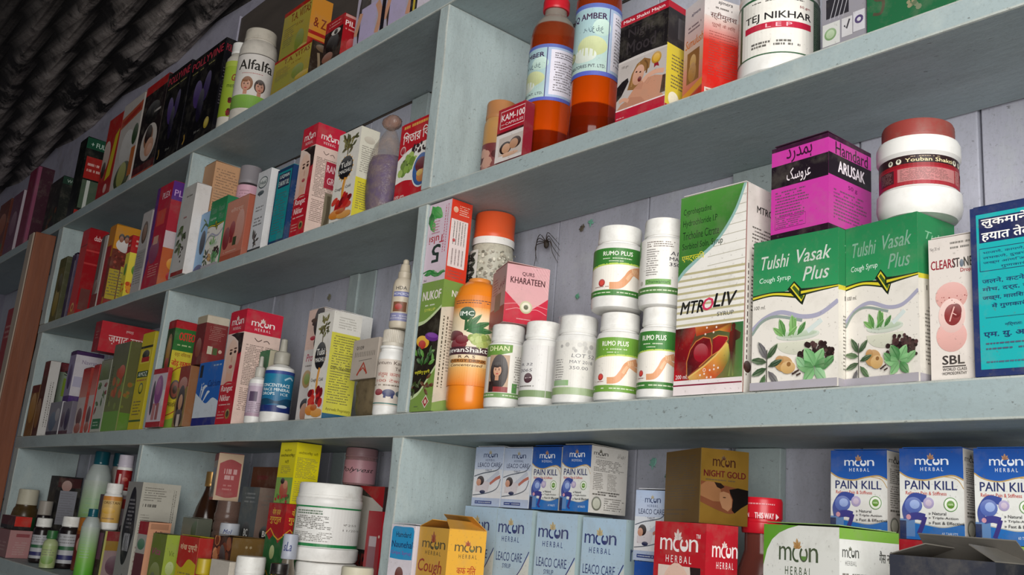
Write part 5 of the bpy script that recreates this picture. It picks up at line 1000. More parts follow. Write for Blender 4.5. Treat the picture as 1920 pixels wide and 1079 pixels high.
vessel('a_memcell', 'supplement_bottle', 'slim lime green labelled bottle with cherries, behind the two-faces bottle', 'bottle', [(.7, 0), (.95, 0), (1, .03), (1, .74), (.96, .80), (.7, .86), (.6, .87)], solid('ivory_plastic', '#c8c2b6', .4), (.87, 1.0, .72), W_CAP, (.13, .76, 200, 66, l_mem), ribs=.015)
def f_polly(a):
    a.rect(0, 0, 1, 1, '#0f0e12'); a.txt('POLLYVINE', .04, .87, .96, .955, '#c8384c', .02); a.lines(.08, .81, .9, .84, 1, '#8a8434'); a.ell(.36, .55, .13, .16, '#4a3474', rot=15); a.ell(.62, .58, .10, .16, '#3a2a5c', rot=-10); a.ell(.5, .40, .10, .18, '#1c1630'); a.txt('50 ml', .45, .10, .62, .125, '#8a8a84', .01); a.curve([(.12, .06), (.16, .1), (.14, .16)], .03, '#b08a3c')
def f_polly2(a):
    f_polly(a); a.circ(.80, .15, .075, '#b09a34'); a.circ(.8, .15, .05, '#c8b448', 12)
carton('a_polly2', 'wine_carton', 'glossy black carton with red title and yellow seal, beside the lime green bottle', 'box', ('#0f0e12', '#15131a'), f_polly2, lambda a: (a.rect(0, 0, 1, 1, '#131218'), a.txt('POLLYVINE', .1, .87, 1, .945, '#8a2836', .015), a.lines(.1, .3, .9, .7, 10, '#2c2838')), mat=GLOSS)
carton('a_polly1', 'wine_carton', 'glossy black carton with red title, between the couple carton and its twin', 'box', ('#0f0e12', '#15131a'), f_polly, mat=GLOSS)
def f_cpl(a): a.rect(0, 0, 1, 1, '#1c1214'); a.rect(0, .90, 1, 1, '#a81c1c'); a.ell(.5, .66, .34, .12, '#100c0e'); a.lines(.6, .62, .9, .68, 1, '#c8c0bc'); a.ell(.56, .33, .36, .2, '#c8bcb4'); a.ell(.52, .38, .2, .12, '#8a5c40'); a.ell(.5, .42, .16, .1, '#2a1814'); a.ell(.62, .27, .2, .10, '#c08c70'); a.ell(.66, .24, .12, .06, '#d0a088'); a.rect(0, 0, 1, .11, '#4a1418'); a.rect(0, .0, 1, .03, '#a0402c')
carton('a_couple', 'tonic_carton', 'black carton with red top edge and an oval couple picture on the top shelf', 'box', ('#1c1214', '#281a1a', '#a81c1c'), f_cpl)
def f_wr(a): a.rect(0, 0, 1, 1, '#b8b0aa'); a.poly([(0, .72), (1, .80), (1, .92), (0, .84)], '#b05034'); a.poly([(.05, .74), (.9, .82), (.9, .88), (.05, .8)], '#a02c20'); a.ell(.5, .45, .32, .2, '#c8c4c0'); a.ell(.55, .12, .4, .16, '#3c4424'); a.ell(.5, .14, .22, .14, '#9a9a54'); a.ell(.85, .55, .14, .12, '#2c4424'); a.rect(.8, .08, 1, .4, '#b0602c')
carton('a_whitered', 'tonic_carton', 'white carton with slanting red title left of the couple carton', 'box', ('#b8b0aa', '#a49c96'), f_wr)
def f_ry(a): a.rect(0, 0, 1, 1, '#a8221c'); a.ell(.2, .52, .3, .2, '#c8b0a4'); a.poly([(.45, .2), (.8, .24), (.95, .8), (.7, .74)], '#c8b020'); a.rect(0, 0, 1, .2, '#9c1c20'); a.circ(.6, .1, .12, '#d8a8a0'); a.ell(.2, .36, .15, .1, '#3c2418')
carton('a_redyellow', 'tonic_carton', 'red carton with a yellow slanting stripe on the top shelf', 'box', ('#a8221c', '#8a1c1a'), f_ry)
def f_can(a): a.rect(0, 0, 1, 1, '#0d1210')
def s_can(a): a.rect(0, 0, 1, 1, '#0f1411'); a.rect(0, .86, 1, 1, '#174a34'); a.txt('+ FULL', .2, .89, .95, .95, '#b8ccc0', .02); a.rect(.1, .48, .95, .76, '#a02420'); a.lines(.2, .55, .9, .7, 2, '#e0b0a8'); a.rect(.1, .1, .9, .46, '#4c5c4a'); a.rect(.3, .1, .45, .46, '#c0c4bc'); a.rect(0, 0, 1, .07, '#9c2420')
carton('a_blackcan', 'tonic_carton', 'black carton with green cap band and red label, left of the red and yellow carton', 'box', ('#0d1210', '#0f1411', '#0c2018'), f_can, s_can, mat=GLOSS)
carton('a_blackgreen', 'tonic_carton', 'dark green-black carton in shadow above the brown post', 'box', ('#0e1410', '#121a14', '#12281c'), lambda a: (a.rect(0, 0, 1, 1, '#101610'), a.blobs(.1, .1, .9, .5, 12, .1, ['#4a2c14', '#1c2c18', '#5c3414'])), lambda a: (a.rect(0, 0, 1, 1, '#10150f'), a.rect(0, .88, 1, 1, '#153828'), a.txt('WOR', .2, .91, .8, .96, '#a8b8ac', .01)))
carton('a_magenta', 'book_carton', 'dark magenta carton with a pink edge on the far left of the top shelf', 'box', ('#5c1434', '#3a0f22', '#5c1434'), lambda a: (a.rect(0, 0, 1, 1, '#7a1c3c'), a.rect(.85, 0, 1, 1, '#a05070')), lambda a: (a.rect(0, 0, 1, 1, '#3a0f22'), a.rect(0, 0, .2, 1, '#8a4460')))
carton('a_pinkwhite', 'book_carton', 'dusky pink carton with a white spine on the far left of the top shelf', 'box', ('#8a4c68', '#b0a4b0'), lambda a: (a.rect(0, 0, 1, 1, '#6a3850'), a.ell(.5, .5, .3, .2, '#8a5c70')), lambda a: (a.rect(0, 0, 1, 1, '#b8aab4'), a.rect(.2, .1, .7, .2, '#4a4a88')))
carton('a_orange', 'book_carton', 'dim orange and red carton at the extreme left of the top shelf', 'box', ('#7a3418', '#5c2414'), lambda a: (a.rect(0, 0, 1, 1, '#6a2c18'), a.ell(.5, .6, .4, .2, '#a04c1c'), a.rect(0, 0, 1, .25, '#4c5a20')))
# packs in the dim bay left of the post
POS['e_red'] = (-2.64, .03, .237, 0, .09, .05, .20); POS['e_dark'] = (-2.545, .03, .237, .02, .13); POS['e_pack'] = (-2.45, .035, .237, 0, .06, .05, .17)
carton('e_red', 'tonic_carton', 'bright red carton behind the brown post, in the dim side bay', 'box', ('#a01c1c', '#701418'), lambda a: (a.rect(0, 0, 1, 1, '#98181a'), a.lines(.1, .6, .9, .8, 3, '#c88078')))
carton('e_pack', 'tonic_carton', 'dark crimson pack nearest the post in the dim side bay', 'box', ('#5c1418', '#401014'), lambda a: (a.rect(0, 0, 1, 1, '#541216'), a.rect(.1, .3, .9, .6, '#a8a8a0')))
vessel('e_dark', 'tonic_bottle', 'dark bottle with a white label in the dim side bay', 'bottle', PILL, plastic('#15110f', .3), RC, plastic('#8a1c1c'), (.15, .6, 220, 60, lambda a: (a.rect(0, 0, 1, 1, '#a8a8a4'), a.lines(.2, .2, .8, .8, 5, '#55585c'))))
# ------------------------------------------------------------------ left bay of shelf C
def f_spine(a): a.rect(0, 0, 1, 1, '#4c2420'); a.rect(0, .8, 1, 1, '#5c1c20'); a.ell(.4, .3, .4, .2, '#8a5c2c')
carton('c_whitespine', 'booklet_carton', 'maroon carton with a tall white lettered spine, left end of the third shelf', 'box', ('#4c2420', '#c4c0bc'), f_spine, lambda a: (a.rect(0, 0, 1, 1, '#c8c4c0'), a.vlines(.3, .12, .75, .72, 2, '#6a6664')))
carton('c_gold', 'herb_carton', 'short golden brown pack against the left end panel', 'box', ('#8a5c24', '#6a4418'), lambda a: (a.rect(0, 0, 1, 1, '#7a5020'), a.ell(.5, .55, .4, .3, '#a87834'), a.rect(0, .85, 1, 1, '#5c1c1c')))
carton('c_greenred', 'medicine_carton', 'dark red and lime carton half hidden behind the white spine', 'box', ('#5c1c24', '#7a8a34'), None, lambda a: (a.rect(0, 0, 1, 1, '#8a9a84'), a.rect(0, .88, 1, 1, '#6a1c28'), a.rect(.2, .56, 1, .80, '#7a9424'), a.txt('Sup', .2, .82, .9, .9, '#1c1c1c', .03), a.rect(0, 0, 1, .3, '#9a8a5c')))
def f_gp(a): a.rect(0, 0, 1, 1, '#84828c'); a.ell(.4, .4, .3, .3, '#5c6c80'); a.rect(0, 0, 1, .1, '#3c3444'); a.ell(.75, .6, .18, .2, '#a8a4a8')
carton('c_greypics', 'medicine_carton', 'grey-lilac carton with a white spine under the purple and white carton', 'box', ('#84828c', '#c0bcc0'), f_gp, lambda a: (a.rect(0, 0, 1, 1, '#c4c0c4'), a.vlines(.3, .15, .7, .85, 1, '#6a6670')), fold=False)
def s_pw(a): a.rect(0, 0, 1, 1, '#c4bec4'); a.rect(0, .93, 1, 1, '#3c2050'); a.rect(0, 0, 1, .12, '#45246c'); a.rect(.45, .12, .95, .40, '#6a5078'); a.ell(.7, .26, .2, .1, '#3c3068'); a.txt('Navratan', .25, .76, .95, .84, '#8a7c94', .01); a.rect(.05, .3, .35, .5, '#a8a4b8')
carton('c_purplewhite', 'oil_carton', 'white carton with purple edges stacked above the grey-lilac carton', 'box', ('#77688c', '#c4bec4', '#3c2050'), lambda a: (a.rect(0, 0, 1, 1, '#8a80a0'), a.rect(0, .93, 1, 1, '#3c2050'), a.ell(.5, .5, .3, .25, '#4a3468'), a.rect(0, 0, 1, .12, '#45246c')), s_pw)
carton('c_ovalpics', 'medicine_carton', 'dull lilac carton with dark oval picture below the purple and white carton', 'box', ('#77707c', '#6a6470'), lambda a: (a.rect(0, 0, 1, 1, '#837c88'), a.ell(.7, .45, .24, .34, '#33264c'), a.ell(.25, .45, .18, .25, '#5c4a5c'), a.rect(0, 0, 1, .1, '#55303c')), fold=False)
def f_rw(a): a.rect(0, 0, 1, 1, '#c4b4b0'); a.rect(0, .55, 1, .96, '#c8887c', '#b02c28'); a.rect(0, .95, 1, 1, '#a82020'); a.ell(.5, .25, .35, .14, '#6a4444'); a.ell(.5, .08, .4, .08, '#a85c4c')
carton('c_redwhite1', 'paste_carton', 'first of two narrow red-topped white cartons, next to the dark oval picture', 'box', ('#b08c88', '#a02824'), f_rw, lambda a: (a.rect(0, 0, 1, 1, '#98342c'), a.ell(.5, .2, .3, .12, '#4a3444')))
carton('c_redwhite2', 'paste_carton', 'second narrow red-topped white carton, beside the green leaf carton', 'box', ('#b8989a', '#a02824'), f_rw)
def f_gl(a):
    a.rect(0, 0, 1, 1, '#b8b8ac'); a.rect(0, .72, 1, 1, '#5f6c44', '#8a8a78'); a.ell(.5, .86, .3, .1, '#6f7a50'); a.rect(.1, .04, .9, .18, '#2c6a40'); a.lines(.2, .07, .8, .15, 2, '#a8c8ac')
    for i in range(10): a.leaf(.5 + a.rn.uniform(-.3, .3), .45 + a.rn.uniform(-.2, .2), .34, a.rn.uniform(0, 360), .45, a.rn.choice(['#5f7a4c', '#4c6a40', '#8a3c44', '#6f8a5c']))
carton('c_greenleaf', 'herb_carton', 'white carton with green leaves and a green bottom label', 'box', ('#b8b8ac', '#98988c'), f_gl)
def f_wrapd(a):
    a.rect(0, 0, 1, 1, '#6f7a34', '#5c5c44'); a.rect(0, 0, 1, .22, '#6a9a34'); a.blobs(.25, .25, .9, .72, 16, .09, ['#b0602c', '#8a7434', '#a84a24', '#7c8a40']); a.ell(.7, .66, .2, .08, '#c0502c'); a.rect(.93, 0, 1, 1, '#a8b45c'); a.vlines(.06, .3, .22, .75, 1, '#3c3c28')
carton('c_wrapped', 'herb_carton', 'olive green film-wrapped carton with a bright lime edge, under the red Hindi carton', 'box', ('#6f7a34', '#5f5c38', '#5c5c48'), f_wrapd, lambda a: (a.rect(0, 0, 1, 1, '#5c5c38'), a.blobs(.1, .2, .9, .7, 8, .2, ['#8a6030', '#6a7034']), a.rect(0, 0, 1, .2, '#5c8030')), fold=False, mat=GLOSS)
def f_amoz(a):
    a.rect(0, 0, 1, 1, '#c8b41c'); a.rect(0, .84, 1, .865, '#2c2c14'); a.rect(.1, .68, .9, .82, '#d8c848'); a.ell(.5, .77, .3, .05, '#2c2c1c'); a.rect(.2, .695, .85, .745, '#a82420'); a.rect(.05, .535, .95, .60, '#1c4424'); a.txt('AMOZ', .12, .545, .88, .59, '#e8ecd8', .025); a.lines(.1, .49, .9, .52, 1, '#b02c1c'); a.circ(.55, .42, .18, '#3c5420'); a.circ(.55, .42, .13, '#c8b824', 14); a.lines(.15, .14, .85, .3, 4, '#6a5c18'); a.rect(0, .08, 1, .1, '#3c5c24')
carton('c_amoz', 'oil_carton', 'bright yellow tall carton with a dark green name band, against the left divider', 'box', ('#c8b41c', '#b0a020'), f_amoz)
carton('c_redlying', 'tablet_carton', 'red carton with white Hindi lettering lying across the green cartons', 'box', ('#8a1c24', '#b82430', '#a8343c'), lambda a: (a.rect(0, 0, 1, 1, '#8f1c26'), a.lines(.3, .4, .8, .7, 3, '#b05c5c')),
       lambda a: (a.rect(0, 0, 1, 1, '#b82430'), a.txt('ज़माद खास', .16, .28, .86, .56, '#ecd0cc', .015), a.txt('हमदर्द', .46, .70, .60, .80, '#e4c0bc', .01)), fold=False)

# ------------------------------------------------------------------ middle bay of shelf C
def s_oste(a):
    a.rect(0, 0, 1, 1, '#c4b024'); a.rect(0, .93, 1, 1, '#a81c24'); a.rect(0, .72, 1, .93, '#286a2c'); a.txt('OSTEO', .24, .82, .98, .895, '#d03028', .035); a.lines(.2, .76, .95, .79, 1, '#b8c88c'); a.rect(0, .58, 1, .72, '#c8b838'); a.txt('दर्द निवारक', .15, .66, .9, .71, '#8a5c1c', .01); a.txt('जोड़ रक्षक', .06, .56, .98, .64, '#b83420', .025)
    a.curve([(.02, .48), (.4, .56), (.98, .60)], .04, '#a02c20'); a.ell(.42, .36, .24, .09, '#4c3c2c'); a.ell(.42, .36, .19, .072, '#8a4434'); a.ell(.42, .36, .1, .04, '#3c2018'); a.txt('मालिश तेल', .2, .20, .85, .25, '#55441c', .015); a.curve([(.02, .10), (.4, .14), (.98, .24)], .04, '#a02c20'); a.wave([(0, 0), (.5, 0), (1, 0)], [(0, .06), (.5, .1), (1, .16)], '#7c9c34')
def f_oste(a): a.rect(0, 0, 1, 1, '#28401c'); a.rect(0, .93, 1, 1, '#98181e'); a.ell(.5, .7, .36, .18, '#8a5c24'); a.ell(.5, .72, .22, .12, '#b08434'); a.ell(.5, .60, .25, .05, '#a02c24'); a.rect(0, 0, 1, .5, '#6a3c2c')
carton('c_oste', 'oil_carton', 'tall green and yellow carton with a red top and round emblem', 'box', ('#28401c', '#c4b024', '#a82028'), f_oste, s_oste)
def f_pinkf(a): a.rect(0, 0, 1, 1, '#cabcc4'); a.rect(0, .91, 1, 1, '#a82430'); a.rect(0, 0, 1, .09, '#a02028'); a.ell(.55, .62, .26, .26, '#8a4c84'); a.ell(.5, .68, .14, .14, '#a86a98'); a.rect(.30, .12, .5, .4, '#b07474'); a.rect(.56, .12, .74, .4, '#9a5c5c'); a.rect(.86, .35, 1, .62, '#d8d4d0'); a.ell(.2, .5, .1, .3, '#3c3040')
carton('c_pinkfront', 'tablet_strip_carton', 'flat white carton with a purple figure and red bands, leaning on the round-emblem carton', 'box', ('#c0b0b8', '#a02028'), f_pinkf, fold=False)
def f_lady(a): a.rect(0, 0, 1, 1, '#8a7444'); a.rect(0, .65, 1, 1, '#8a3c34'); a.ell(.5, .70, .4, .12, '#b07c70'); a.ell(.5, .38, .36, .30, '#241614'); a.ell(.5, .14, .38, .16, '#2a1a18'); a.ell(.5, .40, .2, .13, '#c09070'); a.rect(.36, .0, .64, .2, '#c8b8ac')
carton('c_ladybeige', 'oil_carton', 'small brown carton with a long-haired woman, left of the blue milk-splash carton', 'box', ('#8a7444', '#8a5c3c'), f_lady, fold=False)
def f_milk(a):
    a.rect(0, 0, 1, 1, '#1c58a8', '#2060b0'); a.wave([(0, .12), (.5, .10), (1, .12)], [(0, .52), (.25, .42), (.5, .34), (.75, .42), (1, .36)], '#c8d0d8'); a.curve([(.25, .40), (.32, .58), (.45, .62)], .07, '#d4dce4', taper=True); a.curve([(.35, .36), (.5, .5), (.6, .52)], .06, '#d4dce4', taper=True); a.curve([(.2, .42), (.22, .66)], .05, '#d4dce4', taper=True); a.blobs(.2, .5, .7, .68, 10, .02, ['#d4dce4'])
    a.rect(0, 0, 1, .12, '#1c2470'); a.rect(.06, .76, .18, .96, '#20242c'); a.txt('Calcium', .48, .60, .98, .70, '#16306a', .01, .2); a.lines(.6, .90, .95, .96, 1, '#a8c0dc')
carton('c_bluemilk', 'tablet_carton', 'blue carton with a white milk splash, left of the big red and pink carton', 'box', ('#1c58a8', '#184880'), f_milk, fold=False)
carton('c_maroon', 'tablet_carton', 'maroon carton with a cream top stacked on the blue milk-splash carton', 'box', ('#6a2424', '#7a2c2c', '#c4b8a4'), lambda a: (a.rect(0, 0, 1, 1, '#6a2626'), a.rect(0, .85, 1, 1, '#a89c84'), a.ell(.5, .35, .3, .2, '#8a4838')),
       lambda a: (a.rect(0, 0, 1, 1, '#7c2c2c'), a.rect(0, .85, 1, 1, '#c8bca8'), a.rect(.2, .22, .42, .38, '#c0b8a0'), a.rect(.45, .22, .65, .36, '#4a5c34'), a.circ(.78, .3, .08, '#c8a894'), a.lines(.2, .5, .9, .8, 6, '#a05c54')))
carton('c_rangat', 'cream_carton', 'big red and pink carton with a woman\'s face, behind two white dropper bottles', 'box', ('#c01c30', '#e0c4b8', '#d84a58'), f_rangat, s_rangat, group='tall red fairness carton')
carton('c_greenwhite', 'drops_carton', 'small green and white carton behind the dropper bottles', 'box', ('#2c6a44', '#b0a890'), lambda a: (a.rect(0, .4, 1, 1, '#2c6c46'), a.rect(0, 0, 1, .4, '#a8a08c')), lambda a: (a.rect(0, 0, 1, 1, '#b8b098'), a.lines(.2, .1, .9, .8, 8, '#8a8470')))
DROP = [(.7, 0), (.95, 0), (1, .03), (1, .58), (.94, .64), (.60, .675), (.42, .69), (.42, .70)]
NOZ = [(1, 0), (1.05, .02), (1.05, .42), (.95, .46), (.55, .5), (.5, .55), (.42, .96), (.25, 1.0), (.01, 1.0)]
def l_small(a): a.rect(0, 0, 1, 1, '#b8a4b4'); a.rect(0, .0, 1, .10, '#a88c9c'); a.rect(.3, .45, .55, .75, '#55445c'); a.lines(.3, .1, .8, .42, 5, '#7a6878'); a.rect(0, .92, 1, 1, '#cfc4cc')
vessel('c_dropsmall', 'dropper_bottle', 'small white dropper bottle with a mauve label', 'bottle', DROP, W_PL, (.69, 1.0, .50), solid('cloudy_cap', '#bcb8ae', .4), (.10, .58, 210, 58, l_small), capshape=NOZ)
def l_mineral(a): a.rect(0, 0, 1, 1, '#1c5a86', '#1a7a9c'); a.wave([(0, .12), (.3, .16), (.5, .20), (.7, .15), (1, .22)], [(0, .24), (.3, .32), (.5, .26), (.7, .34), (1, .3)], '#16405c'); a.rect(0, 0, 1, .16, '#1c2c68'); a.rect(0, .92, 1, 1, '#24408a'); a.txt('CONCENTRACE', .16, .60, .72, .68, '#e4ecec', .015); a.txt('TRACE MINERAL', .18, .50, .74, .57, '#e4ecec', .015); a.txt('DROPS', .20, .40, .46, .47, '#e4ecec', .02); a.txt('ICE', .56, .40, .70, .46, '#d8e4e8', .01); a.ell(.62, .14, .1, .035, '#c8d4e0'); a.curve([(.6, .78), (.7, .85), (.78, .8)], .03, '#a8c8d8'); a.rect(.84, 0, 1, 1, '#b8bcbc'); a.lines(.86, .1, .98, .9, 12, '#77797c')
vessel('c_mineral', 'dropper_bottle', 'white flip-nozzle bottle with a blue mineral drops label', 'bottle', DROP, W_PL, (.69, 1.0, .52), solid('grey_nozzle', '#a8a498', .45, dust=.5), (.12, .60, 220, 62, l_mineral), capshape=NOZ)
def f_pro(a): a.rect(0, 0, 1, 1, '#d0c8c4'); a.rect(0, .64, 1, 1, '#d8b8ac'); a.ell(.75, .88, .36, .14, '#2a2028'); a.ell(.40, .90, .2, .02, '#4a3430', 10); a.ell(.4, .87, .12, .018, '#3a2a2c', 10); a.ell(.45, .74, .18, .02, '#b02c3c', 12); a.ell(.85, .7, .3, .08, '#241c20'); a.txt('Pro', .2, .535, .62, .60, '#b0405c', .02, .2); a.lines(.2, .48, .7, .51, 1, '#77706c'); a.ell(.4, .38, .28, .08, '#b0905c', rot=30); a.ell(.42, .38, .18, .05, '#8a9a4c', rot=30); a.ell(.5, .15, .3, .06, '#2a2024'); a.ell(.5, .09, .26, .08, '#c08c70')
carton('c_prolady', 'cream_carton', 'white carton with a close-up face, behind the left edge of the black-oval honey carton', 'box', ('#d0c8c4', '#c0b8b4'), f_pro)
def s_madhu2(a): a.rect(0, 0, 1, 1, '#cfc84c'); a.rect(0, .80, 1, 1, '#dcd8d0'); a.rect(0, 0, 1, .05, '#1c5a7c'); a.lines(.1, .14, .9, .78, 20, '#5c5818', th=.35); a.txt('Other Ingredients', .1, .455, .9, .485, '#3c3810', .015); a.txt('Ayurvedic Proprietary', .1, .07, .95, .105, '#4a4614', .005); a.lines(.2, .84, .9, .96, 4, '#b8b4ac')
carton('c_tulsimadhu', 'honey_carton', 'white honey carton with a black oval and yellow text side, beside the herb bag', 'box', ('#e2ddd4', '#cfc84c', '#e6e4e0'), f_madhu, s_madhu2)
carton('c_whitebox', 'medicine_carton', 'bright white carton end standing behind the yellow text panel', 'box', ('#e4e2de', '#e8e6e2'), None, lambda a: (a.rect(0, 0, 1, 1, '#e8e6e2'), a.lines(.1, .84, .6, .96, 4, '#c4c0bc')))
def herb():
    x, y, z, rot, w, d, h = POS['c_herbbag']; root = empty('herb_packet', (x, y, EYE + z + .0003)); tag(root, 'clear packet of brown dried herbs with a white paper header', 'packet')
    rn = random.Random(9); V, F = [], []; nx, nz = 8, 9
    for s_ in (-1, 1):
        for j in range(nz + 1):
            for i in range(nx + 1):
                u, v = i / nx, j / nz; th = d / 2 * (math.sin(math.pi * u) ** .5) * (math.sin(math.pi * min(.98, .05 + .9 * v)) ** .6) * (1 + rn.uniform(-.25, .1))
                V.append(((u - .5) * w * (.82 + .18 * v), s_ * th, v * h * .62))
    n = (nx + 1) * (nz + 1)
    for s_ in (0, 1):
        for j in range(nz):
            for i in range(nx):
                q = [s_ * n + j * (nx + 1) + i, s_ * n + j * (nx + 1) + i + 1, s_ * n + (j + 1) * (nx + 1) + i + 1, s_ * n + (j + 1) * (nx + 1) + i]
                F.append(tuple(q if s_ == 0 else q[::-1]))
    link('herb_filling', pydata('herb_filling', V, F, True, 80), solid('dried_herbs', '#6a5c44', .5, dust=.9, dustc='#3c3020', sc_=110), root)
    hd = link('paper_header', box_mesh('paper_header', -w / 2, w / 2, -d / 2 - .0015, d / 2 * .3, h * .48, h, .0008), solid('header_paper', '#b4a89c', .6), root)
    a = Art(w, h * .52, 3); a.txt('0109', .16, .74, .44, .83, '#4a4440', .01); a.vlines(.10, .56, .92, .68, 12, '#6a645c', th=.3); a.curve([(.28, .10), (.50, .40), (.66, .12)], .05, '#a83c2c', sub=0); a.curve([(.38, .2), (.5, .28), (.6, .18)], .03, '#a83c2c', sub=0); a.curve([(.3, .46), (.8, .48)], .012, '#77706a', sub=0)
    link('header_print', a.mesh('header_print', lambda u, v, q: Vector((-w / 2 + u * w, -d / 2 - .0017 - q, h * .48 + v * h * .52))), INK, hd)
herb()
def l_kav(a): a.rect(0, 0, 1, 1, '#d4c8bc'); a.txt('Jantum Kavach', .15, .86, .92, .96, '#55443c', .01); a.txt('Tabs', .60, .76, .80, .83, '#55443c', .01); a.txt('जंतुम कवच', .22, .60, .75, .72, '#a8483c', .006); a.txt('100 टेबलेट', .22, .50, .9, .575, '#a8483c', .006); a.lines(.1, .40, .9, .47, 1, '#77685c'); a.ell(.3, .28, .1, .07, '#8a2c34'); a.ell(.52, .27, .13, .08, '#3c4068'); a.ell(.78, .27, .12, .07, '#4c6068'); a.rect(.42, .16, .47, .26, '#3c4068'); a.rect(.57, .16, .62, .26, '#3c4068'); a.rect(0, .03, 1, .055, '#4c7a74')
vessel('c_kavach', 'tablet_bottle', 'white tablet bottle with a ribbed cap and three small animals on its label', 'bottle', [(.7, 0), (.95, 0), (1, .03), (1, .66), (.95, .72), (.86, .74), (.86, .765), (.95, .775), (.95, .80), (.8, .81)], W_PL, (.80, 1.0, .84), solid('ivory_cap', '#c8c0b2', .45, dust=.5), (.11, .64, 210, 55, l_kav), ribs=.05)
def l_hda(a): a.rect(0, 0, 1, 1, '#c8bca8'); a.txt('HDA', .32, .88, .62, .97, '#3c3a38', .02); a.rect(.25, .70, .80, .83, '#6c70a0'); a.txt('MOMORDICA', .27, .73, .78, .80, '#d8d8e4', .01); a.rect(.28, .30, .66, .56, '#7a5038'); a.ell(.44, .43, .1, .08, '#a83428'); a.rect(.15, .06, .95, .27, '#8484a8'); a.lines(.2, .1, .9, .22, 2, '#c4c4d4')
vessel('c_hda', 'squeeze_bottle', 'cream squeeze bottle with a pointed nozzle standing on the tablet bottle', 'bottle', [(.7, 0), (.9, 0), (1, .02), (1.02, .05), (1, .62), (.9, .68), (.66, .72), (.6, .73)], solid('cream_squeeze', '#c8bca8', .45), (.72, 1.0, .62), solid('cream_nozzle', '#c0b4a0', .45, dust=.5), (.06, .60, 210, 52, l_hda), capshape=[(1, 0), (1.05, .04), (1.05, .3), (.92, .34), (.88, .40), (.72, .72), (.5, .76), (.48, .94), (.3, 1.0), (.01, 1.0)])
# ------------------------------------------------------------------ shelf D, right bay
def f_nou(a): a.rect(0, 0, 1, 1, '#dcd4dc'); a.wave([(.04, .74), (.5, .735), (.96, .74)], [(.04, .955), (.12, .985), (.5, .985), (.9, .985), (.96, .955)], '#2a90c4'); a.txt('Hamdard', .22, .905, .84, .945, '#1c2c4c', .012); a.txt('Naunehal', .08, .825, .94, .875, '#1c2c5c', .012); a.txt('Gripe Syrup', .08, .765, .92, .80, '#8a4c9c', .006); a.ell(.5, .62, .17, .06, '#6a3028'); a.ell(.5, .50, .22, .08, '#c0786c')
carton('d_nounehal', 'syrup_carton', 'white gripe syrup carton with a sky blue panel, against the middle divider', 'box', ('#dcd4dc', '#cfc8d0'), f_nou)
def f_cough(a): a.rect(0, 0, 1, 1, '#e0a434', '#e4ae44'); a.moon(.14, .80, .92, .945, '#5c5034', '#b04a24', '#7a7a44'); a.txt('Cough', .06, .645, .86, .765, '#a83420', .012, .15); a.txt('Nil', .06, .53, .44, .635, '#a83420', .012, .15); a.txt('s', .50, .535, .58, .58, '#a83420', .02); a.rect(0, 0, 1, .18, '#c88a24')
def s_cough(a): a.rect(0, 0, 1, 1, '#e2a83a'); a.moon(.18, .80, .90, .94, '#5c5034', '#b04a24', '#7a7a44'); a.txt('कफ निल', .28, .69, .78, .75, '#b03a24', .01); a.lines(.06, .3, .85, .66, 10, '#8a6a2c')
cn = carton('d_coughnils', 'syrup_carton', 'open orange-yellow cough syrup carton with raised flaps, beside the gripe syrup carton', 'box', ('#e0a434', '#e2a83a', '#a8743c'), f_cough, s_cough, fold=False)
def flaps(o, key, c):
    x, y, z, rot, w, d, h = POS[key]
    for nm, P in (('side_flap', [(w / 2, -d / 2, h), (w / 2, d / 2, h), (w / 2 - .016, d / 2 - .004, h + .007), (w / 2 - .016, -d / 2 + .003, h + .008)]),
                  ('side_flap', [(-w / 2, -d / 2, h), (-w / 2, d / 2, h), (-w / 2 + .020, d / 2 - .003, h + .006), (-w / 2 + .020, -d / 2 + .004, h + .007)]),
                  ('tuck_flap', [(-w / 2, d / 2, h), (w / 2, d / 2, h), (w / 2 - .002, d / 2 - .015, h + .012), (-w / 2 + .002, d / 2 - .015, h + .013)])):
        V = P + [(p[0], p[1], p[2] + .0006) for p in P]
        me = pydata(nm, V, [(3, 2, 1, 0), (4, 5, 6, 7), (0, 1, 5, 4), (1, 2, 6, 5), (2, 3, 7, 6), (3, 0, 4, 7)])
        ca = me.color_attributes.new('Col', 'FLOAT_COLOR', 'CORNER')
        for q in ca.data: q.color = H(c)
        link(nm, me, INK, o)
flaps(cn, 'd_coughnils', '#c8923c')
def f_leaco(a):
    a.rect(0, 0, 1, 1, '#a8b8c0', '#a4bcd0'); a.rect(0, 0, 1, .55, '#b8c0b8', '#a8b8c0'); a.wave([(0, 0), (.3, 0), (1, 0)], [(0, .42), (.45, .52), (1, .73)], '#c4c8c4'); a.curve([(0, .43), (.45, .53), (.75, .62), (.98, .745)], .022, '#2c3470'); a.moon(.06, .795, .80, .957, '#26346c', '#b8a47c', '#26346c'); a.txt('LEACO CARE', .06, .675, .80, .73, '#34406c', .002); a.txt('SYRUP', .26, .632, .50, .66, '#34406c', .006); a.vlines(.9, .05, .98, .3, 1, '#3c3c44')
def s_leaco(a): a.rect(0, 0, 1, 1, '#a0b4b8'); a.txt('लिको', .2, .48, .9, .55, '#4a5468', .006); a.lines(.1, .1, .9, .4, 10, '#6a7880'); a.moon(.15, .7, .9, .9, '#4a5878', '#a89a70')
for i, L in enumerate(('pale blue syrup carton half hidden behind the orange-yellow carton', 'pale blue syrup carton, second from the left in the row of four',
                       'pale blue syrup carton, third from the left in the row of four', 'pale blue syrup carton at the right end of the row of four')):
    carton('d_leaco%d' % i, 'syrup_carton', L, 'box', ('#a8bcc8', '#a0b4b8', '#b4c0c4'), f_leaco, s_leaco, group='pale blue syrup cartons', fold=False)
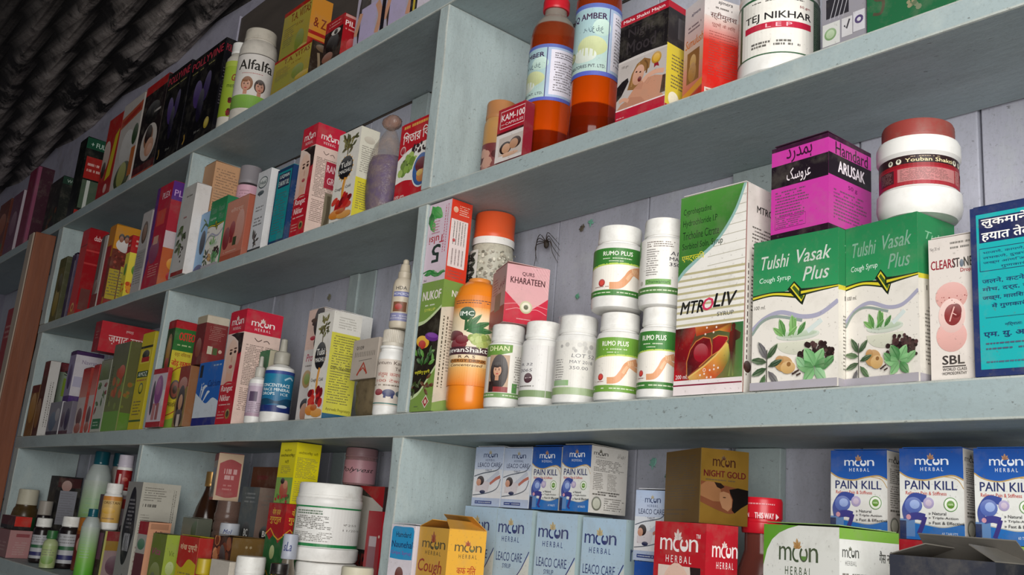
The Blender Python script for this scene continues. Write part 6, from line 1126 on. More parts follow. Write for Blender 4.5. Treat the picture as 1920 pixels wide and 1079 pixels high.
def f_lc(a):
    a.rect(0, 0, 1, 1, '#d4d4da', '#a8b8d4'); a.rect(0, .12, 1, .62, '#d8d6d8', '#cfd2d8'); a.moon(.30, .76, .80, .95, '#3c4668', '#b0a48c', '#3c4668'); a.txt('LEACO CARE', .12, .66, .92, .735, '#2c3454', .004); a.txt('TABLET', .40, .585, .64, .62, '#3c4464', .004)
    a.curve([(.02, .50), (.3, .55), (.6, .58), (.85, .62), (.98, .72)], .022, '#555c68'); a.curve([(.6, .38), (.8, .46), (.95, .50)], .07, '#b06a5c'); a.curve([(.3, .32), (.5, .40), (.9, .58)], .10, '#b8bcc8'); a.poly([(.1, .24), (.55, .24), (.6, .40), (.30, .44), (.1, .34)], '#c8c0c4'); a.ell(.26, .43, .13, .08, '#2a1a1c'); a.ell(.20, .40, .085, .06, '#c08c74'); a.ell(.36, .24, .1, .03, '#23284c'); a.curve([(.02, .18), (.5, .22), (.85, .30), (.97, .46)], .02, '#555c68')
    a.rect(0, 0, 1, .14, '#a8b4cc'); a.rect(.12, .04, .72, .09, '#2c3c78'); a.lines(.15, .05, .70, .08, 1, '#c8d0e0')
def f_pk(a):
    a.rect(0, 0, 1, 1, '#d8d8d4'); a.wave([(0, .74), (.15, .68), (.4, .655), (.65, .69), (.85, .70), (1, .66)], [(0, 1), (1, 1)], '#2258a8', '#1f4c9c'); a.curve([(0, .735), (.15, .675), (.4, .648), (.65, .685), (.85, .70), (1, .655)], .022, '#b8965c'); a.curve([(.7, .69), (.9, .66), (1, .56)], .012, '#b8965c')
    a.moon(.25, .75, .78, .95, '#e8ecf4', '#b07a5c', '#e8ecf4'); a.txt('PAIN KILL', .09, .545, .90, .64, '#2c3464', .02); a.txt('Relieves Pain & Stiffness', .10, .485, .74, .525, '#b8443c', .012)
    a.wave([(0, 0), (.5, 0), (1, 0)], [(0, .20), (.4, .16), (.7, .14), (1, .19)], '#2468b0'); a.curve([(0, .21), (.4, .165), (.7, .145), (1, .2)], .016, '#b0b0a8'); a.rect(0, .03, .24, .22, '#5c80b0'); a.rect(0, 0, .10, .2, '#1c2c54')
    a.curve([(.42, .44), (.22, .46), (.10, .34), (.12, .22)], .12, '#3a4a90'); a.ell(.22, .37, .14, .09, '#5468ac'); a.ell(.24, .38, .08, .05, '#94a8d8'); a.circ(.46, .40, .085, '#a89cc0'); a.circ(.46, .40, .05, '#c4b4c8', 12); a.curve([(.14, .24), (.28, .255), (.40, .24)], .11, '#3c3c80'); a.curve([(.40, .25), (.36, .16), (.30, .06)], .07, '#3c3478'); a.curve([(.3, .06), (.38, .04)], .04, '#3c3478', sub=0); a.circ(.14, .24, .04, '#c890a0', 10)
    a.circ(.80, .39, .105, '#e4e8dc'); a.ring(.80, .39, .10, .012, '#5c8a4c'); a.circ(.80, .39, .06, '#5c8c2c', 14); a.txt('100%', .76, .38, .84, .40, '#d8e8c0', .02)
    for t, y in (('Natural', .285), ('Triple-Action', .235), ('Fast & Effective', .185)): a.txt('» ' + t, .46, y - .012, .46 + .03 * (len(t) + 2), y + .02, '#2a2c34', .015)
    a.txt('60 TABLETS', .66, .06, .90, .09, '#c8d4e4', .01)
def s_pk(a): a.rect(0, 0, 1, 1, '#cfcac4'); a.moon(.06, .82, .45, .95, '#4a4848', '#6a6460'); a.txt('پین کل'[::-1], .70, .85, .92, .93, '#4a4848'); a.lines(.08, .62, .92, .80, 6, '#55524f', th=.4); a.lines(.08, .34, .36, .60, 8, '#6a6662'); a.lines(.46, .34, .72, .60, 9, '#77736f'); a.lines(.08, .26, .9, .33, 2, '#3c3a38', th=.6); a.circ(.20, .14, .13, '#6a6c60'); a.circ(.20, .14, .10, '#c0c0b0', 14); a.lines(.4, .04, .95, .24, 5, '#77736f')
carton('d_lc0', 'tablet_carton', 'leftmost small pale carton on the syrup row, picturing a coughing man', 'box', ('#cfd0d6', '#b8c0cc'), f_lc, group='small cough tablet cartons')
carton('d_lc1', 'tablet_carton', 'small pale carton picturing a coughing man, touching a blue-topped carton on the syrup row', 'box', ('#cfd0d6', '#b8c0cc'), f_lc, group='small cough tablet cartons')
carton('d_pk0', 'tablet_carton', 'blue-topped pain tablet carton beside the small pale cartons on the syrup row', 'box', ('#d8d8d4', '#cfcac4', '#2258a8'), f_pk, s_pk, group='blue pain tablet cartons')
carton('d_pk1', 'tablet_carton', 'blue-topped pain tablet carton showing a grey text side, right end of the syrup row', 'box', ('#d8d8d4', '#cfcac4', '#b8b4ac'), f_pk, s_pk, group='blue pain tablet cartons')
carton('d_pkfar', 'tablet_carton', 'blue-topped carton at the bottom, left of the big red carton', 'box', ('#d8d8d4', '#cfcac4'), f_pk, s_pk, fold=False)
carton('d_lcfar', 'tablet_carton', 'small pale carton picturing a coughing man, left of the gold carton', 'box', ('#cfd0d6', '#b8c0cc'), f_lc)
def f_redm(a): a.rect(0, 0, 1, 1, '#b81826'); a.moon(.12, .80, .86, .975, '#f4ecea', '#f0dcd8'); a.txt('™', .82, .925, .90, .945, '#f4ecea'); a.rect(.10, 0, .92, .785, '#e0ccc0'); a.ell(.46, .60, .32, .20, '#e0b8a4'); a.poly([(.72, .785), (.92, .785), (.92, 0), (.80, 0), (.82, .5)], '#2a1c1c'); a.curve([(.18, .665), (.28, .68), (.38, .665)], .02, '#4a3028'); a.curve([(.54, .665), (.64, .68), (.72, .665)], .02, '#4a3028')
def s_redm(a): a.rect(0, 0, 1, 1, '#b01a28'); a.moon(.2, .79, 1.0, .95, '#f0e4e2', '#e8d0cc'); a.rect(0, 0, 1, .72, '#cfc0b8')
carton('d_redmoon', 'cream_carton', 'bright red carton with a white logo under the gold carton', 'box', ('#b81826', '#b01a28', '#a03038'), f_redm, s_redm, fold=False)
def gold_mat():
    t = NT('gold_foil_print'); a = t.n('ShaderNodeAttribute', attribute_name='Col'); v = t.coord(); t.l(a.outputs['Color'], t.b.inputs['Base Color']); t.b.inputs['Metallic'].default_value = .75
    t.l(t.ramp(t.noise(v, 30, 4), [(.3, .28), (.7, .42)]), t.b.inputs['Roughness']); t.bump(t.noise(v, 18, 2), .15, .003); return t.m
GOLD = gold_mat()
def f_ng(a): a.rect(0, 0, 1, 1, '#8a6420'); a.lines(.05, .58, .95, .92, 9, '#6a4a18', th=.35); a.lines(.05, .3, .95, .52, 5, '#6a4a18', th=.35); a.lines(.05, .08, .7, .2, 2, '#6a4a18', th=.3); a.rect(.985, 0, 1, 1, '#e0b860')
def s_ng(a):
    a.rect(0, 0, 1, 1, '#94702a'); a.moon(.24, .76, .72, .94, '#4a2418', '#5c2c1c', herbal=False); a.txt('NIGHT GOLD', .06, .625, .94, .71, '#6a1820', .03); a.wave([(0, .28), (.4, .18), (.7, .16), (1, .34)], [(0, .56), (.4, .53), (.7, .50), (1, .46)], '#8a5034'); a.poly([(0, .50), (.12, .56), (.30, .555), (.40, .50), (.44, .40), (.40, .30), (.26, .30), (0, .36)], '#a8744c'); a.poly([(.28, .555), (.42, .545), (.50, .50), (.42, .47), (.34, .49)], '#2a1a12'); a.poly([(.40, .42), (.48, .44), (.60, .42), (.66, .34), (.66, .24), (.58, .18), (.46, .22), (.40, .32)], '#bc8862'); a.poly([(.60, .47), (.78, .50), (1, .48), (1, .30), (.86, .24), (.72, .16), (.66, .20), (.68, .34), (.62, .42)], '#17100d'); a.ell(.50, .36, .035, .008, '#4a2c1c', 8); a.lines(.1, .57, .8, .60, 1, '#5c4218')
carton('d_nightgold', 'capsule_carton', 'metallic gold carton with an embracing couple, on top of the bright red carton', 'box', ('#8a6420', '#94702a', '#6a4c1c'), f_ng, s_ng, mat=GOLD, fold=False)
def l_cap(a): a.txt('THIS WAY', .42, .42, .60, .60, '#f0dcdc', .02); a.txt('OPEN', .28, .44, .36, .58, '#f0dcdc', .02); a.poly([(.62, .4), (.66, .5), (.62, .6)], '#f0dcdc'); a.lines(.3, .82, .7, .92, 1, '#e08890')
vessel('d_redcap', 'syrup_bottle', 'round-shouldered bottle with red screw cap, between the bright red and white green cartons', 'bottle',
       [(1.2, 0), (1.75, 0), (1.8, .03), (1.8, .36), (1.74, .46), (1.5, .58), (1.1, .70), (.90, .755), (.84, .77), (.84, .87)], glassy('murky_syrup', '#8a4a40', .12, .55, 1.36), (.845, 1.0, 1.0), plastic('#c01828', .3, dust=.05), (.85, .99, 300, 38, l_cap, 1.0), ribs=.0,
       capshape=[(.96, 0), (1, .04), (1, .30), (.94, .33), (.94, .40), (.99, .43), (.99, .92), (.93, 1.0), (.01, 1.0)])
def f_gass(a): a.rect(0, 0, 1, 1, '#e0e0da'); a.poly([(0, 1), (0, .82), (.05, .89), (.12, .935), (.22, .965), (.34, .985), (.48, 1)], '#5f9c2c'); a.moon(.22, .79, .74, .965, '#46543c', '#b8864c', '#5c8a3c'); a.txt('GASS', .14, .665, .52, .775, '#a8283c', .02); a.txt('-', .53, .71, .58, .725, '#3c5c3c', .03); a.txt('NIL', .60, .65, .86, .755, '#2f7a3c', .02); a.rect(.15, 0, .9, .5, '#c8d4c0')
def s_gass(a): a.rect(0, 0, 1, 1, '#d8d8d4'); a.rect(0, .955, 1, 1, '#74a43c'); a.moon(.05, .85, .32, .945, '#4a4c48', '#5c5c54'); a.txt('गैस निल', .66, .87, .92, .92, '#4a4c48', .012); a.lines(.05, .4, .75, .83, 10, '#77746f', th=.3)
carton('d_gassnil', 'syrup_carton', 'white carton with a green swoosh corner at the bottom edge', 'box', ('#e0e0da', '#d8d8d4', '#8aa868'), f_gass, s_gass, flap=1.2)
carton('d_redcarton', 'medicine_carton', 'long red carton whose top edge shows under the pain tablet cartons', 'box', ('#a81c28', '#8a1820', '#b02430'), lambda a: (a.rect(0, 0, 1, 1, '#a81c28'), a.lines(.3, .7, .7, .85, 1, '#d8a0a0')), fold=False)
carton('d_greencarton', 'medicine_carton', 'lime green carton whose top edge shows at the lower right corner', 'box', ('#8aac4c', '#7a9c40', '#9ab85c'), lambda a: (a.rect(0, 0, 1, 1, '#8aac4c'), a.lines(.3, .7, .7, .85, 1, '#d8e4b0')), fold=False)
bk = carton('d_black', 'oil_carton', 'charcoal carton with white lettering and a torn open top at the lower right', 'box', ('#2c2e38', '#24262e', '#77726c'), lambda a: (a.rect(0, 0, 1, 1, '#2c2e38', '#33353f'), a.txt('Herbal Hair Nil', .30, .70, 1.0, .84, '#e8e8e6', .012), a.lines(.1, .2, .9, .55, 6, '#6a6c74')), fold=False)
flaps(bk, 'd_black', '#6a6660')
for k, L in (('d_pkr0', 'blue-topped pain tablet carton behind the green swoosh carton, leftmost of the right trio'), ('d_pkr1', 'blue-topped pain tablet carton in the middle of the right trio'), ('d_pkr2', 'blue-topped pain tablet carton cut off by the right edge of the photo')):
    carton(k, 'tablet_carton', L, 'box', ('#d8d8d4', '#a8a49c', '#2258a8'), f_pk, s_pk, group='blue pain tablet cartons', flap=.4)
vessel('d_plastic', 'sealed_cup', 'clear plastic tub with a crinkled rim at the lower right corner', 'jar', [(.7, 0), (.9, 0), (1, .04), (1, .9), (1.05, .93), (1.05, .97), (.9, 1.0), (.5, 1.0)], CLEAR)

# ------------------------------------------------------------------ shelf D, middle bay
def l_big(a):
    a.rect(0, 0, 1, 1, '#d8d6d0'); a.rect(0, .96, 1, 1, '#1f7a44'); a.rect(0, 0, 1, .075, '#1f7a44'); a.poly([(.0, .075), (.16, .075), (.10, .6), (.05, .96), (0, .96)], '#c8d0c4'); a.poly([(.13, .075), (.20, .075), (.24, .96), (.08, .96), (.12, .6)], '#3c8a4c'); a.ell(.06, .7, .03, .1, '#a83c44'); a.leaf(.12, .2, .06, 90, .5, '#2c5c34'); a.curve([(.06, .4), (.1, .44), (.13, .4)], .008, '#5c5a58')
    a.rect(.21, .085, 1, .94, '#e0deda'); a.lines(.25, .78, .56, .90, 2, '#4c6a54', th=.6); a.lines(.25, .42, .58, .76, 6, '#55524f', th=.5); a.lines(.25, .12, .6, .36, 5, '#6a6662', th=.45); a.txt('₹255', .66, .55, .80, .60, '#77736f'); a.txt('11/2016', .66, .42, .86, .47, '#77736f')
BIGP = [(.9, 0), (.98, .01), (1.03, .05), (1.03, .17), (.97, .185), (.97, .70), (1.0, .725), (1.0, .79), (.97, .81), (.94, .82)]
vessel('d_bigjar', 'medicine_jar', 'large white plastic jar with a green-edged text label, standing on another jar', 'jar', BIGP, W_PL, (.80, 1.0, .97), W_CAP, (.19, .70, 230, 52, l_big, .975), ribs=.006, seg=64)
vessel('d_bigjar2', 'medicine_jar', 'large white jar lid showing below the green-edged jar', 'jar', BIGP, W_PL, (.80, 1.0, .97), W_CAP, (.19, .70, 230, 52, l_big, .975), ribs=.006, seg=64)
def f_yel(a): a.rect(0, 0, 1, 1, '#c8bc14', '#d4c81c'); a.rect(0, 0, 1, .42, '#7a9c4c'); a.txt('श्वेत', .28, .84, .70, .89, '#4a4410', .01); a.txt('अशोकारिष्ट', .06, .745, .94, .81, '#2c2808', .02); a.txt('वटी', .38, .655, .62, .71, '#4a4410', .015); a.lines(.2, .48, .8, .62, 4, '#8a8020', th=.4); a.ell(.52, .22, .25, .15, '#b0543c'); a.ell(.6, .30, .14, .07, '#c88a68'); a.ell(.4, .36, .12, .05, '#2a1c18'); a.blobs(.1, .02, .9, .14, 14, .06, ['#3c6c2c', '#a82c34', '#5c8a3c'])
def s_yel(a): a.rect(0, 0, 1, 1, '#ccc018'); a.txt('अशोकारिष्ट वटी', .1, .80, .9, .86, '#5c5410', .01); a.lines(.08, .42, .92, .76, 14, '#6a6214', th=.4); a.lines(.08, .04, .92, .38, 8, '#8a801c', th=.3)
carton('d_yellow', 'tablet_carton', 'tall lemon yellow carton touching the shelf above, over a red and green carton', 'box', ('#ccc018', '#ccc018'), f_yel, s_yel, mat=GLOSS, fold=False)
def f_rg(a): a.rect(0, 0, 1, 1, '#225c30'); a.rect(0, .74, 1, 1, '#a01c20'); a.poly([(0, .74), (.25, .68), (.5, .74), (.75, .66), (1, .72), (1, .76), (0, .76)], '#a01c20'); a.curve([(0, .73), (.25, .78), (.5, .72), (.75, .69), (1, .72)], .04, '#d89c2c', sub=0); a.txt('योग राज', .25, .90, .7, .96, '#d8b03c', .015); a.txt('गुग्गुल', .15, .82, .8, .88, '#d8b03c', .015); a.ell(.5, .58, .14, .06, '#a8b078'); a.rect(0, 0, 1, .36, '#8a1c1c'); a.curve([(0, .38), (.3, .42), (.5, .36), (.8, .42), (1, .38)], .04, '#d89c2c', sub=0); a.rect(0, 0, 1, .16, '#2c6c34')
carton('d_redgreen', 'tablet_carton', 'red and green carton with gold zigzag bands under the lemon yellow carton', 'box', ('#7a2020', '#8a1c20'), f_rg, lambda a: (f_rg(a), a.txt('BV', .4, .76, .9, .82, '#d8b03c', .02)), fold=False)
carton('d_bbcbox', 'medicine_carton', 'wide black-white-red carton lying behind the large white jar', 'box', ('#8c8c84', '#3c2c2c'), lambda a: (a.rect(0, 0, 1, 1, '#1c1a1a'), a.poly([(.3, .55), (1, .55), (1, .9), (.3, .96)], '#b8b4ac'), a.poly([(.55, 1), (1, 1), (1, .85)], '#a01c24'), a.ell(.93, .62, .08, .12, '#2c4a24'), a.txt('BBC', .62, .38, .92, .52, '#7a2424', .03), a.rect(.5, 0, 1, .35, '#241c1c')), fold=False)
def l_poly(a): a.rect(0, 0, 1, 1, '#b07f88'); a.txt('Polyvest', .18, .42, .80, .68, '#2a2024', .01, .4)
vessel('d_pinkjar', 'powder_jar', 'small dusty pink jar with a handwritten label, under the shelf beside the divider', 'jar', [(.8, 0), (.93, 0), (.97, .03), (.97, .70), (.95, .74), (.92, .76), (.92, .78)], glassy('pink_clear', '#b48a8c', .2, .45), (.74, 1.0, 1.0), plastic('#8c6a6e', .45, dust=.5), (.05, .66, 220, 45, l_poly, .985), ribs=.02)
carton('d_phone', 'blister_pack', 'slim glossy red pack standing beside the divider', 'box', ('#8a1420', '#a81c28'), lambda a: (a.rect(0, 0, 1, 1, '#941622'), a.rect(.2, .42, .75, .80, '#8a5c64'), a.rect(.25, .72, .75, .8, '#b0a0a4'), a.circ(.9, .8, .06, '#c8b0a0', 10)), mat=GLOSS, fold=False)
CUPC = solid('cream_lid', '#c4bea8', .5, dust=.35)
vessel('d_creamlid', 'cream_jar', 'jar with a cream lid in front of the middle divider', 'jar', JAR, plastic('#b8b09c', .45), (.80, 1.0, 1.02), CUPC)
vessel('d_whitelid', 'cream_jar', 'small jar with a glossy white lid beside the brown picture carton', 'jar', JAR, W_PL, (.72, .985, 1.02), W_CAP)
def l_note(a): a.rect(0, 0, 1, 1, '#a8acb4'); a.txt('Mel', .28, .35, .68, .7, '#2c3870', .01, .3)
vessel('d_notedjar', 'herb_jar', 'small jar with a white lid marked in blue pen, behind the brown picture carton', 'jar', JAR, CLEAR, (.80, 1.0, 1.0), plastic('#a8aab0', .45, dust=.4), (.82, .97, 130, 56, l_note, 1.005))
vessel('d_ribbed', 'herb_jar', 'ribbed murky plastic bottle under the slanting red carton', 'jar', [(.8, 0), (.95, 0)] + [q for i in range(9) for q in ((1, .05 + i * .095), (1, .11 + i * .095), (.94, .125 + i * .095), (.94, .135 + i * .095))] + [(.9, .96), (.88, 1.0)], glassy('murky_plastic', '#7a6258', .2, .45, 1.3))
def s_food(a): a.rect(0, 0, 1, 1, '#5c4420', '#6a5028'); a.txt('* *', .4, .86, .6, .9, '#c8b898'); a.lines(.15, .6, .6, .66, 1, '#8a6c3c')
def f_food(a): a.rect(0, 0, 1, 1, '#3a2018'); a.blobs(.1, .40, .9, .96, 22, .13, ['#b07850', '#8a4c30', '#c89068', '#6a3420', '#a86040']); a.ell(.6, .7, .16, .2, '#1c1210', rot=20); a.rect(0, 0, 1, .38, '#5c3c20')
carton('d_food', 'medicine_carton', 'brown carton with a food-like picture, left of the jar with a glossy white lid', 'box', ('#3a2018', '#5c4420', '#6a5028'), f_food, s_food)
vessel('d_yellowcap', 'oil_bottle', 'tiny bottle with a yellow cap at the bottom edge', 'bottle', DROP, BROWNG, (.70, 1.0, .95), plastic('#b8a020', .4, dust=.3))
carton('d_card', 'paper_packet', 'small white paper packet in front of the brown picture carton', 'box', '#c0b8ac', lambda a: (a.rect(0, 0, 1, 1, '#c4bcb0'), a.curve([(.3, .3), (.5, .4), (.7, .28)], .05, '#8a4c50')), fold=False)
def f_bc(a): a.rect(0, 0, 1, 1, '#5c6264', '#4c5254'); a.ell(.5, .62, .22, .09, '#16181c'); a.txt('BC', .4, .59, .62, .65, '#d0d0cc', .03); a.ell(.55, .25, .36, .09, '#8a8480'); a.ell(.6, .24, .2, .05, '#5c4a4a'); a.lines(.2, .86, .9, .96, 3, '#7a8084')
carton('d_bc', 'tablet_carton', 'grey-brown carton with a black oval badge, behind the ribbed bottle', 'box', ('#5c6264', '#6a5a54', '#544844'), f_bc, lambda a: (a.rect(0, 0, 1, 1, '#6a5850'), a.ell(.45, .62, .24, .07, '#16130f'), a.txt('BC', .34, .595, .58, .645, '#c8c4bc', .03), a.lines(.15, .84, .9, .95, 3, '#4a3c38'), a.ell(.4, .25, .5, .08, '#4c3430')), fold=False)
carton('d_brownback', 'herb_carton', 'plain dark brown carton lying on the grey-brown carton', 'box', ('#4c2c1c', '#3c2418', '#44281a'), lambda a: (a.rect(0, 0, 1, 1, '#4a2a1a', '#55321f'), a.rect(.2, .4, .6, .6, '#5c2420')), fold=False)
def f_rb(a): a.rect(0, 0, 1, 1, '#a89488'); a.rect(0, .85, 1, 1, '#983c3c'); a.blobs(.2, .1, .8, .5, 8, .12, ['#6a5c54', '#8a7468', '#4c4440']); a.rect(.2, .55, .7, .7, '#8088a0'); a.rect(0, 0, 1, .06, '#a03028')
def s_rb(a): a.rect(0, 0, 1, 1, '#b09478'); a.wave([(.08, .10), (.5, .06), (.94, .10)], [(.08, .78), (.5, .88), (.94, .80)], '#8a1c20'); a.lines(.25, .56, .80, .68, 1, '#c09090', th=.9, rag=0); a.lines(.33, .44, .70, .54, 1, '#c09090', th=.9, rag=0); a.lines(.3, .2, .7, .36, 2, '#a85050')
carton('d_redboot', 'powder_carton', 'slanting red and cream carton on top of the ribbed bottle', 'box', ('#a89488', '#8a1c20', '#98342c'), f_rb, s_rb)
vessel('d_goldcap', 'syrup_bottle', 'dark brown round-shouldered bottle with a gold cap', 'bottle', [(.8, 0), (.96, 0), (1, .02), (1, .52), (.95, .60), (.78, .70), (.5, .80), (.38, .85), (.36, .87), (.36, .90)], BROWNG, (.875, 1.0, .45), solid('gold_cap', '#a8824c', .35, metal=.7), ribs=.02)
vessel('d_clearbottle', 'syrup_bottle', 'clear bottle with a white cap marked in blue pen, beside the large jar', 'bottle', [(.9, 0), (1.05, 0), (1.1, .03), (1.1, .50), (1.0, .60), (.75, .70), (.7, .74)], glassy('dusky_clear', '#a09484', .15, .6), (.74, 1.0, .95), plastic('#a8acb8', .45, dust=.3), (.76, .97, 150, 45, lambda a: a.txt('sLa', .3, .3, .7, .75, '#2c3870', .01, .2), .96))
def l_or(a): a.rect(0, 0, 1, 1, '#c0602c'); a.rect(0, 0, .25, 1, '#c8b020'); a.ell(.6, .5, .2, .3, '#d8c0a0')
vessel('d_orangejar', 'balm_jar', 'tiny orange-labelled jar with a dark lid at the bottom edge', 'jar', JAR, plastic('#3a2c24', .4), (.84, 1.0, .9), plastic('#1c1818', .3), (.40, .80, 220, 45, l_or))

# ------------------------------------------------------------------ shelf D, left bay
def f_vita(a): a.rect(0, 0, 1, 1, '#8c8a86'); a.wave([(.12, .50), (.3, .26), (.5, .20), (.7, .28), (.88, .50)], [(.12, .56), (.3, .86), (.5, .95), (.7, .85), (.88, .54)], '#15131a'); a.txt('MULTI VITAMIN', .30, .33, .70, .50, '#a8a8ac', .01); a.lines(.3, .54, .72, .84, 6, '#77757c', th=.5); a.curve([(.3, .10), (.45, .06), (.6, .12)], .03, '#3c3a3c'); a.curve([(.4, .03), (.55, .05), (.7, .02)], .03, '#3c3a3c')
def s_vita(a): a.rect(0, 0, 1, 1, '#b4b0a4'); a.lines(.08, .82, .66, .96, 5, '#6a675f', th=.4); a.lines(.08, .76, .50, .80, 1, '#3c3a36', th=.7); a.lines(.06, .50, .30, .70, 6, '#77746a', th=.4); a.lines(.34, .60, .7, .63, 1, '#4c4a44'); a.rect(.36, .45, .62, .55, '#8c8a80'); a.curve([(.37, .46), (.45, .53), (.5, .46), (.58, .54)], .02, '#b4b0a4', sub=0); a.vlines(.82, .6, .92, .94, 2, '#55534c'); a.lines(.06, .05, .2, .4, 6, '#8a6a60')
carton('d_vitamin', 'vitamin_carton', 'tall grey-white carton with a long black oval in front of the left divider', 'box', ('#8c8a86', '#b4b0a4', '#6a665c'), f_vita, s_vita, fold=False)
carton('d_paleorange', 'medicine_carton', 'peach and red carton in front of the tall grey-white carton', 'box', ('#8a3434', '#c08a68', '#6a4c3c'), lambda a: (a.rect(0, 0, 1, 1, '#5c2c30'), a.rect(0, .82, 1, 1, '#98202a'), a.rect(0, .55, 1, .82, '#a8a49c'), a.ell(.5, .68, .4, .08, '#4c7a5c')), lambda a: (a.rect(0, 0, 1, 1, '#c89070'), a.txt('Adiva', .25, .80, .85, .88, '#55302c', .01, .2), a.rect(.1, .9, .9, .98, '#a8785c')))
carton('d_olivegreen', 'medicine_carton', 'olive and lime carton at the bottom, left of the yellow and red carton', 'box', ('#67742c', '#8c9c38', '#4c4c28'), lambda a: (a.rect(0, 0, 1, 1, '#67742c'), a.txt('Vita', .1, .68, .7, .78, '#a03c6c', .02, .2), a.ell(.5, .35, .4, .22, '#7a8434'), a.ell(.4, .3, .2, .12, '#565f28')), lambda a: (a.rect(0, 0, 1, 1, '#93a43c'), a.ell(.5, .5, .3, .1, '#a8b474'), a.txt('Vit', .3, .68, .7, .76, '#5c6420'), a.rect(0, .3, 1, .32, '#3c3c20')))
carton('d_yellowred', 'medicine_carton', 'yellow carton with a red wavy title at the bottom of the left bay', 'box', ('#c0ac18', '#a02420'), lambda a: (a.rect(0, 0, 1, 1, '#c4b01c'), a.wave([(0, .60), (.3, .55), (.6, .68), (1, .62)], [(0, 1), (1, 1)], '#b0261c'), a.txt('शंख पुष्पी', .1, .78, .95, .90, '#e8c8a0', .015), a.lines(.15, .1, .9, .5, 6, '#7a6c18')))
carton('d_greybox', 'medicine_carton', 'dull grey-green carton top behind the yellow and red carton', 'box', ('#77786a', '#55584c'), lambda a: (a.rect(0, 0, 1, 1, '#6f7264'), a.ell(.9, .85, .25, .12, '#3c5430'), a.txt('Amrit', .3, .70, .9, .78, '#4c4440', .005)))
ALO = [(.8, 0), (.96, 0), (1, .02), (1.02, .1), (1, .30), (1, .70), (.95, .78), (.72, .86), (.55, .885), (.55, .90)]
def l_aloe(a): a.rect(0, 0, 1, .45, '#4c9c1c', '#7cac54'); a.rect(0, .45, 1, 1, '#7cac54', '#a8b0a8'); a.lines(.35, .35, .65, .8, 6, '#8ab08a', th=.3)
for k, L in (('d_aloebig', 'tall white to green bottle with a teal cap near the left back'), ('d_aloesmall', 'small white to green bottle with a teal cap at the front edge')):
    vessel(k, 'lotion_bottle', L, 'bottle', ALO, plastic('#a4aca8', .4), (.88, 1.0, .58), plastic('#14505c', .25, dust=.05), (.03, .74, 250, 65, l_aloe, 1.01))
vessel('d_aloeback', 'lotion_bottle', 'pale bottle with a teal cap behind the red-labelled white bottle', 'bottle', ALO, plastic('#a89c94', .4), (.88, 1.0, .75), plastic('#164c58', .3, dust=.05))
def l_red(a): a.rect(0, 0, 1, 1, '#8a1418'); a.rect(.38, .3, .46, .8, '#d8b8b0'); a.lines(.3, .05, .8, .2, 1, '#c87060'); a.ell(.6, .55, .1, .1, '#b04c3c')
vessel('d_redlabel', 'pill_bottle', 'white-capped bottle with a dark red label left of the divider', 'bottle', [(.8, 0), (1, 0), (1, .66), (.95, .70), (.88, .71)], W_PL, (.68, 1.0, .97), solid('lilac_cap', '#c0b8c4', .45), (.12, .62, 220, 60, l_red), ribs=.02)
def l_ori(a): a.rect(0, 0, 1, 1, '#c89c4c', '#cfae70'); a.rect(0, .84, 1, 1, '#c8863c'); a.txt('ORISTAN', .28, .70, .76, .80, '#55381c', .02); a.lines(.3, .1, .7, .2, 1, '#77552c'); a.ell(.45, .45, .2, .12, '#d8a83c')
vessel('d_oristan', 'pill_bottle', 'white bottle with an ochre label, standing on a small carton', 'bottle', PILL, W_PL, RC, W_CAP, (.16, .72, 220, 62, l_ori))
carton('d_stackbox1', 'soap_carton', 'small brown and mauve carton under the ochre-labelled bottle', 'box', ('#4a2c30', '#77504c', '#3c4420'), lambda a: (a.rect(0, 0, 1, 1, '#3c2c2c'), a.rect(.4, .4, .9, .95, '#6a4458')), lambda a: (a.rect(0, 0, 1, 1, '#8a7474'), a.rect(0, .8, 1, 1, '#7a2428'), a.rect(0, .6, 1, .8, '#8a6a28'), a.ell(.5, .3, .3, .2, '#5c3c48'), a.rect(0, 0, .08, 1, '#a8a45c')), fold=False)
carton('d_stackbox2', 'soap_carton', 'grey-mauve carton with a red top band under the red-labelled bottle', 'box', ('#55464a', '#8a7c80'), None, lambda a: (a.rect(0, 0, 1, 1, '#8a7c80'), a.rect(0, .84, 1, .96, '#8a2824'), a.ell(.5, .6, .2, .06, '#3c3034'), a.vlines(.3, .1, .7, .5, 2, '#6a5c60')), fold=False)
def l_pot(a): a.rect(0, 0, 1, 1, '#3c1818'); a.ell(.55, .6, .2, .25, '#b07c68'); a.curve([(.3, 0), (.45, .3), (.4, .5)], .08, '#b0783c')
vessel('d_orangelid', 'balm_jar', 'jar with a dull orange lid and dark flame label', 'jar', JAR, plastic('#7a3c14', .4), (.72, 1.0, .98), plastic('#a0601c', .4, dust=.2), (.03, .68, 220, 62, lambda a: (a.rect(0, 0, 1, 1, '#5c1c18'), a.ell(.5, .7, .2, .25, '#a87868'), a.curve([(.4, 0), (.6, .3), (.5, .6)], .08, '#c8986c'))))
carton('d_blackbox', 'hair_dye_carton', 'black carton with a face and a pale grey label panel in the left bay', 'box', ('#100d0e', '#161112', '#1c0c0c'), None, lambda a: (a.rect(0, 0, 1, 1, '#141011'), a.rect(.05, .86, .95, .98, '#3c1416'), a.ell(.4, .88, .2, .07, '#a8847c'), a.rect(.18, .40, .86, .82, '#84848c'), a.lines(.22, .44, .82, .8, 9, '#6a6a74', th=.35)), fold=False)
def l_dk(a): a.rect(0, 0, 1, 1, '#a8a8ac'); a.rect(0, .12, 1, .28, '#2c2c5c'); a.rect(0, .45, .8, .58, '#2c5c3c'); a.lines(.15, .65, .85, .95, 3, '#77777c')
DK = plastic('#1a1214', .25, dust=.1)
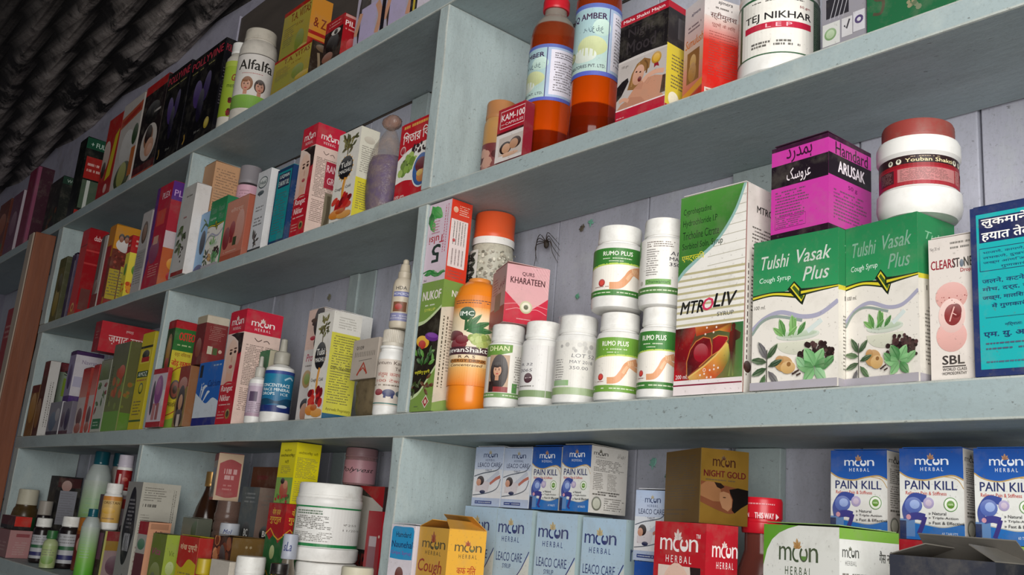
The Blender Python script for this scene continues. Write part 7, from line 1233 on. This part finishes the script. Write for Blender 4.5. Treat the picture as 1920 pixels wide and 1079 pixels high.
vessel('d_dark1', 'tonic_bottle', 'dark bottle with white cap and label beside the pink carton', 'bottle', PILL, DK, RC, W_CAP, (.1, .62, 220, 64, l_dk))
vessel('d_dark2', 'tonic_bottle', 'wider dark bottle with a white label behind the tiny green bottle', 'bottle', PILL, DK, RC, W_CAP, (.1, .66, 220, 62, l_dk))
vessel('d_whitecap', 'tonic_bottle', 'plain bottle with a beige cap in front of the black carton', 'bottle', PILL, DK, (.74, 1.0, .95), plastic('#9c948a', .45, dust=.4))
def l_sg(a): a.rect(0, 0, 1, 1, '#9cac74'); a.ell(.5, .3, .2, .2, '#7a9c4c'); a.lines(.3, .5, .7, .85, 3, '#7a8460')
vessel('d_smallgreen', 'oil_bottle', 'tiny pale green bottle with a green cap at the front edge', 'bottle', [(.8, 0), (1, .02), (1, .62), (.9, .70), (.6, .76), (.55, .78)], plastic('#a4b080', .4), (.78, 1.0, .72), plastic('#2c6434', .4), (.06, .60, 250, 64, l_sg))
vessel('d_creamjar', 'herb_jar', 'brown jar with a cream lid and green label in the left corner', 'jar', [(.8, 0), (.96, 0), (1, .03), (1, .58), (.9, .68), (.78, .72), (.78, .75)], plastic('#4c3a1c', .3), (.74, 1.0, .76), CUPC, (.14, .56, 220, 64, lambda a: (a.rect(0, 0, 1, 1, '#1f5430'), a.rect(0, 0, .4, 1, '#1c1c1c'))))
carton('d_pinkbox', 'soap_carton', 'dusty pink carton at the lower left corner', 'box', ('#8a5c5c', '#a87878', '#8a6868'), lambda a: (a.rect(0, 0, 1, 1, '#8c6060'), a.lines(.3, .2, .9, .6, 3, '#a87c7c')), lambda a: (a.rect(0, 0, 1, 1, '#a87878'), a.rect(.3, .76, .9, .88, '#8a4448'), a.lines(.25, .1, .9, .6, 5, '#b88c8c')), fold=False)
carton('d_redcapbox', 'balm_carton', 'flat scarlet and black carton lying on the dusty pink carton', 'box', ('#5c1014', '#b82018', '#8a1814'), lambda a: (a.rect(0, 0, 1, 1, '#4c0e12'), a.rect(0, 0, 1, .3, '#141012')), lambda a: (a.rect(0, 0, 1, 1, '#c02418'), a.rect(0, 0, 1, .25, '#1a1012')), fold=False)
